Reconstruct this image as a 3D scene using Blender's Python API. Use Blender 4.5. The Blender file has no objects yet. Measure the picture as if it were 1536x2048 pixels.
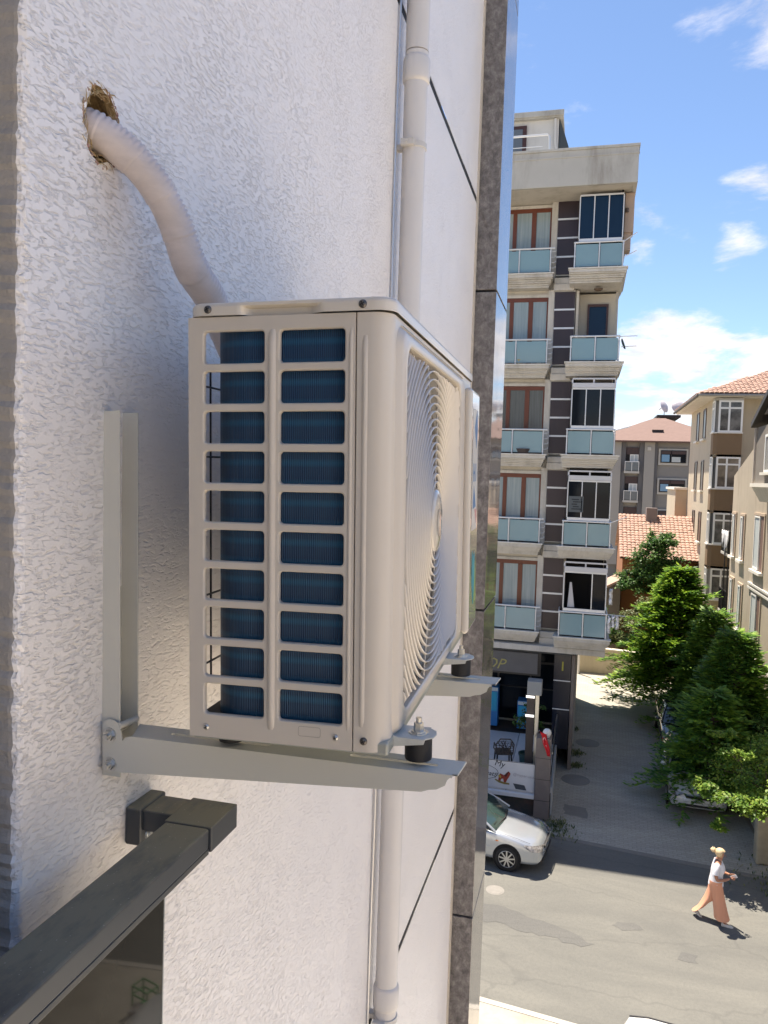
import bpy, bmesh, math, random
from mathutils import Vector, Matrix, Euler
from mathutils.geometry import tessellate_polygon
PI = math.pi
S = bpy.context.scene
COL = S.collection
G = -9.5                                   # street level; the camera is the origin

# ------------------------------------------------------------ camera, sky, sun, exposure
cd = bpy.data.cameras.new('camera'); cam = bpy.data.objects.new('camera', cd); COL.objects.link(cam)
cd.sensor_fit = 'HORIZONTAL'; cd.sensor_width = 36.0; cd.lens = 36.09
cd.clip_start = 0.02; cd.clip_end = 3000
Rm = Matrix(((0.9670997, -0.0431352, 0.2507141), (0.2523839, 0.0389249, -0.9668439), (0.0319459, 0.9983107, 0.0485309)))
cam.matrix_world = Rm.to_4x4()
S.camera = cam
SUN_EL = 69.5; SHAD = Vector((0.69, -0.72, 0)).normalized()      # direction the shadows fall
W = bpy.data.worlds.new('World'); S.world = W; W.use_nodes = True
nt = W.node_tree; nt.nodes.clear()
def N(tree, typ, **kw):
    n = tree.nodes.new(typ)
    for k, v in kw.items():
        if k in ('operation', 'blend_type', 'data_type', 'interpolation', 'noise_dimensions', 'feature', 'distance', 'wave_type', 'bands_direction', 'sky_type', 'offset', 'invert', 'vector_type', 'normalize', 'clamp', 'musgrave_type'):
            setattr(n, k, v)
        else:
            n.inputs[k].default_value = v
    return n
def L(tree, a, b): tree.links.new(a, b)
sky = N(nt, 'ShaderNodeTexSky', sky_type='NISHITA')
sky.sun_disc = False; sky.sun_elevation = math.radians(SUN_EL)
sky.sun_rotation = math.atan2(-SHAD.x, -SHAD.y)
sky.altitude = 900; sky.air_density = 1.0; sky.dust_density = 0.1; sky.ozone_density = 4.5
tc = N(nt, 'ShaderNodeTexCoord')
sx = N(nt, 'ShaderNodeSeparateXYZ'); L(nt, tc.outputs['Generated'], sx.inputs[0])
zz = N(nt, 'ShaderNodeMath', operation='ADD'); L(nt, sx.outputs['Z'], zz.inputs[0]); zz.inputs[1].default_value = 0.22
vd = N(nt, 'ShaderNodeVectorMath', operation='DIVIDE'); L(nt, tc.outputs['Generated'], vd.inputs[0])
cmb = N(nt, 'ShaderNodeCombineXYZ'); [L(nt, zz.outputs[0], cmb.inputs[i]) for i in range(3)]
L(nt, cmb.outputs[0], vd.inputs[1])
mp = N(nt, 'ShaderNodeMapping'); mp.inputs['Scale'].default_value = (1.0, 1.0, 1.9); mp.inputs['Location'].default_value = (3.1, 1.7, 0.4)
L(nt, vd.outputs[0], mp.inputs[0])
cn = N(nt, 'ShaderNodeTexNoise', Scale=3.2, Detail=9.0, Roughness=0.62, Distortion=0.25); L(nt, mp.outputs[0], cn.inputs['Vector'])
def bias(v0, amp, width):
    """more cloud round one direction of the sky"""
    d = N(nt, 'ShaderNodeVectorMath', operation='DOT_PRODUCT'); L(nt, tc.outputs['Generated'], d.inputs[0]); d.inputs[1].default_value = Vector(v0).normalized()
    m = N(nt, 'ShaderNodeMapRange'); L(nt, d.outputs['Value'], m.inputs[0])
    m.inputs[1].default_value = math.cos(math.radians(width)); m.inputs[2].default_value = 1.0
    m.inputs[3].default_value = 0.0; m.inputs[4].default_value = amp; m.interpolation_type = 'SMOOTHSTEP'
    return m.outputs[0]
# cover by elevation: a low bank all round the horizon, thin puffs above
low = N(nt, 'ShaderNodeMapRange'); L(nt, sx.outputs['Z'], low.inputs[0]); low.interpolation_type = 'SMOOTHSTEP'
low.inputs[1].default_value = 0.225; low.inputs[2].default_value = 0.13; low.inputs[3].default_value = 0.0; low.inputs[4].default_value = 0.17
acc = N(nt, 'ShaderNodeMath', operation='ADD'); L(nt, cn.outputs[0], acc.inputs[0]); L(nt, low.outputs[0], acc.inputs[1])
for v0, a, wd in [((0.135, 0.870, 0.475), 0.24, 5.5), ((0.157, 0.935, 0.318), 0.17, 3.0), ((0.158, 0.951, 0.265), 0.12, 2.2), ((0.054, 0.962, 0.268), 0.10, 1.5), ((0.085, 0.981, 0.173), 0.10, 5), ((0.17, 0.97, 0.14), 0.10, 6)]:
    ad = N(nt, 'ShaderNodeMath', operation='ADD'); L(nt, acc.outputs[0], ad.inputs[0]); L(nt, bias(v0, a, wd), ad.inputs[1]); acc = ad
cr = N(nt, 'ShaderNodeMapRange'); L(nt, acc.outputs[0], cr.inputs[0]); cr.interpolation_type = 'SMOOTHSTEP'
cr.inputs[1].default_value = 0.585; cr.inputs[2].default_value = 0.80; cr.inputs[3].default_value = 0; cr.inputs[4].default_value = 0.93
cn2 = N(nt, 'ShaderNodeTexNoise', Scale=9.0, Detail=6.0, Roughness=0.6); L(nt, mp.outputs[0], cn2.inputs['Vector'])
ccol = N(nt, 'ShaderNodeMapRange'); L(nt, cn2.outputs[0], ccol.inputs[0]); ccol.inputs[1].default_value = 0.3; ccol.inputs[2].default_value = 0.7
ccol.inputs[3].default_value = 4.2; ccol.inputs[4].default_value = 6.4
ccx = N(nt, 'ShaderNodeCombineXYZ'); L(nt, ccol.outputs[0], ccx.inputs[0]); L(nt, ccol.outputs[0], ccx.inputs[1])
cb = N(nt, 'ShaderNodeMath', operation='MULTIPLY'); L(nt, ccol.outputs[0], cb.inputs[0]); cb.inputs[1].default_value = 1.05; L(nt, cb.outputs[0], ccx.inputs[2])
mx = N(nt, 'ShaderNodeMix', data_type='RGBA'); L(nt, cr.outputs[0], mx.inputs['Factor']); L(nt, sky.outputs[0], mx.inputs['A']); L(nt, ccx.outputs[0], mx.inputs['B'])
bg = N(nt, 'ShaderNodeBackground', Strength=0.093); L(nt, mx.outputs['Result'], bg.inputs['Color'])
wo = N(nt, 'ShaderNodeOutputWorld'); L(nt, bg.outputs[0], wo.inputs[0])
sl = bpy.data.lights.new('sun', 'SUN'); sl.energy = 5.0; sl.angle = math.radians(0.53); sl.color = (1.0, 0.925, 0.80)
sun = bpy.data.objects.new('sun', sl); COL.objects.link(sun)
sd = Vector((-SHAD.x * math.cos(math.radians(SUN_EL)), -SHAD.y * math.cos(math.radians(SUN_EL)), math.sin(math.radians(SUN_EL))))
sun.rotation_euler = sd.to_track_quat('Z', 'Y').to_euler(); sun.location = (0, 0, 60)
S.view_settings.view_transform = 'Standard'; S.view_settings.look = 'None'; S.view_settings.gamma = 1.0
S.view_settings.use_curve_mapping = False; S.view_settings.use_white_balance = True; S.view_settings.white_balance_temperature = 6820; S.view_settings.white_balance_tint = 12; S.view_settings.exposure = 1.22
S.cycles.max_bounces = 12; S.cycles.diffuse_bounces = 10; S.cycles.glossy_bounces = 4; S.cycles.transmission_bounces = 6
S.cycles.sample_clamp_indirect = 8.0

# ------------------------------------------------------------ materials
MATS = {}
def M(name, col, rough=0.6, metal=0.0, spec=0.5, var=0.0, vscale=3.0, bump=0.0, bscale=60.0, coat=0.0, stretch=(1, 1, 1), tint=None, alpha=None, trans=0.0, ior=1.45, grime=0.0, gscale=1.0):
    if name in MATS: return MATS[name]
    m = bpy.data.materials.new(name); MATS[name] = m; m.use_nodes = True
    t = m.node_tree; b = t.nodes['Principled BSDF']
    b.inputs['Base Color'].default_value = (*col, 1); b.inputs['Roughness'].default_value = rough
    b.inputs['Metallic'].default_value = metal; b.inputs['Specular IOR Level'].default_value = spec; b.inputs['IOR'].default_value = ior
    b.inputs['Coat Weight'].default_value = coat; b.inputs['Coat Roughness'].default_value = 0.05
    b.inputs['Transmission Weight'].default_value = trans
    if var or bump or grime:
        g = N(t, 'ShaderNodeNewGeometry'); mpn = N(t, 'ShaderNodeMapping'); mpn.inputs['Scale'].default_value = stretch; L(t, g.outputs['Position'], mpn.inputs[0])
    last = None
    if var:
        n = N(t, 'ShaderNodeTexNoise', Scale=vscale, Detail=8.0, Roughness=0.65); L(t, mpn.outputs[0], n.inputs['Vector'])
        r = N(t, 'ShaderNodeMapRange'); L(t, n.outputs[0], r.inputs[0]); r.inputs[1].default_value = 0.3; r.inputs[2].default_value = 0.7
        mixn = N(t, 'ShaderNodeMix', data_type='RGBA'); L(t, r.outputs[0], mixn.inputs['Factor'])
        c2 = tint or tuple(c * 0.85 for c in col)
        mixn.inputs['A'].default_value = (*[min(1, c + (c - d) * var) for c, d in zip(col, c2)], 1)
        mixn.inputs['B'].default_value = (*[c + (d - c) * var for c, d in zip(col, c2)], 1)
        last = mixn.outputs['Result']; L(t, last, b.inputs['Base Color'])
    if grime:
        n = N(t, 'ShaderNodeTexNoise', Scale=gscale, Detail=10.0, Roughness=0.7, Distortion=0.4)
        mg = N(t, 'ShaderNodeMapping'); mg.inputs['Scale'].default_value = (1, 1, 0.25); L(t, g.outputs['Position'], mg.inputs[0]); L(t, mg.outputs[0], n.inputs['Vector'])
        r = N(t, 'ShaderNodeMapRange'); L(t, n.outputs[0], r.inputs[0]); r.inputs[1].default_value = 0.48; r.inputs[2].default_value = 0.75; r.inputs[4].default_value = grime
        mixn = N(t, 'ShaderNodeMix', data_type='RGBA', blend_type='MULTIPLY'); L(t, r.outputs[0], mixn.inputs['Factor'])
        if last: L(t, last, mixn.inputs['A'])
        else: mixn.inputs['A'].default_value = (*col, 1)
        mixn.inputs['B'].default_value = (0.42, 0.38, 0.33, 1); L(t, mixn.outputs['Result'], b.inputs['Base Color'])
    if bump:
        n = N(t, 'ShaderNodeTexNoise', Scale=bscale, Detail=6.0, Roughness=0.6); L(t, mpn.outputs[0], n.inputs['Vector'])
        bp = N(t, 'ShaderNodeBump', Strength=1.0, Distance=bump); L(t, n.outputs[0], bp.inputs['Height']); L(t, bp.outputs[0], b.inputs['Normal'])
    return m

def plaster():
    m = bpy.data.materials.new('scratched_plaster'); m.use_nodes = True; t = m.node_tree; b = t.nodes['Principled BSDF']
    g = N(t, 'ShaderNodeNewGeometry')
    # rubbed plaster: short grooves dragged roughly sideways
    wn = N(t, 'ShaderNodeTexNoise', Scale=9.0, Detail=3.0); L(t, g.outputs['Position'], wn.inputs['Vector'])
    ws = N(t, 'ShaderNodeVectorMath', operation='SCALE'); L(t, wn.outputs['Color'], ws.inputs[0]); ws.inputs['Scale'].default_value = 0.018
    wa = N(t, 'ShaderNodeVectorMath', operation='ADD'); L(t, g.outputs['Position'], wa.inputs[0]); L(t, ws.outputs[0], wa.inputs[1])
    m1 = N(t, 'ShaderNodeMapping'); m1.inputs['Scale'].default_value = (1.0, 0.34, 1.0); m1.inputs['Rotation'].default_value = (math.radians(6), 0, 0); L(t, wa.outputs[0], m1.inputs[0])
    n1 = N(t, 'ShaderNodeTexNoise', Scale=230.0, Detail=4.0, Roughness=0.55, Distortion=0.3); L(t, m1.outputs[0], n1.inputs['Vector'])
    r1 = N(t, 'ShaderNodeValToRGB'); e = r1.color_ramp.elements; e[0].position = 0.32; e[0].color = (0, 0, 0, 1); e[1].position = 0.50; e[1].color = (1, 1, 1, 1)
    L(t, n1.outputs[0], r1.inputs[0])
    # areas that were rubbed smoother
    n2 = N(t, 'ShaderNodeTexNoise', Scale=7.0, Detail=4.0); L(t, g.outputs['Position'], n2.inputs['Vector'])
    r2 = N(t, 'ShaderNodeMapRange'); L(t, n2.outputs[0], r2.inputs[0]); r2.inputs[1].default_value = 0.35; r2.inputs[2].default_value = 0.65; r2.inputs[3].default_value = 0.55; r2.inputs[4].default_value = 1.0
    n3 = N(t, 'ShaderNodeTexNoise', Scale=420.0, Detail=3.0, Roughness=0.6); L(t, g.outputs['Position'], n3.inputs['Vector'])
    hm = N(t, 'ShaderNodeMath', operation='MULTIPLY'); L(t, r1.outputs[0], hm.inputs[0]); L(t, r2.outputs[0], hm.inputs[1])
    h2 = N(t, 'ShaderNodeMath', operation='MULTIPLY_ADD'); L(t, n3.outputs[0], h2.inputs[0]); h2.inputs[1].default_value = 0.22; L(t, hm.outputs[0], h2.inputs[2])
    m4 = N(t, 'ShaderNodeMapping'); m4.inputs['Scale'].default_value = (1, 0.5, 1); L(t, g.outputs['Position'], m4.inputs[0])
    n4 = N(t, 'ShaderNodeTexNoise', Scale=30.0, Detail=3.0); L(t, m4.outputs[0], n4.inputs['Vector'])
    h3 = N(t, 'ShaderNodeMath', operation='MULTIPLY_ADD'); L(t, n4.outputs[0], h3.inputs[0]); h3.inputs[1].default_value = 0.35; L(t, h2.outputs[0], h3.inputs[2])
    bp = N(t, 'ShaderNodeBump', Strength=1.0, Distance=0.0019); L(t, h3.outputs[0], bp.inputs['Height']); L(t, bp.outputs[0], b.inputs['Normal'])
    # paint: white, slightly darker in the pits, a damp brownish run below the drilled hole
    pit = N(t, 'ShaderNodeMix', data_type='RGBA'); L(t, r1.outputs[0], pit.inputs['Factor']); pit.inputs['A'].default_value = (0.885, 0.853, 0.832, 1); pit.inputs['B'].default_value = (0.90, 0.872, 0.855, 1)
    n5 = N(t, 'ShaderNodeTexNoise', Scale=2.2, Detail=5.0); L(t, g.outputs['Position'], n5.inputs['Vector'])
    r5 = N(t, 'ShaderNodeMapRange'); L(t, n5.outputs[0], r5.inputs[0]); r5.inputs[1].default_value = 0.42; r5.inputs[2].default_value = 0.7; r5.inputs[4].default_value = 0.15
    d = N(t, 'ShaderNodeMix', data_type='RGBA', blend_type='MULTIPLY'); L(t, r5.outputs[0], d.inputs['Factor']); L(t, pit.outputs['Result'], d.inputs['A']); d.inputs['B'].default_value = (0.93, 0.90, 0.86, 1)
    sp = N(t, 'ShaderNodeSeparateXYZ'); L(t, g.outputs['Position'], sp.inputs[0])
    dy = N(t, 'ShaderNodeMath', operation='SUBTRACT'); L(t, sp.outputs['Y'], dy.inputs[0]); dy.inputs[1].default_value = 0.872
    dz = N(t, 'ShaderNodeMath', operation='SUBTRACT'); L(t, sp.outputs['Z'], dz.inputs[0]); dz.inputs[1].default_value = 0.335
    dz2 = N(t, 'ShaderNodeMath', operation='MULTIPLY'); L(t, dz.outputs[0], dz2.inputs[0]); dz2.inputs[1].default_value = 0.5
    cc = N(t, 'ShaderNodeCombineXYZ'); L(t, dy.outputs[0], cc.inputs[0]); L(t, dz2.outputs[0], cc.inputs[1])
    ln = N(t, 'ShaderNodeVectorMath', operation='LENGTH'); L(t, cc.outputs[0], ln.inputs[0])
    st = N(t, 'ShaderNodeMapRange'); L(t, ln.outputs['Value'], st.inputs[0]); st.inputs[1].default_value = 0.0; st.inputs[2].default_value = 0.05; st.inputs[3].default_value = 0.55; st.inputs[4].default_value = 0
    n6 = N(t, 'ShaderNodeTexNoise', Scale=35.0, Detail=4.0); L(t, g.outputs['Position'], n6.inputs['Vector'])
    sm = N(t, 'ShaderNodeMath', operation='MULTIPLY'); L(t, st.outputs[0], sm.inputs[0]); L(t, n6.outputs[0], sm.inputs[1])
    d2 = N(t, 'ShaderNodeMix', data_type='RGBA'); L(t, sm.outputs[0], d2.inputs['Factor']); L(t, d.outputs['Result'], d2.inputs['A']); d2.inputs['B'].default_value = (0.42, 0.30, 0.18, 1)
    L(t, d2.outputs['Result'], b.inputs['Base Color']); b.inputs['Roughness'].default_value = 0.36; b.inputs['Specular IOR Level'].default_value = 0.6
    return m
PLASTER = plaster()

def marble():
    m = bpy.data.materials.new('polished_grey_marble'); m.use_nodes = True; t = m.node_tree; b = t.nodes['Principled BSDF']
    g = N(t, 'ShaderNodeNewGeometry'); mp_ = N(t, 'ShaderNodeMapping'); mp_.inputs['Scale'].default_value = (1, 1, 0.75); L(t, g.outputs['Position'], mp_.inputs[0])
    n = N(t, 'ShaderNodeTexNoise', Scale=26.0, Detail=10.0, Roughness=0.78, Distortion=0.3); L(t, mp_.outputs[0], n.inputs['Vector'])
    r = N(t, 'ShaderNodeValToRGB'); e = r.color_ramp.elements; e[0].position = 0.3; e[0].color = (0.06, 0.054, 0.05, 1); e[1].position = 0.72; e[1].color = (0.36, 0.33, 0.31, 1)
    x = e.new(0.5); x.color = (0.17, 0.153, 0.142, 1)
    L(t, n.outputs[0], r.inputs[0]); L(t, r.outputs[0], b.inputs['Base Color']); b.inputs['Roughness'].default_value = 0.07
    n2 = N(t, 'ShaderNodeTexNoise', Scale=3.0, Detail=1.0); L(t, g.outputs['Position'], n2.inputs['Vector'])
    bp = N(t, 'ShaderNodeBump', Strength=0.5, Distance=0.004); L(t, n2.outputs[0], bp.inputs['Height']); L(t, bp.outputs[0], b.inputs['Normal'])
    b.inputs['IOR'].default_value = 1.6
    return m
MARBLE = marble()

def fins():
    m = bpy.data.materials.new('blue_coil_fins'); m.use_nodes = True; t = m.node_tree; b = t.nodes['Principled BSDF']
    uv = N(t, 'ShaderNodeUVMap'); s = N(t, 'ShaderNodeSeparateXYZ'); L(t, uv.outputs[0], s.inputs[0])
    w = N(t, 'ShaderNodeMath', operation='MULTIPLY'); L(t, s.outputs[0], w.inputs[0]); w.inputs[1].default_value = 2 * PI / 0.0023
    sn = N(t, 'ShaderNodeMath', operation='SINE'); L(t, w.outputs[0], sn.inputs[0])
    mr = N(t, 'ShaderNodeMapRange'); L(t, sn.outputs[0], mr.inputs[0]); mr.inputs[1].default_value = -1; mr.inputs[2].default_value = 1
    h = N(t, 'ShaderNodeMath', operation='MULTIPLY'); L(t, s.outputs[1], h.inputs[0]); h.inputs[1].default_value = 2 * PI / 0.0232
    hs = N(t, 'ShaderNodeMath', operation='SINE'); L(t, h.outputs[0], hs.inputs[0])
    hr = N(t, 'ShaderNodeMapRange'); L(t, hs.outputs[0], hr.inputs[0]); hr.inputs[1].default_value = 0.2; hr.inputs[2].default_value = 1; hr.inputs[4].default_value = 0.6
    c1 = N(t, 'ShaderNodeMix', data_type='RGBA'); L(t, mr.outputs[0], c1.inputs['Factor']); c1.inputs['A'].default_value = (0.003, 0.024, 0.060, 1); c1.inputs['B'].default_value = (0.006, 0.058, 0.145, 1)
    c2 = N(t, 'ShaderNodeMix', data_type='RGBA'); L(t, hr.outputs[0], c2.inputs['Factor']); L(t, c1.outputs['Result'], c2.inputs['A']); c2.inputs['B'].default_value = (0.008, 0.11, 0.22, 1)
    L(t, c2.outputs['Result'], b.inputs['Base Color']); b.inputs['Roughness'].default_value = 0.33; b.inputs['Metallic'].default_value = 0.25
    bp = N(t, 'ShaderNodeBump', Strength=0.6, Distance=0.0008); L(t, sn.outputs[0], bp.inputs['Height']); L(t, bp.outputs[0], b.inputs['Normal'])
    return m
FINS = fins()

def foliage(name, c1, c2, c3, scale=3.0):
    m = bpy.data.materials.new(name); m.use_nodes = True; t = m.node_tree; b = t.nodes['Principled BSDF']
    g = N(t, 'ShaderNodeNewGeometry')
    n = N(t, 'ShaderNodeTexNoise', Scale=scale, Detail=3.0); L(t, g.outputs['Position'], n.inputs['Vector'])
    a = N(t, 'ShaderNodeMath', operation='MULTIPLY_ADD'); L(t, g.outputs['Random Per Island'], a.inputs[0]); a.inputs[1].default_value = 0.45
    L(t, n.outputs[0], a.inputs[2])
    r = N(t, 'ShaderNodeValToRGB'); e = r.color_ramp.elements; e[0].position = 0.45; e[0].color = (*c1, 1); e[1].position = 0.95; e[1].color = (*c3, 1); x = e.new(0.7); x.color = (*c2, 1)
    L(t, a.outputs[0], r.inputs[0]); L(t, r.outputs[0], b.inputs['Base Color']); b.inputs['Roughness'].default_value = 0.5; b.inputs['Specular IOR Level'].default_value = 0.35
    tr = N(t, 'ShaderNodeBsdfTranslucent'); L(t, r.outputs[0], tr.inputs[0])
    ms = N(t, 'ShaderNodeMixShader', Fac=0.45); L(t, b.outputs[0], ms.inputs[1]); L(t, tr.outputs[0], ms.inputs[2])
    L(t, ms.outputs[0], t.nodes['Material Output'].inputs[0])
    return m

def ground_mat(name, base, dark, light, patch=0.5, blocks=False, rot=0.0):
    m = bpy.data.materials.new(name); m.use_nodes = True; t = m.node_tree; b = t.nodes['Principled BSDF']
    g = N(t, 'ShaderNodeNewGeometry')
    mr = N(t, 'ShaderNodeMapping'); mr.inputs['Rotation'].default_value = (0, 0, rot); mr.inputs['Scale'].default_value = (0.45, 1.3, 1); L(t, g.outputs['Position'], mr.inputs[0])
    n = N(t, 'ShaderNodeTexNoise', Scale=0.7, Detail=7.0, Roughness=0.6, Distortion=0.5); L(t, mr.outputs[0], n.inputs['Vector'])
    r = N(t, 'ShaderNodeMapRange'); L(t, n.outputs[0], r.inputs[0]); r.inputs[1].default_value = 0.35; r.inputs[2].default_value = 0.68
    c = N(t, 'ShaderNodeMix', data_type='RGBA'); L(t, r.outputs[0], c.inputs['Factor']); c.inputs['A'].default_value = (*base, 1); c.inputs['B'].default_value = (*light, 1)
    n2 = N(t, 'ShaderNodeTexNoise', Scale=14.0, Detail=8.0, Roughness=0.75); L(t, g.outputs['Position'], n2.inputs['Vector'])
    r2 = N(t, 'ShaderNodeMapRange'); L(t, n2.outputs[0], r2.inputs[0]); r2.inputs[1].default_value = 0.45; r2.inputs[2].default_value = 0.8; r2.inputs[4].default_value = patch
    c2 = N(t, 'ShaderNodeMix', data_type='RGBA'); L(t, r2.outputs[0], c2.inputs['Factor']); L(t, c.outputs['Result'], c2.inputs['A']); c2.inputs['B'].default_value = (*dark, 1)
    out = c2.outputs['Result']; hgt = n2.outputs[0]
    # grit
    n3 = N(t, 'ShaderNodeTexNoise', Scale=90.0, Detail=3.0); L(t, g.outputs['Position'], n3.inputs['Vector'])
    r3 = N(t, 'ShaderNodeMapRange'); L(t, n3.outputs[0], r3.inputs[0]); r3.inputs[1].default_value = 0.3; r3.inputs[2].default_value = 0.7; r3.inputs[3].default_value = 0.82; r3.inputs[4].default_value = 1.15
    c3 = N(t, 'ShaderNodeMix', data_type='RGBA', blend_type='MULTIPLY'); c3.inputs['Factor'].default_value = 1; L(t, out, c3.inputs['A']); L(t, r3.outputs[0], c3.inputs['B']); out = c3.outputs['Result']
    # cracks
    if not blocks:
        v = N(t, 'ShaderNodeTexVoronoi', feature='DISTANCE_TO_EDGE', Scale=0.33); L(t, mr.outputs[0], v.inputs['Vector'])
        nn = N(t, 'ShaderNodeTexNoise', Scale=2.5, Detail=5.0); L(t, g.outputs['Position'], nn.inputs['Vector'])
        va = N(t, 'ShaderNodeVectorMath', operation='MULTIPLY_ADD'); L(t, nn.outputs['Color'], va.inputs[0]); va.inputs[1].default_value = (0.5, 0.5, 0); L(t, mr.outputs[0], va.inputs[2]); L(t, va.outputs[0], v.inputs['Vector'])
        rv = N(t, 'ShaderNodeMapRange'); L(t, v.outputs[0], rv.inputs[0]); rv.inputs[1].default_value = 0.0; rv.inputs[2].default_value = 0.012; rv.inputs[3].default_value = 0.35; rv.inputs[4].default_value = 0.0
        c4 = N(t, 'ShaderNodeMix', data_type='RGBA'); L(t, rv.outputs[0], c4.inputs['Factor']); L(t, out, c4.inputs['A']); c4.inputs['B'].default_value = (*dark, 1); out = c4.outputs['Result']
    else:
        bt = N(t, 'ShaderNodeTexBrick', Scale=1.0); mb = N(t, 'ShaderNodeMapping'); mb.inputs['Rotation'].default_value = (0, 0, 0.03); L(t, g.outputs['Position'], mb.inputs[0]); L(t, mb.outputs[0], bt.inputs['Vector'])
        bt.inputs['Brick Width'].default_value = 0.22; bt.inputs['Row Height'].default_value = 0.11; bt.inputs['Mortar Size'].default_value = 0.012
        bt.inputs['Color1'].default_value = (1, 1, 1, 1); bt.inputs['Color2'].default_value = (0.88, 0.88, 0.88, 1); bt.inputs['Mortar'].default_value = (0.78, 0.78, 0.78, 1)
        c4 = N(t, 'ShaderNodeMix', data_type='RGBA', blend_type='MULTIPLY'); c4.inputs['Factor'].default_value = 1; L(t, out, c4.inputs['A']); L(t, bt.outputs['Color'], c4.inputs['B']); out = c4.outputs['Result']
    L(t, out, b.inputs['Base Color']); b.inputs['Roughness'].default_value = 0.88; b.inputs['Specular IOR Level'].default_value = 0.25
    bp = N(t, 'ShaderNodeBump', Strength=0.7, Distance=0.012); L(t, hgt, bp.inputs['Height']); L(t, bp.outputs[0], b.inputs['Normal'])
    return m

# ------------------------------------------------------------ object helpers
def tag(o, label=None, cat=None, group=None, kind=None):
    if label: o['label'] = label
    if cat: o['category'] = cat
    if group: o['group'] = group
    if kind: o['kind'] = kind
    return o
def thing(name, loc=(0, 0, 0), label=None, cat=None, group=None, rz=0.0):
    o = bpy.data.objects.new(name, None); COL.objects.link(o); o.location = loc; o.rotation_euler = (0, 0, rz); o.empty_display_size = 0.1
    return tag(o, label, cat, group)
def link(name, me, parent=None, mat=None, smooth=None, bevel=0.0, seg=2):
    o = bpy.data.objects.new(name, me); COL.objects.link(o)
    if parent is not None: o.parent = parent
    if mat is not None:
        for x in (mat if isinstance(mat, (list, tuple)) else [mat]): me.materials.append(x)
    if smooth is not None:
        for p in me.polygons: p.use_smooth = True
        if smooth < 179:
            ca = math.radians(smooth)
            bm = bmesh.new(); bm.from_mesh(me)
            for e in bm.edges:
                if len(e.link_faces) != 2 or e.calc_face_angle(0) > ca: e.smooth = False
            bm.to_mesh(me); bm.free()
    if bevel:
        md = o.modifiers.new('bevel', 'BEVEL'); md.width = bevel; md.segments = seg; md.limit_method = 'ANGLE'; md.angle_limit = math.radians(40); md.harden_normals = False
    return o
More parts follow.
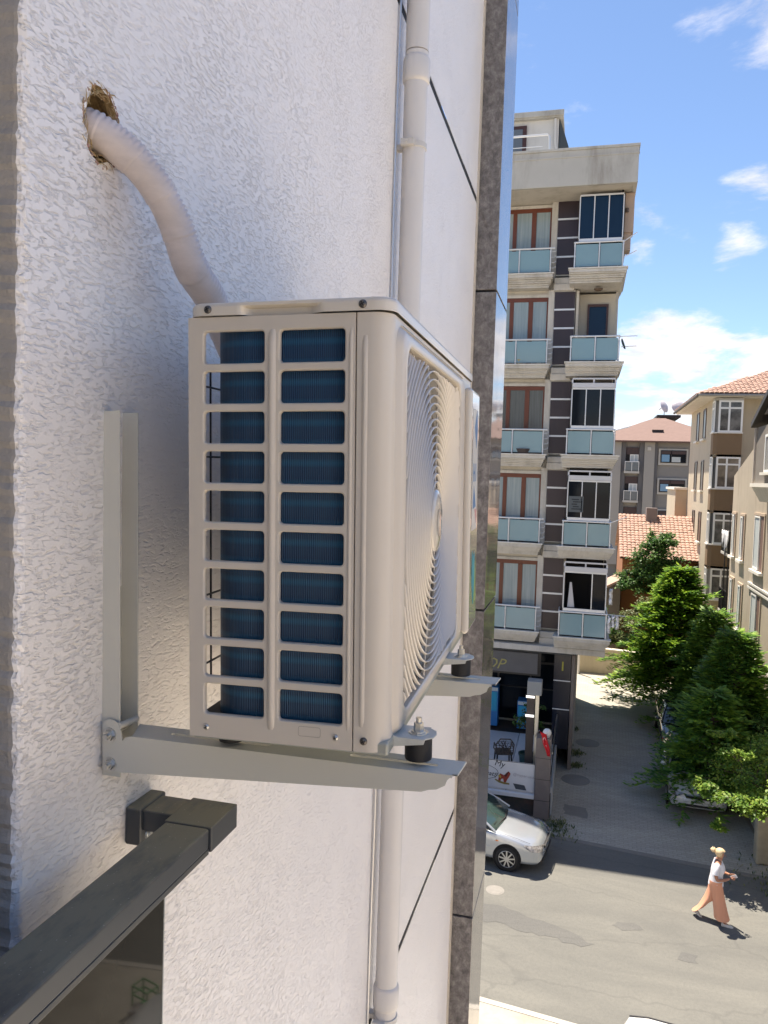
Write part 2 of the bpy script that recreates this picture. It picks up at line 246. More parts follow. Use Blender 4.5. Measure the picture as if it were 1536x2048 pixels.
class MB:
    def __init__(s): s.v = []; s.f = []; s.mi = []
    def add(s, vs, fs, mi=0):
        n = len(s.v); s.v += [tuple(v) for v in vs]; s.f += [tuple(i + n for i in f) for f in fs]; s.mi += [mi] * len(fs); return s
    def box(s, x0, x1, y0, y1, z0, z1, mi=0, T=None):
        vs = [Vector((x, y, z)) for x in (x0, x1) for y in (y0, y1) for z in (z0, z1)]
        if T: vs = [T @ v for v in vs]
        return s.add(vs, [(0, 1, 3, 2), (4, 6, 7, 5), (0, 4, 5, 1), (2, 3, 7, 6), (0, 2, 6, 4), (1, 5, 7, 3)], mi)
    def cyl(s, c, axis, r, h, n=16, mi=0, r2=None, caps=True):
        """cylinder from c along axis over h"""
        a = Vector(axis).normalized(); q = a.to_track_quat('Z', 'Y'); c = Vector(c); r2 = r if r2 is None else r2
        vs = [c + q @ Vector((r * math.cos(2 * PI * i / n), r * math.sin(2 * PI * i / n), 0)) for i in range(n)]
        vs += [c + q @ Vector((r2 * math.cos(2 * PI * i / n), r2 * math.sin(2 * PI * i / n), h)) for i in range(n)]
        fs = [(i, (i + 1) % n, n + (i + 1) % n, n + i) for i in range(n)]
        if caps: fs += [tuple(range(n - 1, -1, -1)), tuple(range(n, 2 * n))]
        return s.add(vs, fs, mi)
    def tube(s, pts, r, n=8, mi=0, caps=True):
        pts = [Vector(p) for p in pts]; rs = r if isinstance(r, (list, tuple)) else [r] * len(pts)
        up = None; vs = []; fs = []
        for i, p in enumerate(pts):
            d = (pts[min(i + 1, len(pts) - 1)] - pts[max(i - 1, 0)]).normalized()
            if up is None:
                up = Vector((0, 0, 1)) if abs(d.z) < 0.9 else Vector((1, 0, 0))
            a = d.cross(up).normalized(); up = a.cross(d).normalized()
            vs += [p + (a * math.cos(2 * PI * k / n) + up * math.sin(2 * PI * k / n)) * rs[i] for k in range(n)]
        for i in range(len(pts) - 1):
            for k in range(n): fs.append((i * n + k, i * n + (k + 1) % n, (i + 1) * n + (k + 1) % n, (i + 1) * n + k))
        if caps: fs += [tuple(range(n - 1, -1, -1)), tuple(range((len(pts) - 1) * n, len(pts) * n))]
        return s.add(vs, fs, mi)
    def prism(s, poly, plane, a, b, mi=0):
        """poly in a plane ('xy','xz','yz') extruded over the third axis from a to b"""
        def P3(u, v, w): return {'xy': (u, v, w), 'xz': (u, w, v), 'yz': (w, u, v)}[plane]
        n = len(poly); vs = [P3(u, v, a) for u, v in poly] + [P3(u, v, b) for u, v in poly]
        tri = tessellate_polygon([[Vector((u, v, 0)) for u, v in poly]])
        fs = [tuple(t) for t in tri] + [tuple(n + i for i in reversed(t)) for t in tri] + [(i, (i + 1) % n, n + (i + 1) % n, n + i) for i in range(n)]
        return s.add(vs, fs, mi)
    def lathe(s, prof, c=(0, 0, 0), n=24, mi=0):
        vs = []; fs = []; c = Vector(c)
        for (r, z) in prof: vs += [c + Vector((r * math.cos(2 * PI * k / n), r * math.sin(2 * PI * k / n), z)) for k in range(n)]
        for i in range(len(prof) - 1):
            for k in range(n): fs.append((i * n + k, i * n + (k + 1) % n, (i + 1) * n + (k + 1) % n, (i + 1) * n + k))
        return s.add(vs, fs, mi)
    def loft(s, loops, mi=0, close=True):
        n = len(loops[0]); vs = [p for lp in loops for p in lp]; fs = []
        for i in range(len(loops) - 1):
            for k in range(n if close else n - 1): fs.append((i * n + k, i * n + (k + 1) % n, (i + 1) * n + (k + 1) % n, (i + 1) * n + k))
        return s.add(vs, fs, mi)
    def mesh(s, name):
        me = bpy.data.meshes.new(name); me.from_pydata(s.v, [], s.f); me.polygons.foreach_set('material_index', s.mi)
        bm = bmesh.new(); bm.from_mesh(me); bmesh.ops.recalc_face_normals(bm, faces=bm.faces); bm.to_mesh(me); bm.free(); me.update(); return me
    def build(s, name, mat, parent=None, smooth=None, bevel=0.0, seg=2): return link(name, s.mesh(name), parent, mat, smooth, bevel, seg)
def box(name, mat, parent, x0, x1, y0, y1, z0, z1, bevel=0.0): return MB().box(x0, x1, y0, y1, z0, z1).build(name, mat, parent, bevel=bevel)
def copy_tree(o, parent=None):
    c = o.copy(); COL.objects.link(c)
    if parent is not None: c.parent = parent
    for ch in list(o.children): copy_tree(ch, c)
    return c
def rrect(a0, a1, b0, b1, r, k=5):
    out = []
    for (cx, cy, t0) in ((a1 - r, b1 - r, 0), (a0 + r, b1 - r, 90), (a0 + r, b0 + r, 180), (a1 - r, b0 + r, 270)):
        for i in range(k + 1):
            t = math.radians(t0 + 90 * i / k); out.append((cx + r * math.cos(t), cy + r * math.sin(t)))
    return out
def holed(outer, holes, f):
    """flat polygon with holes; f maps (a,b) to a 3D point"""
    polys = [[Vector((a, b, 0)) for a, b in outer]] + [[Vector((a, b, 0)) for a, b in h] for h in holes]
    tri = tessellate_polygon(polys); flat = [p for pl in polys for p in pl]
    return [f(p.x, p.y) for p in flat], [tuple(t) for t in tri]
def text_mesh(txt, size, extrude=0.0, shear=0.0, spacing=1.0):
    cu = bpy.data.curves.new('lettering', 'FONT'); cu.body = txt; cu.size = size; cu.extrude = extrude; cu.shear = shear; cu.space_character = spacing; cu.resolution_u = 2
    o = bpy.data.objects.new('tmp', cu); COL.objects.link(o); bpy.context.view_layer.update()
    me = bpy.data.meshes.new_from_object(o.evaluated_get(bpy.context.evaluated_depsgraph_get())); bpy.data.objects.remove(o); return me
rnd = random.Random(7)

# ------------------------------------------------------------ shared materials
paint_beige = M('beige_enamel', (0.66, 0.60, 0.52), 0.32, var=0.12, vscale=9, coat=0.25)
paint_cover = M('beige_enamel_cover', (0.74, 0.68, 0.59), 0.28, var=0.1, vscale=9, coat=0.3)
bracket_grey = M('powder_coat_grey', (0.60, 0.59, 0.53), 0.42, var=0.08, vscale=12, bump=0.00015, bscale=700)
zinc = M('zinc_steel', (0.62, 0.62, 0.60), 0.28, metal=1.0, var=0.3, vscale=300)
dark_steel = M('dark_screw', (0.16, 0.15, 0.14), 0.4, metal=0.9)
rubber = M('black_rubber', (0.018, 0.018, 0.02), 0.55)
black_wire = M('black_wire', (0.008, 0.006, 0.012), 0.4)
dark_gap = M('dark_joint', (0.03, 0.03, 0.033), 0.8)
asphalt = ground_mat('old_asphalt', (0.127, 0.127, 0.119), (0.09, 0.09, 0.087), (0.168, 0.166, 0.151), 0.5, rot=0.12)
asphalt_new = ground_mat('asphalt_patch', (0.11, 0.11, 0.107), (0.085, 0.085, 0.084), (0.135, 0.134, 0.127), 0.5, rot=0.12)
pavers = ground_mat('worn_pavers', (0.36, 0.338, 0.295), (0.25, 0.235, 0.21), (0.46, 0.43, 0.365), 0.5, blocks=True)
concrete = M('pale_concrete', (0.60, 0.545, 0.46), 0.85, var=0.4, vscale=2.5, bump=0.003, bscale=20, grime=0.4)
earth = M('dusty_ground', (0.30, 0.26, 0.20), 0.95, var=0.9, vscale=0.6, bump=0.01, bscale=8)

# ------------------------------------------------------------ ground
tag(MB().box(-600, 600, -600, 900, G - 0.5, G - 0.016).build('ground', earth), kind='structure')
RD = Vector((0.993, -0.119, 0)); RNn = Vector((0.119, 0.993, 0)); R0 = Vector((-0.644, 20.636, 0))      # far kerb line of the street
def road_pt(a, b): return R0 + RD * a + RNn * b
def strip(name, mat, a0, a1, b0, b1, z, h=0.0):
    p = [road_pt(a0, b0), road_pt(a1, b0), road_pt(a1, b1), road_pt(a0, b1)]
    m = MB(); m.add([(q.x, q.y, z) for q in p] + [(q.x, q.y, z - 0.1 - h) for q in p], [(0, 1, 2, 3), (7, 6, 5, 4), (0, 4, 5, 1), (1, 5, 6, 2), (2, 6, 7, 3), (3, 7, 4, 0)])
    return tag(m.build(name, mat), kind='structure')
strip('road', asphalt, -60, 60, -7.1, 0, G)
strip('near_pavement', M('worn_pavement', (0.36, 0.335, 0.285), 0.85, var=0.7, vscale=2.5, bump=0.003, bscale=20, grime=0.5), -60, 60, -9.4, -7.22, G + 0.11)
strip('near_bounce_ground', concrete, -60, 60, -34, -9.41, G + 0.11)  # unseen ground, made pale to bounce sunlight onto the plaster wall
strip('near_kerb', M('kerb_stone', (0.40, 0.38, 0.34), 0.8, var=0.6, vscale=4, bump=0.003, bscale=30), -60, 60, -7.22, -7.1, G + 0.12)
m = MB(); m.add([(-0.6, 20.4, G - 0.008), (5.0, 19.8, G - 0.008), (4.6, 30, G - 0.008), (5.6, 39.6, G - 0.008), (-0.6, 39.6, G - 0.008)], [(0, 1, 2, 3, 4)])
tag(m.build('paved_alley', pavers), kind='structure')
# grey flush kerb and the open joint between alley and road
strip('flush_kerb', M('kerb_dark', (0.20, 0.185, 0.165), 0.9, var=0.7, vscale=5), 0.0, 6.0, -0.02, 0.16, G + 0.006)
def blob_sheet(name, mat, pts, z, label=None, cat=None, kind='structure', jitter=0.06, seed=1):
    r = random.Random(seed); out = []
    for i, p in enumerate(pts):
        q = pts[(i + 1) % len(pts)]; n = max(2, int((Vector(q) - Vector(p)).length / 0.15))
        for k in range(n):
            t = k / n; out.append((p[0] + (q[0] - p[0]) * t + r.uniform(-jitter, jitter), p[1] + (q[1] - p[1]) * t + r.uniform(-jitter, jitter)))
    tri = tessellate_polygon([[Vector((a, b, 0)) for a, b in out]])
    m = MB(); m.add([(a, b, z) for a, b in out], [tuple(t) for t in tri]); o = m.build(name, mat); tag(o, label, cat, kind=kind); return o
blob_sheet('road_patch', asphalt_new, [(-3.6, 17.2), (-1.5, 16.85), (-0.2, 16.5), (0.55, 16.0), (0.3, 15.9), (-1.3, 16.15), (-3.4, 16.5)], G + 0.004, seed=3)
blob_sheet('road_patch', asphalt_new, [(1.1, 17.05), (1.45, 17.1), (1.6, 16.9), (1.2, 16.75), (0.95, 16.85)], G + 0.004, seed=4, jitter=0.03)
blob_sheet('road_patch', asphalt_new, [(2.3, 16.3), (2.6, 16.25), (2.55, 16.0), (2.2, 16.05)], G + 0.004, seed=5, jitter=0.04)
blob_sheet('alley_patch', M('damp_patch', (0.20, 0.19, 0.175), 0.8, var=0.5, vscale=4), [(-0.2, 22.9), (0.45, 22.8), (0.5, 22.1), (-0.15, 22.2)], G - 0.004, seed=6, jitter=0.04)
for cx_, cy_, r_, lab in ((-1.6, 19.0 - 1.5, 0.2, 'small round valve cover in the road below the silver car'), (0.12, 24.9, 0.42, 'round manhole cover in the shaded alley beside the terrace wall'), (0.5, 28.6, 0.4, 'round manhole cover in the alley near the edge of the sunlight')):
    mh = MB(); mh.lathe([(0, 0.004), (r_ * 0.85, 0.004), (r_ * 0.87, 0), (r_ * 0.93, 0), (r_, 0.005), (r_ * 1.06, 0.002), (r_ * 1.07, -0.02)], (cx_, cy_, G + 0.002), 28)
    tag(mh.build('manhole_cover', M('cast_iron', (0.21, 0.20, 0.185), 0.75, metal=0.0, var=0.6, vscale=12), smooth=40), lab, 'manhole cover')

# ------------------------------------------------------------ the plastered building with the marble corner
ROOTS = []
def root(name, loc, label, cat, group=None):
    r = thing(name, loc, label, cat, group); ROOTS.append(r); return r
hb = root('plastered_building', (-4, -2, G), 'white rough plastered house wall with a polished grey marble corner pilaster', 'building')
XW = -0.6
Zg = [-8.12, -4.95, -1.775, 1.42, 4.6]; edges = [G] + Zg + [7.2]; g2 = 0.015
pr = random.Random(11)
hole_c = (0.857, 0.421)
hole = []
for i in range(26):
    t = 2 * PI * i / 26; rr = 1 + pr.uniform(-0.13, 0.10)
    hole.append((hole_c[0] + 0.037 * rr * math.cos(t), hole_c[1] + 0.047 * rr * math.sin(t)))
wm = MB()
for i in range(len(edges) - 1):
    z0 = edges[i] + (g2 if i else 0); z1 = edges[i + 1] - (g2 if i < len(edges) - 2 else 0)
    if z0 < 0 < z1:
        for poly in ([(-9, z0), (-9, z1), (-1.5, z1), (-1.5, z0)], [(-1.5, z0), (-1.5, -1.2), (0.7, -1.2), (0.7, z0)], [(-1.5, 1.2), (-1.5, z1), (0.7, z1), (0.7, 1.2)]):
            wm.add([(XW, y, z) for y, z in poly], [(0, 1, 2, 3)])
        vs, fs = holed([(0.7, z0), (4.0, z0), (4.0, z1), (0.7, z1), (0.7, 1.2), (0.727, 1.2), (0.727, -1.2), (0.7, -1.2)], [hole], lambda a, b: (XW, a, b)); wm.add(vs, fs)
    else:
        wm.add([(XW, -9, z0), (XW, 4.0, z0), (XW, 4.0, z1), (XW, -9, z1)], [(0, 1, 2, 3)])
    if i: wm.box(XW - 0.05, XW - 0.0025, -9, 4.0, edges[i] - g2 - 0.0005, edges[i] + g2 + 0.0005, mi=1)
    if i:   # lips of the open joint
        pass
# uneven rounded plaster arris at the window reveal
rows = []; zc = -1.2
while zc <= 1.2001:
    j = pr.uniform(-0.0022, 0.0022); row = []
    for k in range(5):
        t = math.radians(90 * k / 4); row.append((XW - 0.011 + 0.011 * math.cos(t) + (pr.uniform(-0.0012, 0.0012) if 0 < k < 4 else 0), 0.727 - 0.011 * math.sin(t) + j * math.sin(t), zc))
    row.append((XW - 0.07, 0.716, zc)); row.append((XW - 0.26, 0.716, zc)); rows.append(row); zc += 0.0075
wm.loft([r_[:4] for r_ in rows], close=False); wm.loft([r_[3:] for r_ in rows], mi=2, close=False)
wm.add([(XW, -1.5, -1.2), (XW, -1.5, 1.2), (XW - 0.26, -1.5, 1.2), (XW - 0.26, -1.5, -1.2)], [(0, 1, 2, 3)])
wm.add([(XW, -1.5, 1.2), (XW, 0.7, 1.2), (XW - 0.26, 0.7, 1.2), (XW - 0.26, -1.5, 1.2)], [(0, 1, 2, 3)])
wo_ = link('wall', wm.mesh('wall'), hb, [PLASTER, dark_gap, M('reveal_greyer', (0.46, 0.425, 0.39), 0.8, var=0.5, vscale=40, bump=0.0018, bscale=220)])  # reveal faces coloured greyer and darker than the wall
for p in wo_.data.polygons: p.use_smooth = False
# body of the building behind the skin of the wall
box('building_core', M('render_plain', (0.62, 0.6, 0.57), 0.8, var=0.3), hb, -9, XW - 0.3, -9, 4.5, G, 7.2)
box('parapet', M('render_plain', (0, 0, 0)), hb, -9, XW - 0.02, -9, 4.5, 7.205, 7.6)
box('window_sill', M('kerb_stone', (0, 0, 0)), hb, XW - 0.26, XW + 0.03, -1.52, 0.688, -1.23, -1.2)
wf = MB()
for a, b_, c_, d_ in ((-1.5, -1.43, -1.2, 1.2), (0.62, 0.688, -1.2, 1.2), (-1.43, 0.62, 1.13, 1.2), (-1.43, 0.62, -1.2, -1.13), (-0.44, -0.37, -1.13, 1.13)): wf.box(XW - 0.25, XW - 0.19, a, b_, c_, d_)
wfr = wf.build('window_frame', M('white_pvc', (0.78, 0.78, 0.76), 0.35), hb, bevel=0.004)
box('pane', M('window_glass_dark', (0.02, 0.025, 0.03), 0.03, spec=0.8), wfr, XW - 0.225, XW - 0.215, -1.43, 0.62, -1.13, 1.13)
# drilled hole: foam, fibres and brick behind the plaster skin
hl = MB(); lin = []
for d_, s_ in ((0, 1.0), (0.01, 0.93), (0.02, 1.02), (0.05, 0.95), (0.09, 1.0)):
    lin.append([(XW - d_, hole_c[0] + (a - hole_c[0]) * s_ * (1 + (pr.uniform(-0.06, 0.04) if d_ else 0)), hole_c[1] + (b - hole_c[1]) * s_ * (1 + (pr.uniform(-0.06, 0.04) if d_ else 0))) for a, b in hole])
hl.loft(lin); hl.add([(XW - 0.09, a, b) for a, b in hole], [tuple(range(len(hole)))])
hole_o = hl.build('drilled_hole', M('brown_foam', (0.30, 0.20, 0.09), 0.95, var=1.0, vscale=60, tint=(0.15, 0.09, 0.035), bump=0.002, bscale=300), hb)
fb = MB()
for i in range(240):
    t = pr.uniform(0, 2 * PI); rr = pr.uniform(0.8, 1.08); y = hole_c[0] + 0.037 * rr * math.cos(t); z = hole_c[1] + 0.047 * rr * math.sin(t)
    t2 = t + pr.uniform(0.35, 1.1) * pr.choice((-1, 1)); ln_ = pr.uniform(0.004, 0.018); d = Vector((pr.uniform(-0.2, 0.35), -math.sin(t) * pr.choice((-1, 1)) + pr.uniform(-0.4, 0.4), math.cos(t) * pr.choice((-1, 1)) + pr.uniform(-0.4, 0.4))).normalized()
    p = Vector((XW + pr.uniform(-0.008, 0.001), y, z)); q = p + d * ln_
    w_ = pr.uniform(0.0003, 0.0011); fb.tube([p, (p + q) / 2 + Vector((0.001, 0, 0.001)), q], [w_, w_ * 0.8, w_ * 0.2], 4, caps=False)
fo = fb.build('torn_fibres', M('straw_fibre', (0.45, 0.33, 0.18), 0.8, var=1.0, vscale=120, tint=(0.30, 0.14, 0.06)), hole_o); tag(fo, kind='stuff')
rb = MB()
for i in range(110):
    t = pr.uniform(0, 2 * PI); y = hole_c[0] + 0.0385 * math.cos(t); z = hole_c[1] + 0.049 * math.sin(t); s_ = pr.uniform(0.0008, 0.0027)
    Tm = Matrix.Translation((XW - 0.002, y, z)) @ Euler((pr.uniform(0, 3), pr.uniform(0, 3), pr.uniform(0, 3))).to_matrix().to_4x4()
    rb.box(-s_, s_, -s_, s_, -s_ * 0.6, s_ * 0.6, T=Tm)
tag(rb.build('broken_edge', M('crumbled_plaster', (0.40, 0.27, 0.16), 0.95, var=1.0, vscale=150, tint=(0.62, 0.55, 0.45)), hole_o), kind='stuff')
# marble pilaster
zz_ = [-9.05, -7.38, -5.71, -4.04, -2.37, -0.70, 0.97, 2.64, 4.31, 5.98, 7.2]
core = box('pilaster_core', dark_gap, hb, -0.66, -0.50, 4.06, 4.55, G, 7.2)
for i in range(len(zz_) - 1):
    box('marble_panel', MARBLE, hb, -0.68, -0.485, 4.045, 4.575, zz_[i] + 0.006, zz_[i + 1] - 0.006, bevel=0.002)
box('marble_panel', MARBLE, hb, -0.68, -0.485, 4.045, 4.575, G, zz_[0] - 0.006, bevel=0.002)
box('edge_trim', M('cream_sealant', (0.62, 0.56, 0.47), 0.6, var=0.6, vscale=20), hb, XW - 0.03, XW + 0.006, 4.0, 4.045, G, 7.2)

# ------------------------------------------------------------ drain pipe
dp = root('drain_pipe', (-0.549, 2.34, G), 'white plastic downpipe running down the plaster wall behind the air conditioner', 'pipe')
pvc = M('white_pipe_plastic', (0.68, 0.655, 0.63), 0.33, var=0.15, vscale=5)
DX, DY = -0.549, 2.34
pm = MB()
for z0, z1 in ((G + 0.1, -8.9), (-8.9, -5.1), (-5.1, -1.66), (-1.66, 1.28), (1.28, 4.5), (4.5, 7.1)): pm.cyl((DX, DY, z0 + 0.002), (0, 0, 1), 0.0355, z1 - z0 - 0.004, 32)
pm.build('pipe_length', pvc, dp, smooth=40)
for z0 in (1.20, -1.70, -5.1, 4.4):
    c = MB(); c.lathe([(0.0355, -0.012), (0.0405, -0.008), (0.0415, 0.0), (0.0415, 0.055), (0.039, 0.062), (0.0355, 0.066)], (DX, DY, z0), 32); c.build('coupling', pvc, dp, smooth=50)
for z0 in (1.0, -1.745, -4.6):
    c = MB(); c.lathe([(0.0362, -0.009), (0.039, -0.008), (0.039, 0.008), (0.0362, 0.009)], (DX, DY, z0), 28)
    c.box(DX - 0.051, DX - 0.03, DY - 0.012, DY + 0.012, z0 - 0.008, z0 + 0.008); c.box(DX - 0.03, DX + 0.01, DY - 0.052, DY - 0.036, z0 - 0.009, z0 + 0.009); c.cyl((DX - 0.012, DY - 0.054, z0), (0, -1, 0), 0.004, 0.004, 8)
    c.build('pipe_clamp', M('painted_clamp', (0.60, 0.58, 0.55), 0.4, var=0.5, vscale=60), dp, smooth=40)
cb_ = MB(); pts = [(XW + 0.006 + 0.002 * math.sin(z * 5), 2.291 + 0.003 * math.sin(z * 2.1), z) for z in [G + i * 0.2 for i in range(83)]]
cb_.tube(pts, 0.0042, 8); tag(cb_.build('earthing_cable', M('bare_aluminium', (0.62, 0.63, 0.65), 0.35, metal=0.8), smooth=60), 'thin bare metal cable fixed along the left side of the white downpipe', 'cable')

# ------------------------------------------------------------ the air conditioner outdoor unit (local axes: x out from the wall, y away, z up)
DU, WU, HU = 0.2442, 0.7423, 0.515
ac = bpy.data.objects.new('air_conditioner', None); COL.objects.link(ac); ac.empty_display_size = 0.1
acM = Matrix.Translation((-0.4499, 0.8321, -0.3226)) @ Matrix.Rotation(math.radians(1.36), 4, 'Z') @ Matrix.Rotation(math.radians(-0.98), 4, 'Y') @ Matrix.Rotation(math.radians(0.886), 4, 'X')
ac.matrix_world = acM
tag(ac, 'beige outdoor air conditioner unit with a round fan grille on wall brackets', 'air conditioner')
SEAM = 0.205
# perforated side panel
holes = []; cols = ((0.0195, 0.0948), (0.1138, 0.1912)); rowz = []
for k in range(10):
    t = 0.482 - k * 0.0463; rowz.append((t - 0.0368, t))
sp_ = MB()
outer = [(0, 0.0), (SEAM - 0.0012, 0.0), (SEAM - 0.0012, 0.4985), (0, 0.4985)]
loops1 = []
for (a0, a1) in cols:
    for (b0, b1) in rowz: holes.append((a0, a1, b0, b1))
vs, fs = holed(outer, [rrect(a0 - 0.0018, a1 + 0.0018, b0 - 0.0018, b1 + 0.0018, 0.0062) for a0, a1, b0, b1 in holes], lambda a, b: (a, 0, b)); sp_.add(vs, fs)
for a0, a1, b0, b1 in holes:
    ls = []
    for off, dep in ((0.0018, 0.0), (0.0008, 0.0005), (0.0001, 0.0016), (0.0, 0.0035), (0.0, 0.006)):
        ls.append([(a, dep, b) for a, b in rrect(a0 - off, a1 + off, b0 - off, b1 + off, 0.0045 + off)])
    sp_.loft(ls)
sp_.add([(0, 0, 0), (0, 0, 0.4985), (0, 0.018, 0.4985), (0, 0.018, 0)], [(0, 1, 2, 3)])            # back flange
sp_.add([(0, 0, 0), (SEAM, 0, 0), (SEAM, 0.006, 0), (0, 0.018, 0)], [(0, 1, 2, 3)])
sp_.add([(SEAM - 0.0012, 0, 0), (SEAM - 0.0012, 0, 0.4985), (SEAM - 0.0012, 0.008, 0.4985), (SEAM - 0.0012, 0.008, 0)], [(0, 1, 2, 3)])
side = sp_.build('side_panel', paint_beige, ac, smooth=30)
def rib(u, w0, w1, half, hgt, parent, mat):
    m = MB(); ls = []
    n = 26
    for i in range(n + 1):
        t = i / n; w = w0 + (w1 - w0) * t; e = min(1, min(t, 1 - t) * (w1 - w0) / 0.012); e = math.sin(e * PI / 2)
        ls.append([(u + half * s_, 0.0004 - hgt * e * c_, w) for s_, c_ in ((-1, 0), (-0.82, 0.35), (-0.5, 0.85), (0, 1), (0.5, 0.85), (0.82, 0.35), (1, 0))])
    m.loft(ls, close=False); return m.build('pressed_rib', mat, parent, smooth=80)
rib(0.1046, 0.014, 0.485, 0.0048, 0.0042, side, paint_beige); rib(0.1985, 0.02, 0.485, 0.0026, 0.0022, side, paint_beige)
for a, b in ((0.0115, 0.0),):
    pass
kn = MB(); kl = rrect(0.139, 0.1655, 0.0125, 0.0235, 0.0022); ko = rrect(0.1386, 0.1659, 0.0121, 0.0239, 0.0026)
kn.loft([[(a, -0.00035, b) for a, b in ko], [(a, -0.00035, b) for a, b in kl]]); kn.build('knockout_outline', M('beige_shade_line', (0.30, 0.27, 0.23), 0.5), side)
def screw(u, w, parent, mat, r=0.0044, v=0.0):
    m = MB(); m.lathe([(0, 0.0028), (r * 0.5, 0.0026), (r * 0.85, 0.0018), (r, 0.0008), (r * 1.05, 0.0)], (0, 0, 0), 18)
    for a in (0.5, 0.5 + PI / 2): m.box(-r * 0.62, r * 0.62, -r * 0.13, r * 0.13, 0.0024, 0.00285, mi=1, T=Matrix.Rotation(a, 4, 'Z'))
    T = Matrix.Translation((u, v, w)) @ Matrix.Rotation(PI / 2, 4, 'X')
    m.v = [tuple(T @ Vector(p)) for p in m.v]; return m.build('screw', [mat, dark_gap], parent, smooth=50)
for u, w in ((0.0221, 0.0126), (0.1841, 0.0142)): screw(u, w, side, zinc, 0.0036)
for w, dd in ((0.034, 0.004),):
    pass
# front panel: wraps the near corner, front sheet, raised bezel, opening
RC = 0.024; fp = MB(); prof = [(SEAM, 0.0), (0.2115, 0.0)]
rowsu = []
def front_profile():
    pts = [(SEAM, 0.008), (SEAM, 0.0007), (SEAM + 0.0007, 0.0), (DU - RC, 0.0)]
    for k in range(1, 11):
        t = math.radians(90 * k / 10); pts.append((DU - RC + RC * math.sin(t), RC - RC * math.cos(t)))
    return pts
pf = front_profile()
ws = [0.0, 0.002, 0.2, 0.4985]
fp.loft([[(u, v, w) for u, v in pf] for w in (0.0, 0.4985)], close=False)
vs, fs = holed([(RC, 0.0), (WU - 0.018, 0.0), (WU - 0.018, 0.4985), (RC, 0.4985)], [rrect(RC + 0.002, 0.592, 0.008, 0.490, 0.026, 8)], lambda a, b: (DU, a, b)); fp.add(vs, fs)
Ls = []
for (a0, a1, b0, b1, r, x) in ((RC + 0.002, 0.592, 0.008, 0.490, 0.026, 0), (RC + 0.003, 0.591, 0.0095, 0.4885, 0.025, 0.0012), (RC + 0.006, 0.587, 0.013, 0.485, 0.023, 0.0058), (RC + 0.009, 0.583, 0.017, 0.481, 0.021, 0.0078),
                               (0.052, 0.532, 0.026, 0.474, 0.03, 0.0082), (0.0545, 0.5295, 0.0285, 0.4715, 0.03, 0.0078), (0.056, 0.528, 0.030, 0.470, 0.03, 0.0062), (0.0565, 0.5275, 0.0305, 0.4695, 0.03, -0.006)):
    Ls.append([(DU + x, a, b) for a, b in rrect(a0, a1, b0, b1, r, 8)])
fp.loft(Ls)
fp.loft([[(DU, WU - 0.018, w) for w in (0, 0.4985)], [(DU - 0.006, WU - 0.005, w) for w in (0, 0.4985)], [(DU - 0.018, WU, w) for w in (0, 0.4985)], [(0.0, WU, w) for w in (0, 0.4985)]], close=False)
front = fp.build('front_panel', paint_beige, ac, smooth=35)
rib(0.2148, 0.026, 0.476, 0.0036, 0.0026, front, paint_beige)
screw(0.2175, 0.0128, front, dark_steel)
# long recessed line above the grille
ln = MB(); ln.loft([[(DU + 0.0002, v, w) for v, w in rrect(0.05, 0.59, 0.4895, 0.4925, 0.0014, 3)], [(DU + 0.0022, v, w) for v, w in rrect(0.052, 0.588, 0.4903, 0.4917, 0.0006, 3)]]); ln.build('pressed_line', paint_beige, front, smooth=50)
# service cover on the far end of the front
sv = MB(); sv.box(DU + 0.0003, DU + 0.017, 0.616, WU + 0.004, 0.008, 0.478); svo = sv.build('service_cover', M('beige_enamel_gloss', (0.64, 0.59, 0.52), 0.13, coat=0.8), ac, bevel=0.009, seg=4)
def decal(name, mat, poly, parent, x=DU + 0.0174): return MB().prism(poly, 'yz', x, x + 0.0003).build(name, mat, parent)
blue = M('sticker_blue', (0.02, 0.17, 0.42), 0.3); cyan = M('sticker_cyan', (0.01, 0.33, 0.42), 0.3); lg = M('sticker_green', (0.30, 0.45, 0.10), 0.3); lab = M('sticker_white', (0.62, 0.62, 0.60), 0.3)
decal('energy_label', lab, [(0.640, 0.205), (0.718, 0.205), (0.718, 0.44), (0.640, 0.44)], svo, DU + 0.01715)
decal('blue_mark', blue, [(0.665, 0.405), (0.70, 0.44), (0.712, 0.405), (0.695, 0.365)], svo)
for y0 in (0.652, 0.672, 0.69): decal('blue_bar', blue, [(y0, 0.30), (y0 + 0.006, 0.30), (y0 + 0.006, 0.335), (y0, 0.335)], svo)
decal('blue_bar', blue, [(0.652, 0.314), (0.678, 0.314), (0.678, 0.32), (0.652, 0.32)], svo)
decal('blue_mark', blue, [(0.655, 0.26), (0.668, 0.292), (0.70, 0.25), (0.655, 0.247)], svo)
decal('pink_mark', M('sticker_pink', (0.55, 0.25, 0.27), 0.3), [(0.68, 0.245), (0.712, 0.245), (0.712, 0.215)], svo)
decal('cyan_mark', cyan, [(0.655, 0.105), (0.66, 0.165), (0.675, 0.15), (0.695, 0.16), (0.70, 0.105), (0.685, 0.055)], svo)
decal('green_mark', lg, [(0.70, 0.12), (0.712, 0.14), (0.712, 0.06), (0.69, 0.055)], svo)
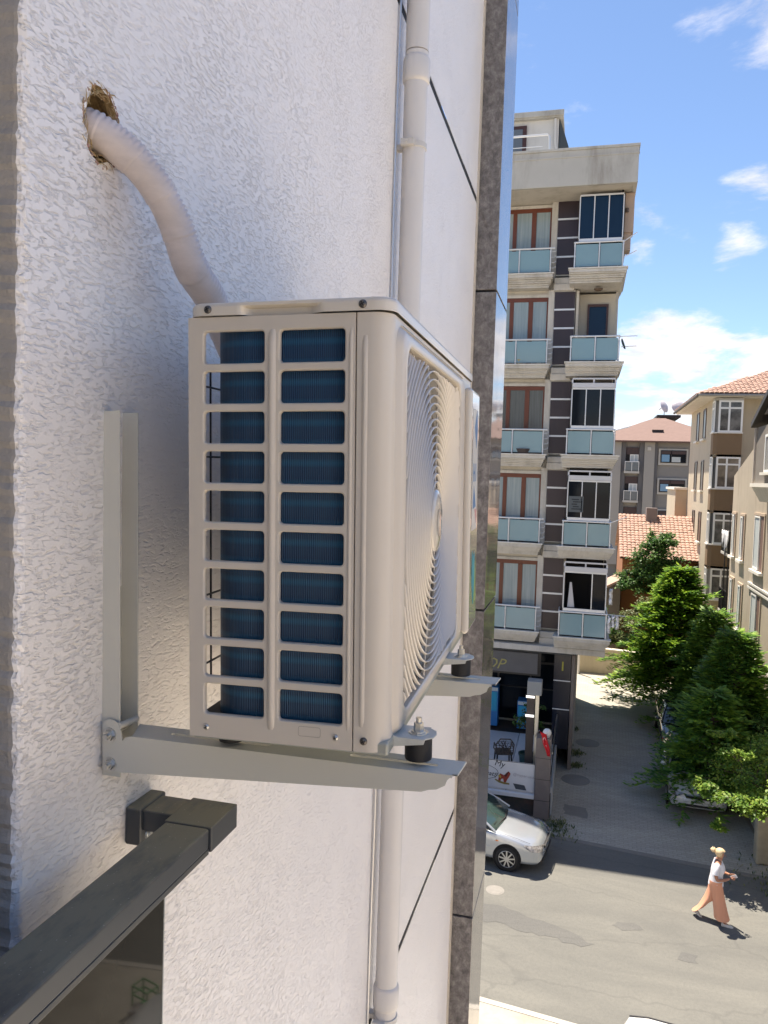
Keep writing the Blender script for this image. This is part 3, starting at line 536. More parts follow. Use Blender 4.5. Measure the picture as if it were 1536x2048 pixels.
# top cover with the hand recess pressed into its near skirt
def rr_dir(inset, w, rec=False):
    base = rrect(-0.0015 + inset, DU + 0.004 - inset, -0.003 + inset, WU + 0.003 - inset, max(0.022 - inset, 0.004), 6); out = []
    for i, p in enumerate(base): out.append(p)
    res = []
    for i in range(len(out)):
        a = out[i]; b_ = out[(i + 1) % len(out)]; d = math.hypot(b_[0] - a[0], b_[1] - a[1]); n = max(1, int(d / 0.004)) if (a[1] < 0.02 and b_[1] < 0.02) else max(1, int(d / 0.08))
        for k in range(n): res.append((a[0] + (b_[0] - a[0]) * k / n, a[1] + (b_[1] - a[1]) * k / n))
    return res
base = rr_dir(0, 0)
def rec_amt(u):
    def ss(a, b_, x): t = min(1, max(0, (x - a) / (b_ - a))); return t * t * (3 - 2 * t)
    return ss(0.066, 0.075, u) * (1 - ss(0.147, 0.168, u))
def cover_loop(inset, w, follow):
    out = []
    cxm, cym = DU / 2, WU / 2
    for (u, v) in base:
        iu = u; iv = v
        # inset towards inside
        nx = 0; ny = 0
        if u < 0.02: nx = 1
        if u > DU - 0.02: nx = -1
        if v < 0.02: ny = 1
        if v > WU - 0.02: ny = -1
        l_ = math.hypot(nx, ny) or 1
        iu += nx / l_ * inset; iv += ny / l_ * inset
        if v < 0.0: iv += follow * rec_amt(u) * 0.010
        elif v < 0.02 and 0.05 < u < 0.19: iv += follow * rec_amt(u) * 0.010
        zz2 = w
        out.append((iu, iv, zz2))
    return out
cvl = [cover_loop(0.010, HU + 0.0008, 0), cover_loop(0.004, HU, 0), cover_loop(0.0015, HU - 0.0012, 0), cover_loop(0.0, HU - 0.0045, 0.15), cover_loop(0, HU - 0.007, 1.0), cover_loop(0, HU - 0.0150, 1.0), cover_loop(0.0012, HU - 0.0150, 1.0)]
cv = MB(); cv.loft(cvl); cv.add(cvl[0], [tuple(range(len(base)))])
cover = cv.build('top_cover', paint_cover, ac, smooth=40)
for u in (0.0264, 0.2124):
    pk = MB(); pk.loft([[(a, -0.0029, b) for a, b in rrect(u - 0.012, u + 0.012, 0.5012, 0.5122, 0.003)], [(a, -0.0019, b) for a, b in rrect(u - 0.0095, u + 0.0095, 0.5018, 0.5118, 0.003)]]); pk.add([(a, -0.0019, b) for a, b in rrect(u - 0.0095, u + 0.0095, 0.5018, 0.5118, 0.003)], [tuple(range(24))])
    s = screw(u, 0.507, cover, dark_steel, 0.0046, -0.0032)
# base pan, closed back upright, inner tray
bp_ = MB(); bp_.box(0.002, DU + 0.0015, 0.004, WU - 0.002, -0.004, 0.012); bp_.build('base_pan', M('galvanised_base', (0.43, 0.45, 0.42), 0.3, metal=0.35, var=0.3, vscale=20), ac, bevel=0.003)
box('inner_tray', M('black_tray', (0.01, 0.01, 0.012), 0.5), ac, 0.006, DU - 0.01, 0.012, WU - 0.02, 0.0125, 0.022)
box('compressor_wall', M('inner_beige', (0.36, 0.33, 0.28), 0.5), ac, 0.012, DU - 0.008, 0.60, 0.604, 0.0225, 0.498)
# coil: L shaped, rounded corner, blue fins
path = [(0.226, 0.010), (0.068, 0.010)]
for k in range(1, 11):
    t = math.radians(90 * k / 10); path.append((0.068 - 0.051 * math.sin(t), 0.061 - 0.051 * math.cos(t)))
path += [(0.017, 0.3), (0.017, 0.585)]
def coil_mesh():
    m = bpy.data.meshes.new('coil'); vs = []; fs = []; uvs = []; s = 0; n = len(path); acc = [0]
    for i in range(1, n): s += math.hypot(path[i][0] - path[i - 1][0], path[i][1] - path[i - 1][1]); acc.append(s)
    def offs(d):
        o = []
        for i in range(n):
            a = Vector(path[max(i - 1, 0)]); b_ = Vector(path[min(i + 1, n - 1)]); t = (b_ - a).normalized(); nrm = Vector((-t.y, t.x)); p = Vector(path[i]) + nrm * d; o.append(p)
        return o
    outer_, inner_ = offs(0.0), offs(-0.020)
    for lst in (outer_, inner_):
        for w in (0.020, 0.497):
            for p in lst: vs.append((p.x, p.y, w))
    def idx(side_, lvl, i): return side_ * 2 * n + lvl * n + i
    for i in range(n - 1):
        fs.append((idx(0, 0, i), idx(0, 0, i + 1), idx(0, 1, i + 1), idx(0, 1, i))); uvs += [(acc[i], 0.02), (acc[i + 1], 0.02), (acc[i + 1], 0.497), (acc[i], 0.497)]
        fs.append((idx(1, 0, i), idx(1, 1, i), idx(1, 1, i + 1), idx(1, 0, i + 1))); uvs += [(acc[i], 0.02), (acc[i], 0.497), (acc[i + 1], 0.497), (acc[i + 1], 0.02)]
        fs.append((idx(0, 1, i), idx(0, 1, i + 1), idx(1, 1, i + 1), idx(1, 1, i))); uvs += [(0, 0)] * 4
        fs.append((idx(0, 0, i), idx(1, 0, i), idx(1, 0, i + 1), idx(0, 0, i + 1))); uvs += [(0, 0)] * 4
    for i in (0, n - 1): fs.append((idx(0, 0, i), idx(0, 1, i), idx(1, 1, i), idx(1, 0, i))); uvs += [(0, 0)] * 4
    m.from_pydata(vs, [], fs); uv = m.uv_layers.new(name='UVMap')
    for i, c in enumerate(uvs): uv.data[i].uv = c
    return m
coil = link('coil', coil_mesh(), ac, FINS, smooth=40)
# wire guard over the open back
for v in [0.066 + 0.06 * i for i in range(8)]:
    MB().tube([(-0.004, v, 0.055), (-0.004, v, 0.452)], 0.0013, 6).build('guard_wire', black_wire, ac, smooth=60)
for w in (0.076, 0.163, 0.25, 0.337, 0.424):
    MB().tube([(0.001, 0.02, w), (-0.002, 0.028, w), (-0.002, 0.56, w), (0.001, 0.57, w)], 0.0013, 6).build('guard_wire', black_wire, ac, smooth=60)
# fan shroud, motor and blades behind the grille
FC = (0.266, 0.250)
sh = MB(); n = 48
def ringp(r, x): return [(x, FC[0] + r * math.cos(2 * PI * k / n), FC[1] + r * math.sin(2 * PI * k / n)) for k in range(n)]
sh.loft([ringp(0.245, DU - 0.006), ringp(0.228, DU - 0.012), ringp(0.215, DU - 0.022), ringp(0.213, DU - 0.10)])
vs, fs = holed([(0.03, 0.022), (0.599, 0.022), (0.599, 0.496), (0.03, 0.496)], [[(p[1], p[2]) for p in ringp(0.222, 0)]], lambda a, b: (DU - 0.016, a, b)); sh.add(vs, fs)
sh.build('fan_shroud', M('inner_beige', (0, 0, 0)), ac, smooth=40)
fan = MB(); fan.cyl((DU - 0.085, FC[0], FC[1]), (1, 0, 0), 0.052, 0.05, 28); fano = fan.build('fan_hub', M('fan_grey', (0.24, 0.22, 0.20), 0.5), ac, smooth=40)
for b_ in range(3):
    bl = MB(); ls = []
    for i in range(9):
        r = 0.05 + 0.155 * i / 8; row = []
        for k in range(7):
            t = (k / 6 - 0.5) * (1.25 + 0.25 * i / 8) + b_ * 2 * PI / 3 + 0.2 + 0.35 * i / 8
            row.append((DU - 0.06 + (k / 6 - 0.5) * 0.06 * (1 - 0.4 * i / 8), FC[0] + r * math.cos(t), FC[1] + r * math.sin(t)))
        ls.append(row)
    bl.loft(ls, close=False); o = bl.build('fan_blade', M('fan_grey', (0, 0, 0)), fano, smooth=80); md = o.modifiers.new('thick', 'SOLIDIFY'); md.thickness = 0.0025
MB().cyl((DU - 0.13, FC[0], FC[1]), (1, 0, 0), 0.045, 0.045, 20).build('fan_motor', M('motor_grey', (0.12, 0.12, 0.12), 0.4, metal=0.5), ac, smooth=40)
# grille: concentric wires clipped by the rounded opening, radial struts, hub disc
gw = M('grille_wire', (0.70, 0.66, 0.61), 0.3, coat=0.3)
def dome(r): return DU + 0.0070 + 0.004 * max(0, 1 - (r / 0.24) ** 2)
def inside(y, z):
    a0, a1, b0, b1, rr_ = 0.0562, 0.5278, 0.0302, 0.4698, 0.03
    if not (a0 < y < a1 and b0 < z < b1): return False
    cx2 = min(max(y, a0 + rr_), a1 - rr_); cz2 = min(max(z, b0 + rr_), b1 - rr_)
    return (y - cx2) ** 2 + (z - cz2) ** 2 <= rr_ * rr_ + 1e-9
r = 0.0565; SP = 0.0112
while r < 0.325:
    n = 120; run = []; runs = []
    for k in range(n + 1):
        t = 2 * PI * k / n + PI / 4; y, z = FC[0] + r * math.cos(t), FC[1] + r * math.sin(t)
        if inside(y, z): run.append((dome(r) - (0.006 if not inside(y + 0.004 * math.cos(t), z + 0.004 * math.sin(t)) else 0), y, z))
        elif run: runs.append(run); run = []
    if run: runs.append(run)
    if runs:
        for q in runs:
            g_ = MB()
            if len(q) > 2:
                lp = []
                for (x_, y_, z_) in q:
                    ry, rz_ = (y_ - FC[0]) / r, (z_ - FC[1]) / r
                    lp.append([(x_ + dx_, y_ + ry * e_, z_ + rz_ * e_) for dx_, e_ in ((0, -0.0005), (0.0004, 0), (0, 0.0005), (-0.0015, 0.0011), (-0.0045, 0.0008), (-0.0045, -0.0008), (-0.0015, -0.0011))])
                g_.loft(lp); g_.build('grille_ring', gw, ac, smooth=80)
    r += SP
for k in range(16):
    t = 2 * PI * (k + 0.5) / 16; st_ = []
    for i in range(28):
        r = 0.045 + 0.265 * i / 27; y, z = FC[0] + r * math.cos(t), FC[1] + r * math.sin(t)
        if inside(y, z): st_.append((dome(r) - 0.0055, y, z))
    if len(st_) > 2: MB().tube(st_, 0.0015, 6).build('grille_strut', gw, ac, smooth=80)
hd = MB(); ls = []
for rr_, x in ((0.0, 0.0085), (0.030, 0.008), (0.043, 0.006), (0.0455, 0.003), (0.0455, 0.0)): ls.append([(DU + 0.0065 + x, FC[0] + rr_ * math.cos(2 * PI * k / 40), FC[1] + rr_ * math.sin(2 * PI * k / 40)) for k in range(40)])
hd.loft(ls); hub = hd.build('grille_hub', M('beige_enamel_gloss', (0, 0, 0)), ac, smooth=60)
sw = MB(); ls = []
for i in range(17):
    t = i / 16 * 1.6 * PI; r_ = 0.012 + 0.010 * i / 16; w_ = 0.0022 * math.sin(PI * (i + 0.3) / 16.6)
    ls.append([(DU + 0.0152, FC[0] + (r_ - w_) * math.cos(t), FC[1] + (r_ - w_) * math.sin(t)), (DU + 0.0152, FC[0] + (r_ + w_) * math.cos(t), FC[1] + (r_ + w_) * math.sin(t))])
sw.loft(ls, close=False); sw.build('hub_emblem', M('emblem_grey', (0.42, 0.38, 0.34), 0.35), hub)
# mounting lugs, bolts and rubber feet
lug_m = M('lug_painted', (0.52, 0.53, 0.50), 0.32, var=0.4, vscale=70, tint=(0.40, 0.40, 0.37))
def foot(vc, uc, uback=False):
    sgn = -1 if uback else 1
    lg_ = MB(); u0 = uc - sgn * 0.036
    # tongue with rounded end, turned down sides
    pts = [(u0, vc - 0.021), (uc + sgn * 0.010, vc - 0.021), (uc + sgn * 0.020, vc - 0.011), (uc + sgn * 0.022, vc), (uc + sgn * 0.020, vc + 0.011), (uc + sgn * 0.010, vc + 0.021), (u0, vc + 0.021)]
    lg_.prism(pts, 'xy', 0.0075, 0.0095)
    tr = [(u0, -0.003), (uc + sgn * 0.010, 0.003), (uc + sgn * 0.012, 0.0095), (uc - sgn * 0.02, 0.0095), (u0, 0.014)]
    lg_.prism(tr, 'xz', vc - 0.0225, vc - 0.021); lg_.prism(tr, 'xz', vc + 0.021, vc + 0.0225)
    lg_.build('mounting_lug', lug_m, ac, bevel=0.0012)
    ft = MB(); ft.lathe([(0, -0.0215), (0.0160, -0.0215), (0.0165, -0.0195), (0.0165, 0.0045), (0.0158, 0.0065), (0.0, 0.0068)], (uc, vc, 0), 28)
    ft.build('rubber_foot', rubber, ac, smooth=40)
    bo = MB(); bo.lathe([(0.0, 0.0108), (0.0118, 0.0108), (0.012, 0.0096)], (uc, vc, 0), 24); bo.lathe([(0.0, 0.0122), (0.0085, 0.0122), (0.0087, 0.0108)], (uc, vc, 0), 20)
    bo.cyl((uc, vc, 0.0122), (0, 0, 1), 0.0062, 0.0055, 6); bo.cyl((uc, vc, 0.0178), (0, 0, 1), 0.0058, 0.004, 6); bo.cyl((uc, vc, 0.0218), (0, 0, 1), 0.0034, 0.0062, 12)
    bo.build('bolt', zinc, ac, smooth=35)
foot(0.055, 0.2715); foot(0.44, 0.2715); foot(0.055, 0.030, True); foot(0.44, 0.030, True)

# ------------------------------------------------------------ wall brackets (local: x out from wall, y away, z up)
def bracket(x, y, z, label, cut_top=0.418):
    b = bpy.data.objects.new('wall_bracket', None); COL.objects.link(b); tag(b, label, 'bracket', 'brackets carrying the air conditioner'); b.empty_display_size = 0.1
    b.location = (x, y, z); b.rotation_euler = (math.radians(0.8), math.radians(-0.55), 0)
    po = MB(); po.box(0.0015, 0.027, 0.0, 0.0018, -0.058, cut_top); po.box(0.0, 0.0018, 0.0, 0.043, -0.058, cut_top); po.box(0.0015, 0.027, 0.0412, 0.043, -0.058, cut_top)
    po.build('upright', bracket_grey, b, bevel=0.0006)
    arm = MB()
    Lr = 0.472; t = 0.002
    side_poly = [(0.004, -0.051), (0.004, 0.012), (0.008, 0.0175), (0.014, 0.020), (0.022, 0.019), (0.028, 0.014), (0.031, 0.004), (0.033, -0.007), (0.038, -0.002), (0.046, 0.0), (Lr - 0.006, 0.0), (Lr - 0.012, -0.007), (Lr - 0.014, -0.013), (Lr - 0.024, -0.019), (Lr - 0.033, -0.0205), (Lr - 0.042, -0.024)]
    arm.prism(side_poly, 'xz', -0.0045, -0.0025)
    top = [(0.046, -0.001), (Lr, -0.001), (Lr + 0.004, 0.041), (0.03, 0.041)]
    slots = [rrect(0.09, 0.23, 0.017, 0.0235, 0.003), rrect(0.335, 0.445, 0.017, 0.0235, 0.003)]
    for zt in (0.0, -0.002):
        vs, fs = holed(top, slots, lambda a, b_: (a, b_, zt + 0.0001)); arm.add(vs, fs)
    for s_ in slots: arm.loft([[(a, c_, 0.0001) for a, c_ in s_], [(a, c_, -0.0019) for a, c_ in s_]])
    # folded corner between top and side
    ls = []
    for k in range(6):
        tt = math.radians(90 * k / 5); ls.append([(u_, -0.001 - 0.0035 * math.sin(tt), -0.0034 + 0.0035 * math.cos(tt)) for u_ in (0.046, Lr - 0.006)])
    arm.loft(ls, close=False)
    arm.add([(Lr, -0.001, 0.0001), (Lr + 0.004, 0.041, 0.0001), (Lr + 0.004, 0.041, -0.002), (Lr, -0.001, -0.002)], [(0, 1, 2, 3)])
    far = [(0.03, -0.045), (0.03, 0), (Lr + 0.004, 0.0), (Lr - 0.004, -0.008), (Lr - 0.03, -0.020), (Lr - 0.04, -0.024)]
    arm.prism(far, 'xz', 0.040, 0.042)
    arm.build('arm', bracket_grey, b, smooth=35, bevel=0.0)
    for zb in (-0.001, -0.040):
        bo = MB(); T = Matrix.Translation((0.0145, -0.0045, zb)) @ Matrix.Rotation(PI / 2, 4, 'X')
        bo.lathe([(0.0, 0.0012), (0.0095, 0.0012), (0.0097, 0.0)], n=22); bo.cyl((0, 0, 0.0012), (0, 0, 1), 0.0072, 0.0045, 6); bo.lathe([(0.0, 0.0105), (0.0035, 0.0105), (0.0042, 0.009), (0.0042, 0.0057)], n=14)
        bo.cyl((0, 0, -0.05), (0, 0, 1), 0.0038, 0.05, 12)
        bo.v = [tuple(T @ Vector(p)) for p in bo.v]; bo.build('bolt', zinc, b, smooth=35)
    pt = MB(); pt.cyl((0.027 + 0.006, 0.030, 0.012), (-0.15, -1, 0), 0.0042, 0.034, 12); pt.build('bolt', bracket_grey, b, smooth=40)
    return b
bracket(-0.6, 0.874, -0.3495, 'grey steel wall bracket nearest the camera, its upright bolted to the plaster', 0.42)
bracket(-0.6, 1.262, -0.3435, 'grey steel wall bracket under the far end of the air conditioner', 0.30)

# ------------------------------------------------------------ insulated pipe bundle from the hole to the unit
hp = [(-0.655, 0.848, 0.425), (-0.615, 0.852, 0.418), (-0.5834, 0.872, 0.400), (-0.5559, 0.898, 0.368), (-0.5400, 0.928, 0.326), (-0.5300, 0.958, 0.272), (-0.5240, 1.004, 0.240), (-0.5200, 1.060, 0.185), (-0.5150, 1.125, 0.135), (-0.51, 1.19, 0.06), (-0.50, 1.27, -0.04), (-0.49, 1.36, -0.12), (-0.47, 1.44, -0.2)]
def catmull(P, n):
    P = [Vector(p) for p in P]; out = []
    for i in range(len(P) - 1):
        p0, p1, p2, p3 = P[max(i - 1, 0)], P[i], P[i + 1], P[min(i + 2, len(P) - 1)]
        for k in range(n):
            t = k / n; out.append(0.5 * ((2 * p1) + (-p0 + p2) * t + (2 * p0 - 5 * p1 + 4 * p2 - p3) * t * t + (-p0 + 3 * p1 - 3 * p2 + p3) * t ** 3))
    return out + [P[-1]]
cp = catmull(hp, 40)
acc_l = [0]
for i in range(1, len(cp)): acc_l.append(acc_l[-1] + (cp[i] - cp[i - 1]).length)
tot = acc_l[-1]; samples = []; rs = []; s = 0; i = 0
while s < tot - 1e-4:
    while acc_l[i + 1] < s: i += 1
    t = (s - acc_l[i]) / max(1e-9, acc_l[i + 1] - acc_l[i]); samples.append(cp[i].lerp(cp[i + 1], t))
    step = (s % 0.052) / 0.052
    rs.append(0.0216 + 0.0010 * step + 0.0009 * math.sin(s * 31)); s += 0.0011
hose = MB(); hose.tube(samples, rs, 28)
hm_ = hose.mesh('insulated_hose')
hco = [v_.co.copy() for v_ in hm_.vertices]
for i_, p_ in enumerate(samples):      # ridges show on the upper side; below, the tape is pulled smooth
    s_ = 0.0011 * i_; am = 0.0013 * math.sin(2 * PI * s_ / 0.0062) * min(1, 0.35 + 0.65 * abs(math.sin(s_ * 9)))
    for k_ in range(28):
        v_ = hm_.vertices[i_ * 28 + k_]; n_ = (v_.co - p_).normalized(); v_.co += n_ * am * max(0.05, min(1, 0.2 + 1.5 * n_.dot(Vector((0.1, 0.55, 0.8)))))
tag(link('insulated_hose', hm_, None, M('wrapped_tape', (0.62, 0.55, 0.53), 0.36, var=0.9, vscale=11, stretch=(1, 1, 3.5)), smooth=180), 'thick tape-wrapped pipe bundle curving from the drilled hole down behind the unit', 'pipe')

# ------------------------------------------------------------ window rail with its smoked glass
rail = root('window_rail', (-0.598, 0.95, -0.6), 'dusty dark grey aluminium hand rail fixed to the wall over a smoked glass panel', 'railing')
alu = M('anthracite_aluminium', (0.05, 0.055, 0.06), 0.38, var=0.8, vscale=18, tint=(0.08, 0.08, 0.075), grime=0.0)
def dusty():
    m = bpy.data.materials.new('dusty_anthracite'); m.use_nodes = True; t = m.node_tree; b = t.nodes['Principled BSDF']
    g = N(t, 'ShaderNodeNewGeometry'); mp_ = N(t, 'ShaderNodeMapping'); mp_.inputs['Scale'].default_value = (1, 0.35, 1); L(t, g.outputs['Position'], mp_.inputs[0])
    n = N(t, 'ShaderNodeTexNoise', Scale=55.0, Detail=8.0, Roughness=0.7); L(t, mp_.outputs[0], n.inputs['Vector'])
    n0 = N(t, 'ShaderNodeTexNoise', Scale=7.0, Detail=2.0); L(t, g.outputs['Position'], n0.inputs['Vector'])
    sm = N(t, 'ShaderNodeMath', operation='MULTIPLY_ADD'); L(t, n0.outputs[0], sm.inputs[0]); sm.inputs[1].default_value = 1.3; L(t, n.outputs[0], sm.inputs[2])
    sp2 = N(t, 'ShaderNodeSeparateXYZ'); L(t, g.outputs['Normal'], sp2.inputs[0])
    r = N(t, 'ShaderNodeMapRange'); L(t, sm.outputs[0], r.inputs[0]); r.inputs[1].default_value = 0.85; r.inputs[2].default_value = 1.3; r.inputs[4].default_value = 0.9
    mu = N(t, 'ShaderNodeMath', operation='MULTIPLY'); L(t, r.outputs[0], mu.inputs[0]); up_ = N(t, 'ShaderNodeMath', operation='MAXIMUM'); L(t, sp2.outputs['Z'], up_.inputs[0]); up_.inputs[1].default_value = 0.0; L(t, up_.outputs[0], mu.inputs[1])
    c = N(t, 'ShaderNodeMix', data_type='RGBA'); L(t, mu.outputs[0], c.inputs['Factor']); c.inputs['A'].default_value = (0.045, 0.052, 0.062, 1); c.inputs['B'].default_value = (0.27, 0.25, 0.18, 1)
    v = N(t, 'ShaderNodeTexVoronoi', Scale=130.0); L(t, g.outputs['Position'], v.inputs['Vector'])
    rv = N(t, 'ShaderNodeMapRange'); L(t, v.outputs['Distance'], rv.inputs[0]); rv.inputs[1].default_value = 0.10; rv.inputs[2].default_value = 0.06
    k = N(t, 'ShaderNodeMath', operation='MULTIPLY'); L(t, rv.outputs[0], k.inputs[0]); L(t, mu.outputs[0], k.inputs[1])
    c2 = N(t, 'ShaderNodeMix', data_type='RGBA'); L(t, k.outputs[0], c2.inputs['Factor']); L(t, c.outputs['Result'], c2.inputs['A']); c2.inputs['B'].default_value = (0.5, 0.48, 0.42, 1)
    L(t, c2.outputs['Result'], b.inputs['Base Color'])
    rr_ = N(t, 'ShaderNodeMapRange'); L(t, mu.outputs[0], rr_.inputs[0]); rr_.inputs[3].default_value = 0.28; rr_.inputs[4].default_value = 0.9; L(t, rr_.outputs[0], b.inputs['Roughness'])
    return m
DUST = dusty()
zt = -0.475
MB().box(-0.527, -0.462, -1.6, 0.913, zt - 0.030, zt - 0.001).build('hand_rail', DUST, rail, bevel=0.0035, seg=3)
MB().box(-0.4655, -0.4615, -1.6, 0.912, zt - 0.036, zt - 0.028).build('rail_lip', alu, rail, bevel=0.001)
MB().box(-0.529, -0.459, 0.9135, 0.992, zt - 0.034, zt).build('corner_block', DUST, rail, bevel=0.0016)
MB().box(-0.578, -0.529, 0.936, 0.989, zt - 0.032, zt - 0.002).build('rail_arm', DUST, rail, bevel=0.002)
MB().box(-0.600, -0.5755, 0.930, 0.997, zt - 0.052, zt + 0.001).build('wall_flange', DUST, rail, bevel=0.003, seg=3)
MB().lathe([(0, 0.004), (0.004, 0.004), (0.0045, 0.002), (0.008, 0.002), (0.0085, 0)], n=16).build('bolt', zinc, rail, smooth=40)
bo = [c for c in rail.children if c.name.startswith('bolt')][0]; bo.matrix_local = Matrix.Translation((-0.5755, 0.951, zt - 0.042)) @ Matrix.Rotation(PI / 2, 4, 'Y')
smoke = M('smoked_glass', (0.016, 0.015, 0.013), 0.03, spec=0.5, ior=1.2)
MB().box(-0.499, -0.489, -1.58, 0.846, -1.42, zt - 0.031).build('glass_panel', smoke, rail)
MB().box(-0.4995, -0.4885, 0.8465, 0.8485, -1.42, zt - 0.031).build('glass_edge', M('glass_edge', (0.35, 0.36, 0.35), 0.3), rail)
MB().box(-0.527, -0.462, -1.6, 0.83, -1.47, -1.42).build('bottom_rail', alu, rail, bevel=0.003)
# --- END NEAR
def settle():
    for r in ROOTS:
        for c in r.children: c.location = Vector(c.location) - Vector(r.location)

# ------------------------------------------------------------ the apartment block across the street
ab = root('apartment_building', (-3.5, 27, G), 'tall narrow cream apartment block with dark plum panels and frosted glass balconies', 'building')
cream = M('cream_render', (0.49, 0.465, 0.41), 0.85, var=0.35, vscale=1.2, grime=0.55, gscale=1.3)
cream_l = M('cream_stone', (0.50, 0.485, 0.45), 0.8, var=0.4, vscale=3, grime=0.6, gscale=2.0)
greyc = M('grey_fascia', (0.42, 0.415, 0.385), 0.85, var=0.3, vscale=1.5, grime=0.75, gscale=1.1)
plum = M('plum_cladding', (0.035, 0.024, 0.030), 0.35, var=0.4, vscale=1.0)
alw = M('white_aluminium', (0.62, 0.64, 0.66), 0.35, metal=0.2)
wood = M('brown_window_frame', (0.125, 0.036, 0.018), 0.4, var=0.4, vscale=6)
curtain = M('curtain', (0.42, 0.46, 0.47), 0.8, var=0.5, vscale=6, stretch=(4, 1, 0.2))
wglass = M('window_pane', (0.24, 0.30, 0.32), 0.08, spec=0.6, var=0.4, vscale=3, stretch=(5, 1, 0.2), tint=(0.38, 0.43, 0.44))
dglass = M('dark_glazing', (0.005, 0.008, 0.013), 0.05, spec=0.28)
bglass = M('blue_glazing', (0.006, 0.020, 0.045), 0.06, spec=0.35)
frost = M('frosted_glass', (0.185, 0.30, 0.34), 0.10, spec=0.7, var=0.25, vscale=1.5)
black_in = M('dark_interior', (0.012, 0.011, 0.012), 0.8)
warmw = M('warm_render', (0.42, 0.32, 0.25), 0.85, var=0.4, vscale=2)
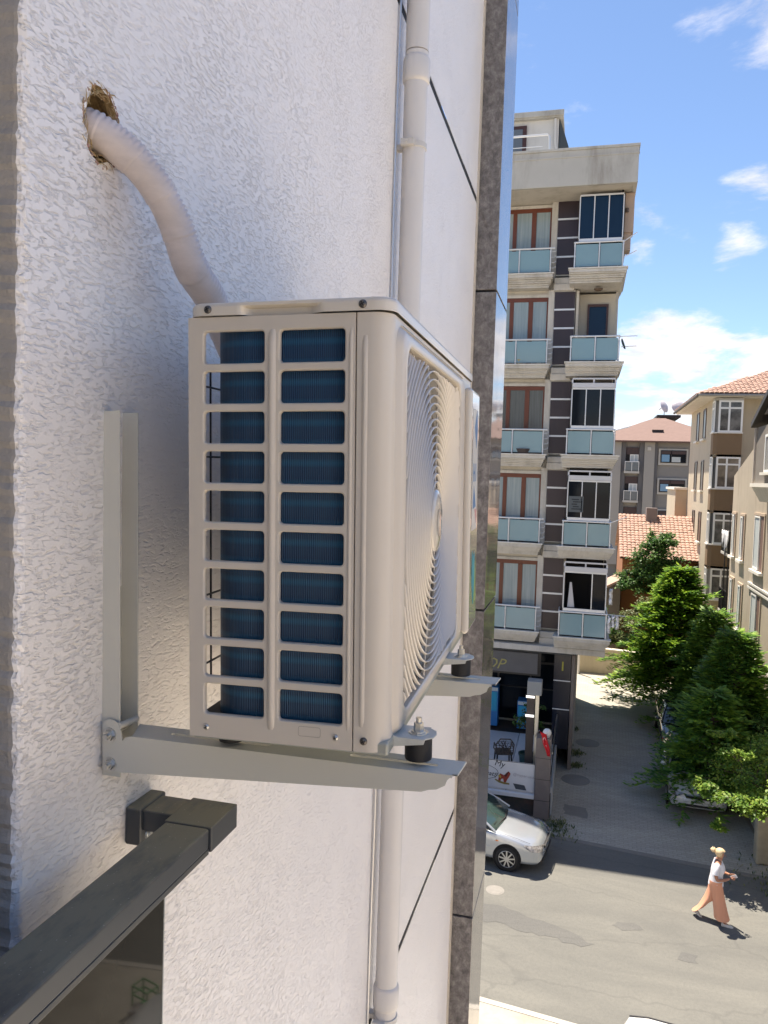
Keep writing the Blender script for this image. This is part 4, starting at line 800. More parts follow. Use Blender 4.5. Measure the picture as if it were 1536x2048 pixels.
# mass
YW = 26.1
mass = MB(); mass.box(-9, -1.215, YW, 34.6, -5.42, 9.0); mass.box(-1.215, -0.5, YW, 34.6, -5.42, 9.0); mass.box(-0.5, 0.80, 27.6, 34.6, -5.42, 9.0); mass.box(-9, 0.02, 28.3, 34.5, G, -5.42)
mass.build('wall', cream, ab)
box('side_pier', cream, ab, 0.72, 0.80, 26.5, 27.6, -5.42, 9.0)
ZS = [6.57 - 2.893 * k for k in range(5)]
for k, zf in enumerate(ZS):
    # door window with brown frame and net curtains
    for (cx0, cx1) in ((-3.85, -1.41), (-6.6, -4.6)):
        wf = MB(); z0, z1 = zf + 0.02, zf + 2.29
        wf.box(cx0, cx1, YW - 0.05, YW + 0.02, z1 - 0.13, z1); wf.box(cx1 - 0.05, cx1, YW - 0.05, YW + 0.02, z0, z1 - 0.13); wf.box(cx0, cx0 + 0.05, YW - 0.05, YW + 0.02, z0, z1 - 0.13)
        posts = ((-2.66, -2.53), (-2.05, -1.90)) if cx1 > -2 else ((-5.9, -5.78), (-5.35, -5.22))
        for a, b_ in posts: wf.box(a, b_, YW - 0.06, YW + 0.02, z0, z1 - 0.13)
        w_o = wf.build('balcony_door', wood, ab, bevel=0.008)
        xs = [cx0 + 0.05] + [x for p in posts for x in p] + [cx1 - 0.05]
        for i in range(0, len(xs), 2): box('pane', wglass if k != 2 else M('window_pane_dim', (0.07, 0.085, 0.09), 0.06, spec=0.7, var=0.6, vscale=3, stretch=(5, 1, 0.2), tint=(0.12, 0.14, 0.15)), w_o, xs[i], xs[i + 1], YW - 0.028, YW - 0.02, z0, z1 - 0.13)
        box('lintel', cream_l, ab, cx0 - 0.06, cx1 + 0.06, YW - 0.07, YW, z1 + 0.004, z1 + 0.10)
    box('door_surround', cream_l, ab, -1.405, -1.222, 25.93, YW, zf + 0.0, zf + 2.5)
    # slab with stepped mouldings, left
    for nm, (x0, x1, yf) in (('balcony_slab', (-7.2, -1.27, 25.38)), ('balcony_slab', (-0.76, 0.97, 24.93))):
        s_ = MB(); back = YW if x1 < 0 else 27.6; dr = 0.0
        s_.box(x0, x1, yf, back, zf - 0.10, zf)
        for i, (ins, za, zb) in enumerate(((0.04, 0.14, 0.10), (0.12, 0.20, 0.14), (0.16, 0.25, 0.20), (0.24, 0.31, 0.25), (0.28, 0.37, 0.31))):
            s_.box(x0 + ins * 0.06, x1 - ins * 0.45, yf + ins, back, zf - za, zf - zb - 0.0)
        so = s_.build(nm, cream_l if k < 3 else cream_l, ab, bevel=0.012)
        box('slab_edge', M('pale_coping', (0.6, 0.585, 0.54), 0.6, var=0.3, vscale=6, grime=0.5, gscale=4), so, x0 - 0.03, x1 + 0.03, yf - 0.03, yf + 0.25, zf + 0.001, zf + 0.04)
    # plum cladding panels
    box('panel_back', M('pale_joint', (0.45, 0.45, 0.44), 0.5), ab, -1.215, -0.555, 25.93, YW, zf + 0.06, zf + 2.47)
    for i in range(4):
        z0 = zf + 0.09 + i * 0.60
        if k == 4 and False: continue
        box('cladding_panel', plum, ab, -1.205, -0.565, 25.905, 25.928, z0, z0 + 0.535, bevel=0.004)
        if i < 3: box('joint_strip', alw, ab, -1.212, -0.558, 25.895, 25.927, z0 + 0.541, z0 + 0.596)
    fr = MB(); fr.box(-1.25, -0.60, 25.80, YW, zf - 0.44, zf - 0.22); fr.box(-1.24, -0.62, 25.84, YW, zf - 0.22, zf - 0.02); fr.build('stone_band', cream_l, ab, bevel=0.02)
    # railings
    for right in (False, True):
        x0, x1, y = (-7.0, -1.34, 25.48) if not right else (-0.63, 0.85, 25.02)
        rl = MB(); rl.tube([(x0, y, zf + 0.83), (x1 + 0.1 * (not right), y, zf + 0.83)], 0.028, 8)
        if right:
            rl.tube([(x0, y, zf + 0.83), (x0, 25.9, zf + 0.83)], 0.022, 6)
            if k not in (2,): rl.tube([(x1, y, zf + 0.83), (x1, 26.6, zf + 0.83)], 0.022, 6)
        ro = rl.build('balcony_railing', alw, ab, smooth=50)
        xs = [x0 + 0.02, x0 + (x1 - x0) * 0.51, x1 - 0.02] if right else [-6.6, -5.7, -4.8, -3.9, -3.2, -2.36, -1.37]
        for i, x in enumerate(xs):
            p = MB(); p.cyl((x, y, zf + 0.03), (0, 0, 1), 0.021, 0.79, 8); p.cyl((x, y - 0.03, zf + 0.72), (0, 1, 0), 0.025, 0.05, 8); p.cyl((x, y - 0.03, zf + 0.12), (0, 1, 0), 0.025, 0.05, 8); p.build('post', alw, ro, smooth=50)
            if i < len(xs) - 1: MB().box(x + 0.03, xs[i + 1] - 0.03, y + 0.012, y + 0.022, zf + 0.09, zf + 0.77).build('glass_panel', frost, ro)
        if not right:
            for j in range(4):
                c = MB(); zc = zf + 0.2 + j * 0.17; c.tube([(x1, y, zc), (x1 + 0.1, y + 0.02, zc + 0.01), (x1 + 0.14, y + 0.06, zc + 0.05), (x1 + 0.1, y + 0.09, zc + 0.07)], 0.011, 6); c.build('end_scroll', alw, ro, smooth=50)
        if right:
            MB().box(x0 - 0.005, x0 + 0.005, y + 0.04, 25.86, zf + 0.09, zf + 0.77).build('glass_panel', frost, ro); MB().box(x1 - 0.005, x1 + 0.005, y + 0.04, 26.5, zf + 0.09, zf + 0.77).build('glass_panel', frost, ro)
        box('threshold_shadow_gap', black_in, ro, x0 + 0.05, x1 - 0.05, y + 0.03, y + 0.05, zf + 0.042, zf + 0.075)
    # glazing of the right hand balcony
    if k != 1:
        gz = MB(); z0, z1 = zf + 0.9, (zf + 2.30 if k == 0 else zf + 2.13)
        X0, X1 = -0.51, 0.79; yg = 25.07
        gz.box(X0, X1, yg - 0.03, yg + 0.03, z0 - 0.04, z0 + 0.05); gz.box(X0, X1, yg - 0.02, yg + 0.02, z1 - 0.05, z1)
        nb = 4
        for i in range(nb):
            x = X0 + (X1 - X0) * i / (nb - 1)
            if k == 4 and i == 1: continue
            gz.box(x - 0.016, x + 0.016, yg - 0.025, yg + 0.025, z0 + 0.05, z1 - 0.05)
        go = gz.build('balcony_glazing', alw, ab, bevel=0.004)
        for i in range(nb - 1):
            a = X0 + (X1 - X0) * i / (nb - 1) + 0.018; b_ = X0 + (X1 - X0) * (i + 1) / (nb - 1) - 0.018
            if k == 4 and i < 2: continue
            box('pane', bglass if k == 0 else dglass, go, a, b_, yg - 0.004, yg + 0.004, z0 + 0.05, z1 - 0.05)
        if k == 2: box('pale_curtain', M('dim_cream', (0.12, 0.115, 0.09), 0.8), go, -0.46, -0.17, yg + 0.15, yg + 0.17, z1 - 0.5, z1 - 0.08)
        if k == 4:
            MB().add([(-0.38, yg + 0.2, z0 + 0.05), (-0.16, yg + 0.2, z0 + 0.05), (-0.27, yg + 0.22, z0 + 0.85), (-0.33, yg + 0.22, z0 + 0.85), (-0.38, yg + 0.24, z0 + 0.05), (-0.16, yg + 0.24, z0 + 0.05), (-0.27, yg + 0.24, z0 + 0.85), (-0.33, yg + 0.24, z0 + 0.85)], [(0, 1, 2, 3), (7, 6, 5, 4), (0, 4, 5, 1), (1, 5, 6, 2), (2, 6, 7, 3), (3, 7, 4, 0)]).build('white_drape', M('white_drape', (0.5, 0.5, 0.52), 0.8), go)
        if k >= 2:
            tb = MB(); tb.box(X0, X1 + 0.02, yg - 0.05, yg + 0.05, z1 + 0.003, z1 + 0.15); tb.box(X0, X1, yg - 0.02, yg + 0.02, z1 + 0.26, z1 + 0.31)
            for x in (X0, (X0 + X1) / 2, X1): tb.box(x - 0.025, x + 0.025, yg - 0.02, yg + 0.02, z1 + 0.15, z1 + 0.26)
            tb.build('blind_box', M('alu_blind', (0.52, 0.53, 0.55), 0.4), go, bevel=0.004)
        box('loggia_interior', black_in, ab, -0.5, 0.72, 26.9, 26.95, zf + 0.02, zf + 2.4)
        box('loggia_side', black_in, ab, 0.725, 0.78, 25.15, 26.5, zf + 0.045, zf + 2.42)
    else:
        # open balcony: back wall with a dark door and a ceiling lamp
        box('loggia_back', M('warm_loggia', (0.42, 0.385, 0.32), 0.85, var=0.3), ab, -0.5, 0.72, 26.40, 26.5, zf + 0.02, zf + 2.44)
        d = MB(); d.box(-0.16, -0.10, 26.33, 26.42, zf + 0.02, zf + 2.1); d.box(0.44, 0.50, 26.33, 26.42, zf + 0.02, zf + 2.1); d.box(-0.10, 0.44, 26.33, 26.42, zf + 2.02, zf + 2.1); do = d.build('loggia_door', M('dark_brown_frame', (0.06, 0.025, 0.02), 0.4), ab)
        box('pane', bglass, do, -0.10, 0.44, 26.37, 26.38, zf + 0.02, zf + 2.02)
        MB().lathe([(0, -0.07), (0.08, -0.065), (0.13, -0.03), (0.145, 0.0), (0, 0.0)], (0.15, 25.7, zf + 2.443), 18).build('ceiling_lamp', M('bronze_lamp', (0.10, 0.07, 0.05), 0.5), ab, smooth=60)
        box('bracket_pillar', cream, ab, -0.52, -0.44, 25.9, 26.4, zf + 0.02, zf + 2.45)
# top floor: deep fascia, side cheek, ceiling of the roof overhang, penthouse
fa = MB(); fa.box(-9.2, 1.14, 24.5, 24.62, 8.96, 10.02); fa.box(1.02, 1.14, 24.62, 34.8, 8.96, 10.02); fa.box(-9.2, 1.17, 24.47, 34.8, 10.02, 10.10); fa.box(-9.2, 1.16, 24.48, 24.6, 9.80, 9.86)
fa.build('roof_fascia', greyc, ab, bevel=0.01)
box('roof_soffit', cream, ab, -9.2, 1.02, 24.62, 27.6, 8.99, 9.06)
box('side_cheek', warmw, ab, 0.84, 1.115, 25.35, 25.9, 7.75, 8.958)
box('side_cheek', warmw, ab, 0.84, 1.05, 25.40, 25.9, 7.22, 7.748)
MB().cyl((0.90, 25.3, 8.35), (0, 0, 1), 0.05, 0.12, 10).build('wall_lamp', M('bronze_lamp', (0, 0, 0)), ab, smooth=60)
ph = MB(); ph.box(-9, -1.36, 27.0, 33, 10.1, 12.12); ph.build('penthouse_wall', M('pale_penthouse', (0.56, 0.55, 0.52), 0.8, var=0.2, grime=0.4), ab)
ph = MB(); ph.box(-9.2, -1.22, 26.85, 33.2, 12.12, 12.30); ph.box(-9.2, -1.20, 26.8, 26.88, 12.16, 12.34); ph.build('penthouse_eave', greyc, ab, bevel=0.01)
ph = MB(); ph.prism([(-1.33, 12.115), (-1.02, 11.2), (-0.85, 10.105), (-1.36, 10.105)], 'xz', 27.02, 33); ph.build('slated_slope', M('dark_slate_sheet', (0.05, 0.06, 0.065), 0.5, var=0.5, vscale=6, stretch=(3, 3, 0.3)), ab)
MB().tube([(-1.48, 26.93, 12.1), (-1.46, 26.93, 11.3), (-1.38, 26.93, 10.9), (-1.22, 26.93, 10.72)], 0.045, 8).build('downpipe', M('pale_penthouse', (0, 0, 0)), ab, smooth=60)
pw = MB(); pw.box(-4.2, -2.42, 26.93, 27.02, 10.5, 11.95); pwo = pw.build('penthouse_window', M('dark_brown_frame', (0, 0, 0)), ab); box('pane', M('grey_pane', (0.12, 0.14, 0.16), 0.1), pwo, -4.1, -2.55, 26.91, 26.93, 10.6, 11.83)
pr_ = MB(); pr_.tube([(-9, 25.2, 10.85), (-1.62, 25.2, 10.85), (-1.55, 25.2, 10.8), (-1.52, 25.2, 10.12)], 0.035, 8); pr_.tube([(-9, 25.2, 10.5), (-1.75, 25.2, 10.5)], 0.012, 6); pr_.tube([(-9, 25.2, 10.3), (-1.75, 25.2, 10.3)], 0.012, 6)
pr_.build('roof_railing', alw, ab, smooth=60)
# underside, beam and the glazed ground floor
box('beam', cream_l, ab, -9, 0.86, 25.45, 28.3, -5.62, -5.425, bevel=0.02)
box('shop_soffit', M('dark_soffit', (0.05, 0.055, 0.06), 0.7), ab, -9, -0.15, 25.6, 28.3, -5.70, -5.625)
shp = MB()
for x in (-6.5, -5.2, -3.9, -2.75, -1.6, -0.75): shp.box(x - 0.03, x + 0.03, 27.95, 28.05, -8.72, -5.7)
shp.box(-6.5, -0.75, 27.95, 28.05, -6.62, -6.55); shp.box(-6.5, -0.75, 27.95, 28.05, -7.55, -7.51)
sho = shp.build('shop_front', M('black_frame', (0.02, 0.02, 0.022), 0.4), ab); box('pane', dglass, sho, -6.5, -0.75, 28.0, 28.02, -8.72, -5.7)
pl = MB(); pl.box(-0.72, -0.18, 25.75, 28.3, G + 0.65, -5.7); plo = pl.build('corner_pillar', M('black_cladding', (0.018, 0.02, 0.03), 0.25), ab)
for z in (-6.6, -7.55): box('joint_strip', alw, plo, -0.725, -0.175, 25.735, 25.749, z, z + 0.03)
box('side_wall_low', M('brown_side_wall', (0.18, 0.15, 0.13), 0.8, var=0.6, vscale=3), ab, -0.16, -0.05, 25.7, 34.4, G, -5.7)
box('yellow_label', M('yellow_label', (0.35, 0.33, 0.05), 0.5), plo, -0.47, -0.42, 25.736, 25.749, -6.25, -5.95)

# sign board with yellow script and steel letters of the cafe
sb = root('shop_sign', (-3, 25.7, -6.3), 'dark shop sign board with thin yellow script lettering over the terrace', 'sign')
box('board', M('sign_slate', (0.10, 0.10, 0.105), 0.6, var=0.6, vscale=3), sb, -5.2, -1.25, 25.62, 25.69, -6.42, -5.74)
box('frame', M('black_frame', (0, 0, 0)), sb, -5.3, -1.15, 25.69, 25.74, -6.50, -5.705)
tm = text_mesh('TROP', 0.50, 0.004, shear=0.35); lt = link('lettering', tm, sb, M('yellow_script', (0.30, 0.28, 0.10), 0.5)); lt.matrix_local = Matrix.Translation((-3.62, 25.612, -6.30)) @ Matrix.Rotation(math.radians(2), 4, 'Y') @ Matrix.Rotation(PI / 2, 4, 'X')
# strip lights of the shop ceiling
for i, (x, y, z, l_) in enumerate(((-2.35, 26.7, -6.30, 0.9), (-2.95, 25.9, -6.50, 0.4))):
    lf = tag(MB().box(x, x + l_, y, y + 0.08, z, z + 0.04).build('strip_light', M('lamp_white', (0.9, 0.9, 0.9), 0.3)), ('longer' if i == 0 else 'shorter') + ' white strip lamp in the dark shop under the sign board', 'ceiling light')
    nb_ = lf.data.materials[0].node_tree.nodes['Principled BSDF']; nb_.inputs['Emission Color'].default_value = (1, 0.98, 0.92, 1); nb_.inputs['Emission Strength'].default_value = 0.6

# ------------------------------------------------------------ cafe terrace
ct = root('cafe_terrace', (-4, 24, G), 'raised white cafe terrace with granite pillar beside the alley', 'terrace')
TF = -8.74
box('plinth', M('dark_plinth', (0.045, 0.043, 0.042), 0.7, var=0.8, vscale=2, tint=(0.11, 0.06, 0.05)), ct, -9, -0.56, 21.78, 28.2, G, TF - 0.12)
fl = MB()
tile = M('white_terrace_tile', (0.55, 0.56, 0.58), 0.4, var=0.4, vscale=4)
for i in range(7):
    for j in range(4):
        x0 = -9 + i * 1.2; y0 = 21.72 + j * 1.2
        MB().box(x0 + 0.01, min(x0 + 1.19, -0.62), y0 + 0.01, y0 + 1.19, TF - 0.12, TF + 0.002 * ((i + j) % 2)).build('tile', tile, ct)
box('terrace_edge', M('white_edge', (0.66, 0.67, 0.68), 0.5), ct, -9, -0.97, 21.60, 21.715, TF - 0.22, TF - 0.10, bevel=0.01)
gran = M('brown_granite', (0.15, 0.13, 0.125), 0.45, var=0.7, vscale=5, grime=0.3)
gp = MB(); gp.box(-1.0, -0.58, 21.55, 21.97, G, -7.18); gpo = gp.build('pillar', gran, ct, bevel=0.012)
for z in (-8.95, -8.35, -7.75): box('stone_joint', dark_gap, gpo, -1.003, -0.577, 21.547, 21.973, z, z + 0.012)
MB().lathe([(0.0, 0.22), (0.06, 0.205), (0.105, 0.16), (0.12, 0.10), (0.105, 0.04), (0.07, 0.0), (0.08, -0.01)], (-0.72, 21.76, -7.17), 20).build('globe_lamp', M('white_globe', (0.7, 0.7, 0.68), 0.3), ct, smooth=70)
sw_ = MB(); sw_.box(-0.60, -0.52, 21.97, 25.7, G, TF + 0.02); sw_.build('side_kerb_wall', M('pale_side_panel', (0.42, 0.45, 0.47), 0.5, var=0.4), ct, bevel=0.008)
gs = MB(); gs.box(-0.575, -0.545, 22.0, 25.7, -7.75, -7.70); gso = gs.build('side_railing', zinc, ct); box('glass_panel', M('clear_glass', (0.03, 0.04, 0.045), 0.05, spec=0.7, trans=0.0), gso, -0.566, -0.556, 22.05, 25.65, TF + 0.03, -7.75)
sc = MB(); sc.box(-1.10, -1.00, 22.25, 22.35, TF, -6.15); sco = sc.build('steel_post', M('brushed_steel', (0.50, 0.50, 0.47), 0.3, metal=0.8, var=0.6, vscale=8, stretch=(1, 1, 0.2)), ct)
hb2 = MB(); hb2.box(-1.34, -0.93, 22.1, 22.5, -6.15, -5.75); hb2.build('post_head', M('grey_box', (0.20, 0.22, 0.24), 0.5), ct, bevel=0.02)
for z in (-6.23, -6.78): 
    box('light_strip', M('lamp_white', (0, 0, 0)), ct, -1.36, -1.12, 22.08, 22.12, z, z + 0.06)
box('dark_panel', M('brown_dark_panel', (0.05, 0.04, 0.038), 0.6), ct, -1.34, -1.12, 22.2, 22.3, TF, -6.25)
# banner with the rocking horse
bn = root('banner', (-2.6, 21.7, -8.6), 'white cafe banner with black script and a red rocking horse emblem', 'banner')
BX0, BX1, BY = -3.9, -1.02, 21.68
box('cloth', M('banner_cloth', (0.58, 0.59, 0.61), 0.6, var=0.2), bn, BX0, BX1, BY, BY + 0.006, -8.78, -7.98)
inkb = M('banner_ink', (0.03, 0.035, 0.04), 0.6); inkf = M('banner_faint_ink', (0.36, 0.35, 0.38), 0.6)
def banner_text(t_, size, x, z, mat, rot=4, name='lettering', sh=0.15):
    o = link(name, text_mesh(t_, size, 0.001, shear=sh), bn, mat); o.matrix_local = Matrix.Translation((x, BY - 0.004, z)) @ Matrix.Rotation(math.radians(rot), 4, 'Y') @ Matrix.Rotation(PI / 2, 4, 'X'); return o
banner_text('My', 0.24, -2.15, -8.14, inkb, 8); banner_text('Parsuatş', 0.19, -2.72, -8.42, inkb, 4, sh=0.25); banner_text('@mypar.uatas', 0.11, -1.62, -8.37, inkf, 3)
ov = MB(); ls = [[], []]
for k in range(41):
    t = 2 * PI * k / 40; ls[0].append((-2.62 + 0.60 * math.cos(t), BY - 0.003, -8.36 + 0.235 * math.sin(t))); ls[1].append((-2.62 + 0.585 * math.cos(t), BY - 0.003, -8.36 + 0.222 * math.sin(t)))
ov.loft(ls, close=False); ov.build('oval_outline', inkb, bn)
def flat(name, mat, pts, dy=0.003): return MB().prism(pts, 'xz', BY - dy, BY - dy + 0.002).build(name, mat, bn)
flat('rocker', M('rocker_olive', (0.22, 0.17, 0.05), 0.6), [(-2.12, -8.56), (-2.0, -8.63), (-1.85, -8.66), (-1.7, -8.655), (-1.7, -8.61), (-1.85, -8.60), (-2.0, -8.57), (-2.1, -8.53)], 0.005)
flat('horse_body', M('horse_red', (0.30, 0.05, 0.03), 0.6), [(-2.02, -8.56), (-2.0, -8.42), (-1.97, -8.36), (-1.86, -8.40), (-1.80, -8.34), (-1.72, -8.28), (-1.68, -8.34), (-1.72, -8.44), (-1.76, -8.50), (-1.80, -8.60), (-1.86, -8.60), (-1.88, -8.50), (-1.94, -8.52), (-1.95, -8.58)], 0.007)
flat('horse_mane', M('horse_dark', (0.08, 0.02, 0.02), 0.6), [(-1.86, -8.41), (-1.80, -8.33), (-1.74, -8.27), (-1.73, -8.30), (-1.80, -8.45)], 0.009)
flat('horse_saddle', M('horse_yellow', (0.45, 0.30, 0.05), 0.6), [(-1.98, -8.38), (-1.93, -8.46), (-1.96, -8.50), (-2.03, -8.44)], 0.011)
flat('grey_parallelogram', M('grey_print', (0.06, 0.07, 0.085), 0.6), [(-1.60, -8.60), (-1.28, -8.62), (-1.22, -8.76), (-1.52, -8.755)], 0.004)
flat('top_line', inkb, [(BX0, -7.985), (BX1, -7.985), (BX1, -8.0), (BX0, -8.0)], 0.004)
# small furniture on the terrace
chm = M('dark_wicker', (0.075, 0.06, 0.05), 0.7, var=0.8, vscale=25, tint=(0.03, 0.025, 0.02))
def chair(x, y, rz, label, full=True):
    c = thing('wicker_chair', (x, y, TF + 0.003), label, 'chair', 'chairs on the cafe terrace', rz)
    for sx_ in (-0.21, 0.21):
        for sy_ in (-0.2, 0.2): MB().tube([(sx_ * 1.1, sy_ * 1.1, 0), (sx_, sy_, 0.42)], [0.022, 0.028], 6).build('leg', M('chair_leg', (0.02, 0.02, 0.02), 0.5), c)
    s = MB(); s.box(-0.25, 0.25, -0.24, 0.24, 0.40, 0.46)
    s.build('seat', chm, c, bevel=0.02)
    bk = MB(); r = random.Random(3)
    bk.tube([(-0.25, 0.22, 0.44), (-0.27, 0.27, 0.75), (-0.15, 0.30, 0.92), (0.15, 0.30, 0.92), (0.27, 0.27, 0.75), (0.25, 0.22, 0.44)], 0.02, 6)
    for i in range(15):
        a = r.uniform(-0.24, 0.24); b_ = r.uniform(-0.24, 0.24); bk.tube([(a, 0.23, 0.46), (b_, 0.28, r.uniform(0.7, 0.9))], 0.008, 4)
    for i in range(6): bk.tube([(-0.25, 0.235 + 0.008 * i, 0.5 + i * 0.065), (0.25, 0.235 + 0.008 * i, 0.5 + i * 0.065 + r.uniform(-0.04, 0.04))], 0.008, 4)
    bk.build('backrest', chm, c)
    for sx_ in (-0.26, 0.26): MB().tube([(sx_, 0.22, 0.64), (sx_, -0.15, 0.66), (sx_, -0.22, 0.45)], 0.018, 6).build('armrest', chm, c)
    return c
chair(-2.05, 23.3, math.radians(195), 'dark wicker armchair standing on the white terrace behind the banner')
pot = root('plant_pot', (-1.33, 23.1, TF), 'dark green round plant pot with a leafy shrub beside the steel post', 'plant pot')
MB().lathe([(0, 0.003), (0.19, 0.003), (0.235, 0.5), (0.26, 0.5), (0.26, 0.55), (0.215, 0.55), (0.205, 0.48), (0, 0.48)], (-1.33, 23.1, TF), 24).build('pot', M('dark_green_glaze', (0.015, 0.05, 0.05), 0.3), pot, smooth=40)
# blue display fridge and its neighbour seen through the shop front
for (x, w_, z1, lab) in ((-3.05, 0.42, -7.35, 'tall lit blue drinks cabinet with a white top behind the terrace chairs'), (-1.95, 0.40, -7.75, 'lower blue drinks cabinet beside the potted shrub')):
    fg = root('drinks_cabinet', (x, 27.2, TF), lab, 'cabinet', 'blue cabinets in the shop')
    box('body', M('cabinet_blue', (0.02, 0.16, 0.42), 0.4), fg, x, x + w_, 27.0, 27.5, TF + 0.003, z1, bevel=0.01)
    box('header', M('cabinet_light', (0.45, 0.52, 0.56), 0.4), fg, x + 0.02, x + w_ - 0.02, 26.985, 26.999, z1 - 0.14, z1 - 0.02)
    box('door', M('cabinet_cyan', (0.03, 0.30, 0.50), 0.2), fg, x + 0.04, x + w_ - 0.04, 26.985, 26.999, z1 - 0.85, z1 - 0.18)
# flag on a slanting pole at the granite pillar
fgp = root('flag', (-1.0, 21.9, -7.1), 'small red flag with white crescent and star hanging on a pole by the pillar', 'flag')
MB().tube([(-1.06, 22.2, -7.35), (-0.93, 21.5, -6.95)], 0.012, 6).build('pole', zinc, fgp, smooth=60)
fm = MB(); F0 = Vector((-0.94, 21.48, -6.97)); vs = []; nu, nv = 16, 8
def flag_pt(u, v):     # u down the hanging length 0..1, v across 0..1
    return F0 + Vector((0.03 + 0.22 * u + 0.17 * v * (1 - 0.35 * u) + 0.012 * math.sin(9 * u + 2 * v), 0.05 * math.sin(5 * u) * v + 0.03 * math.sin(14 * v + 3 * u) - 0.05 * u, -0.64 * u - 0.06 * v * (1 - u)))
fm.loft([[flag_pt(i / nu, j / nv) for j in range(nv + 1)] for i in range(nu + 1)], close=False)
fo_ = fm.build('cloth', M('flag_red', (0.55, 0.012, 0.02), 0.7), fgp, smooth=180); md = fo_.modifiers.new('thick', 'SOLIDIFY'); md.thickness = 0.004
wm_ = M('flag_white', (0.75, 0.75, 0.75), 0.7); cr_ = MB(); ls = []
for k in range(13):
    t = math.radians(40 + 280 * k / 12); w_ = 0.045 * math.sin(PI * k / 12)
    a = flag_pt(0.33 + 0.13 * math.cos(t), 0.5 + 0.36 * math.sin(t)); b_ = flag_pt(0.33 + (0.13 - w_) * math.cos(t) + 0.02 * (w_ > 0), 0.5 + (0.36 - 2.4 * w_) * math.sin(t)); ls.append([a + Vector((0, -0.008, 0.0)), b_ + Vector((0, -0.008, 0.0))])
cr_.loft(ls, close=False); cr_.build('crescent', wm_, fgp)
st5 = []
for k in range(10):
    t = 2 * PI * k / 10; r_ = 1 if k % 2 == 0 else 0.4; st5.append(flag_pt(0.56 + 0.055 * r_ * math.cos(t), 0.5 + 0.16 * r_ * math.sin(t)) + Vector((0, -0.009, 0)))
s5 = MB(); s5.add(st5 + [flag_pt(0.56, 0.5) + Vector((0, -0.009, 0))], [(i, (i + 1) % 10, 10) for i in range(10)]); s5.build('star', wm_, fgp)
# things of the balconies
rods = ((0, 0.86, 7.40, 0.36, 0.62), (0, 0.86, 6.92, 0.36, 0.42), (1, 0.86, 4.49, 0.50, 0.0), (1, 0.90, 4.18, 0.45, 0.0), (2, 0.86, 1.60, 0.42, 0.28), (3, 0.86, -1.27, 0.45, 0.45), (4, 0.86, -4.17, 0.55, 0.0))
fln = ('top', 'second', 'third', 'fourth', 'lowest')
for i, (k, x, z, l_, s_) in enumerate(rods):
    tag(MB().tube([(x, 25.05, z), (x + l_, 25.05 - 0.1, z + l_ * s_)], 0.014, 6).build('drying_rod', alw, smooth=60), ('upper' if i in (0, 2) else 'lower' if i in (1, 3) else 'single') + ' metal drying rod sticking out of the ' + fln[k] + ' floor right balcony', 'rod', 'drying rods of the apartment balconies')
MB_ = MB().lathe([(0, 0.0), (0.13, 0.01), (0.17, 0.03), (0.175, 0.05)], n=20)
dsh = MB_.build('satellite_dish', M('dark_dish', (0.02, 0.05, 0.06), 0.5), smooth=60); dsh.matrix_world = Matrix.Translation((0.93, 25.1, 3.64 + 0.62)) @ Matrix.Rotation(math.radians(70), 4, 'Y'); md = dsh.modifiers.new('thick', 'SOLIDIFY'); md.thickness = 0.01
tag(dsh, 'small dark dish at the right end of the second floor balcony rail', 'dish')
lr = random.Random(5)
for i, (x, z, h_) in enumerate(((0.93, -4.2, 0.55), (1.05, -4.2, 0.35), (0.93, -3.35, 0.5), (1.16, -4.19, 0.42))):
    m = MB(); ls = []
    for a in range(7):
        ls.append([(x + 0.05 * math.sin(a * 1.3 + b_ * 2 + i), 24.98 + 0.06 * b_ / 3, z - h_ * a / 6 + 0.015 * math.sin(b_ * 3 + a)) for b_ in range(6)])
    m.loft(ls, close=False); o = m.build('laundry', M('white_laundry', (0.66, 0.68, 0.72), 0.8, var=0.5, vscale=12), smooth=180); md = o.modifiers.new('thick', 'SOLIDIFY'); md.thickness = 0.02
    tag(o, ('long white cloth hanging nearest the lowest balcony rail', 'short white cloth hanging in the middle of the lowest rod', 'white cloth hung highest at the side of the lowest balcony glazing', 'white cloth hanging outermost on the lowest rod')[i], 'laundry', 'washing at the lowest right balcony')
# paper notice behind the third glazing
nt_ = root('window_notice', (-0.3, 25.2, ZS[3] + 1.1), 'pale printed notice standing behind the glazing of the fourth floor balcony', 'notice')
box('paper', M('notice_paper', (0.085, 0.10, 0.11), 0.7), nt_, -0.47, -0.02, 25.045, 25.055, ZS[3] + 1.12, ZS[3] + 1.62)
for j in range(5): 
    box('print_line', M('notice_ink', (0.02, 0.025, 0.03), 0.7), nt_, -0.38 + 0.04 * (j % 2), -0.09 - 0.06 * (j % 3), 25.04, 25.044, ZS[3] + 1.20 + j * 0.075, ZS[3] + 1.235 + j * 0.075)
for i, (x, k, w_, c_) in enumerate(((-2.25, 1, 0.28, (0.30, 0.27, 0.15)), (-1.62, 1, 0.14, (0.6, 0.62, 0.62)), (0.45, 1, 0.3, (0.10, 0.09, 0.08)), (-0.1, 1, 0.2, (0.3, 0.33, 0.35)), (-2.0, 2, 0.5, (0.05, 0.04, 0.04)))):
    y = 25.62 if x < -1 else 25.25
    m = MB(); m.lathe([(0, 0), (w_ * 0.4, 0), (w_ * 0.5, 0.14), (w_ * 0.52, 0.16), (0, 0.16)], (x, y, ZS[k] + 0.045), 12); tag(m.build('balcony_pot', M('pot_%d' % i, c_, 0.6), smooth=40), ('yellowish pot behind the frosted glass of the second floor left balcony', 'small white pot at the right of the second floor left balcony', 'dark pot near the right end of the second floor right balcony', 'grey pot near the left end of the second floor right balcony', 'dark tub on the third floor left balcony')[i], 'pot', 'pots on the balconies')

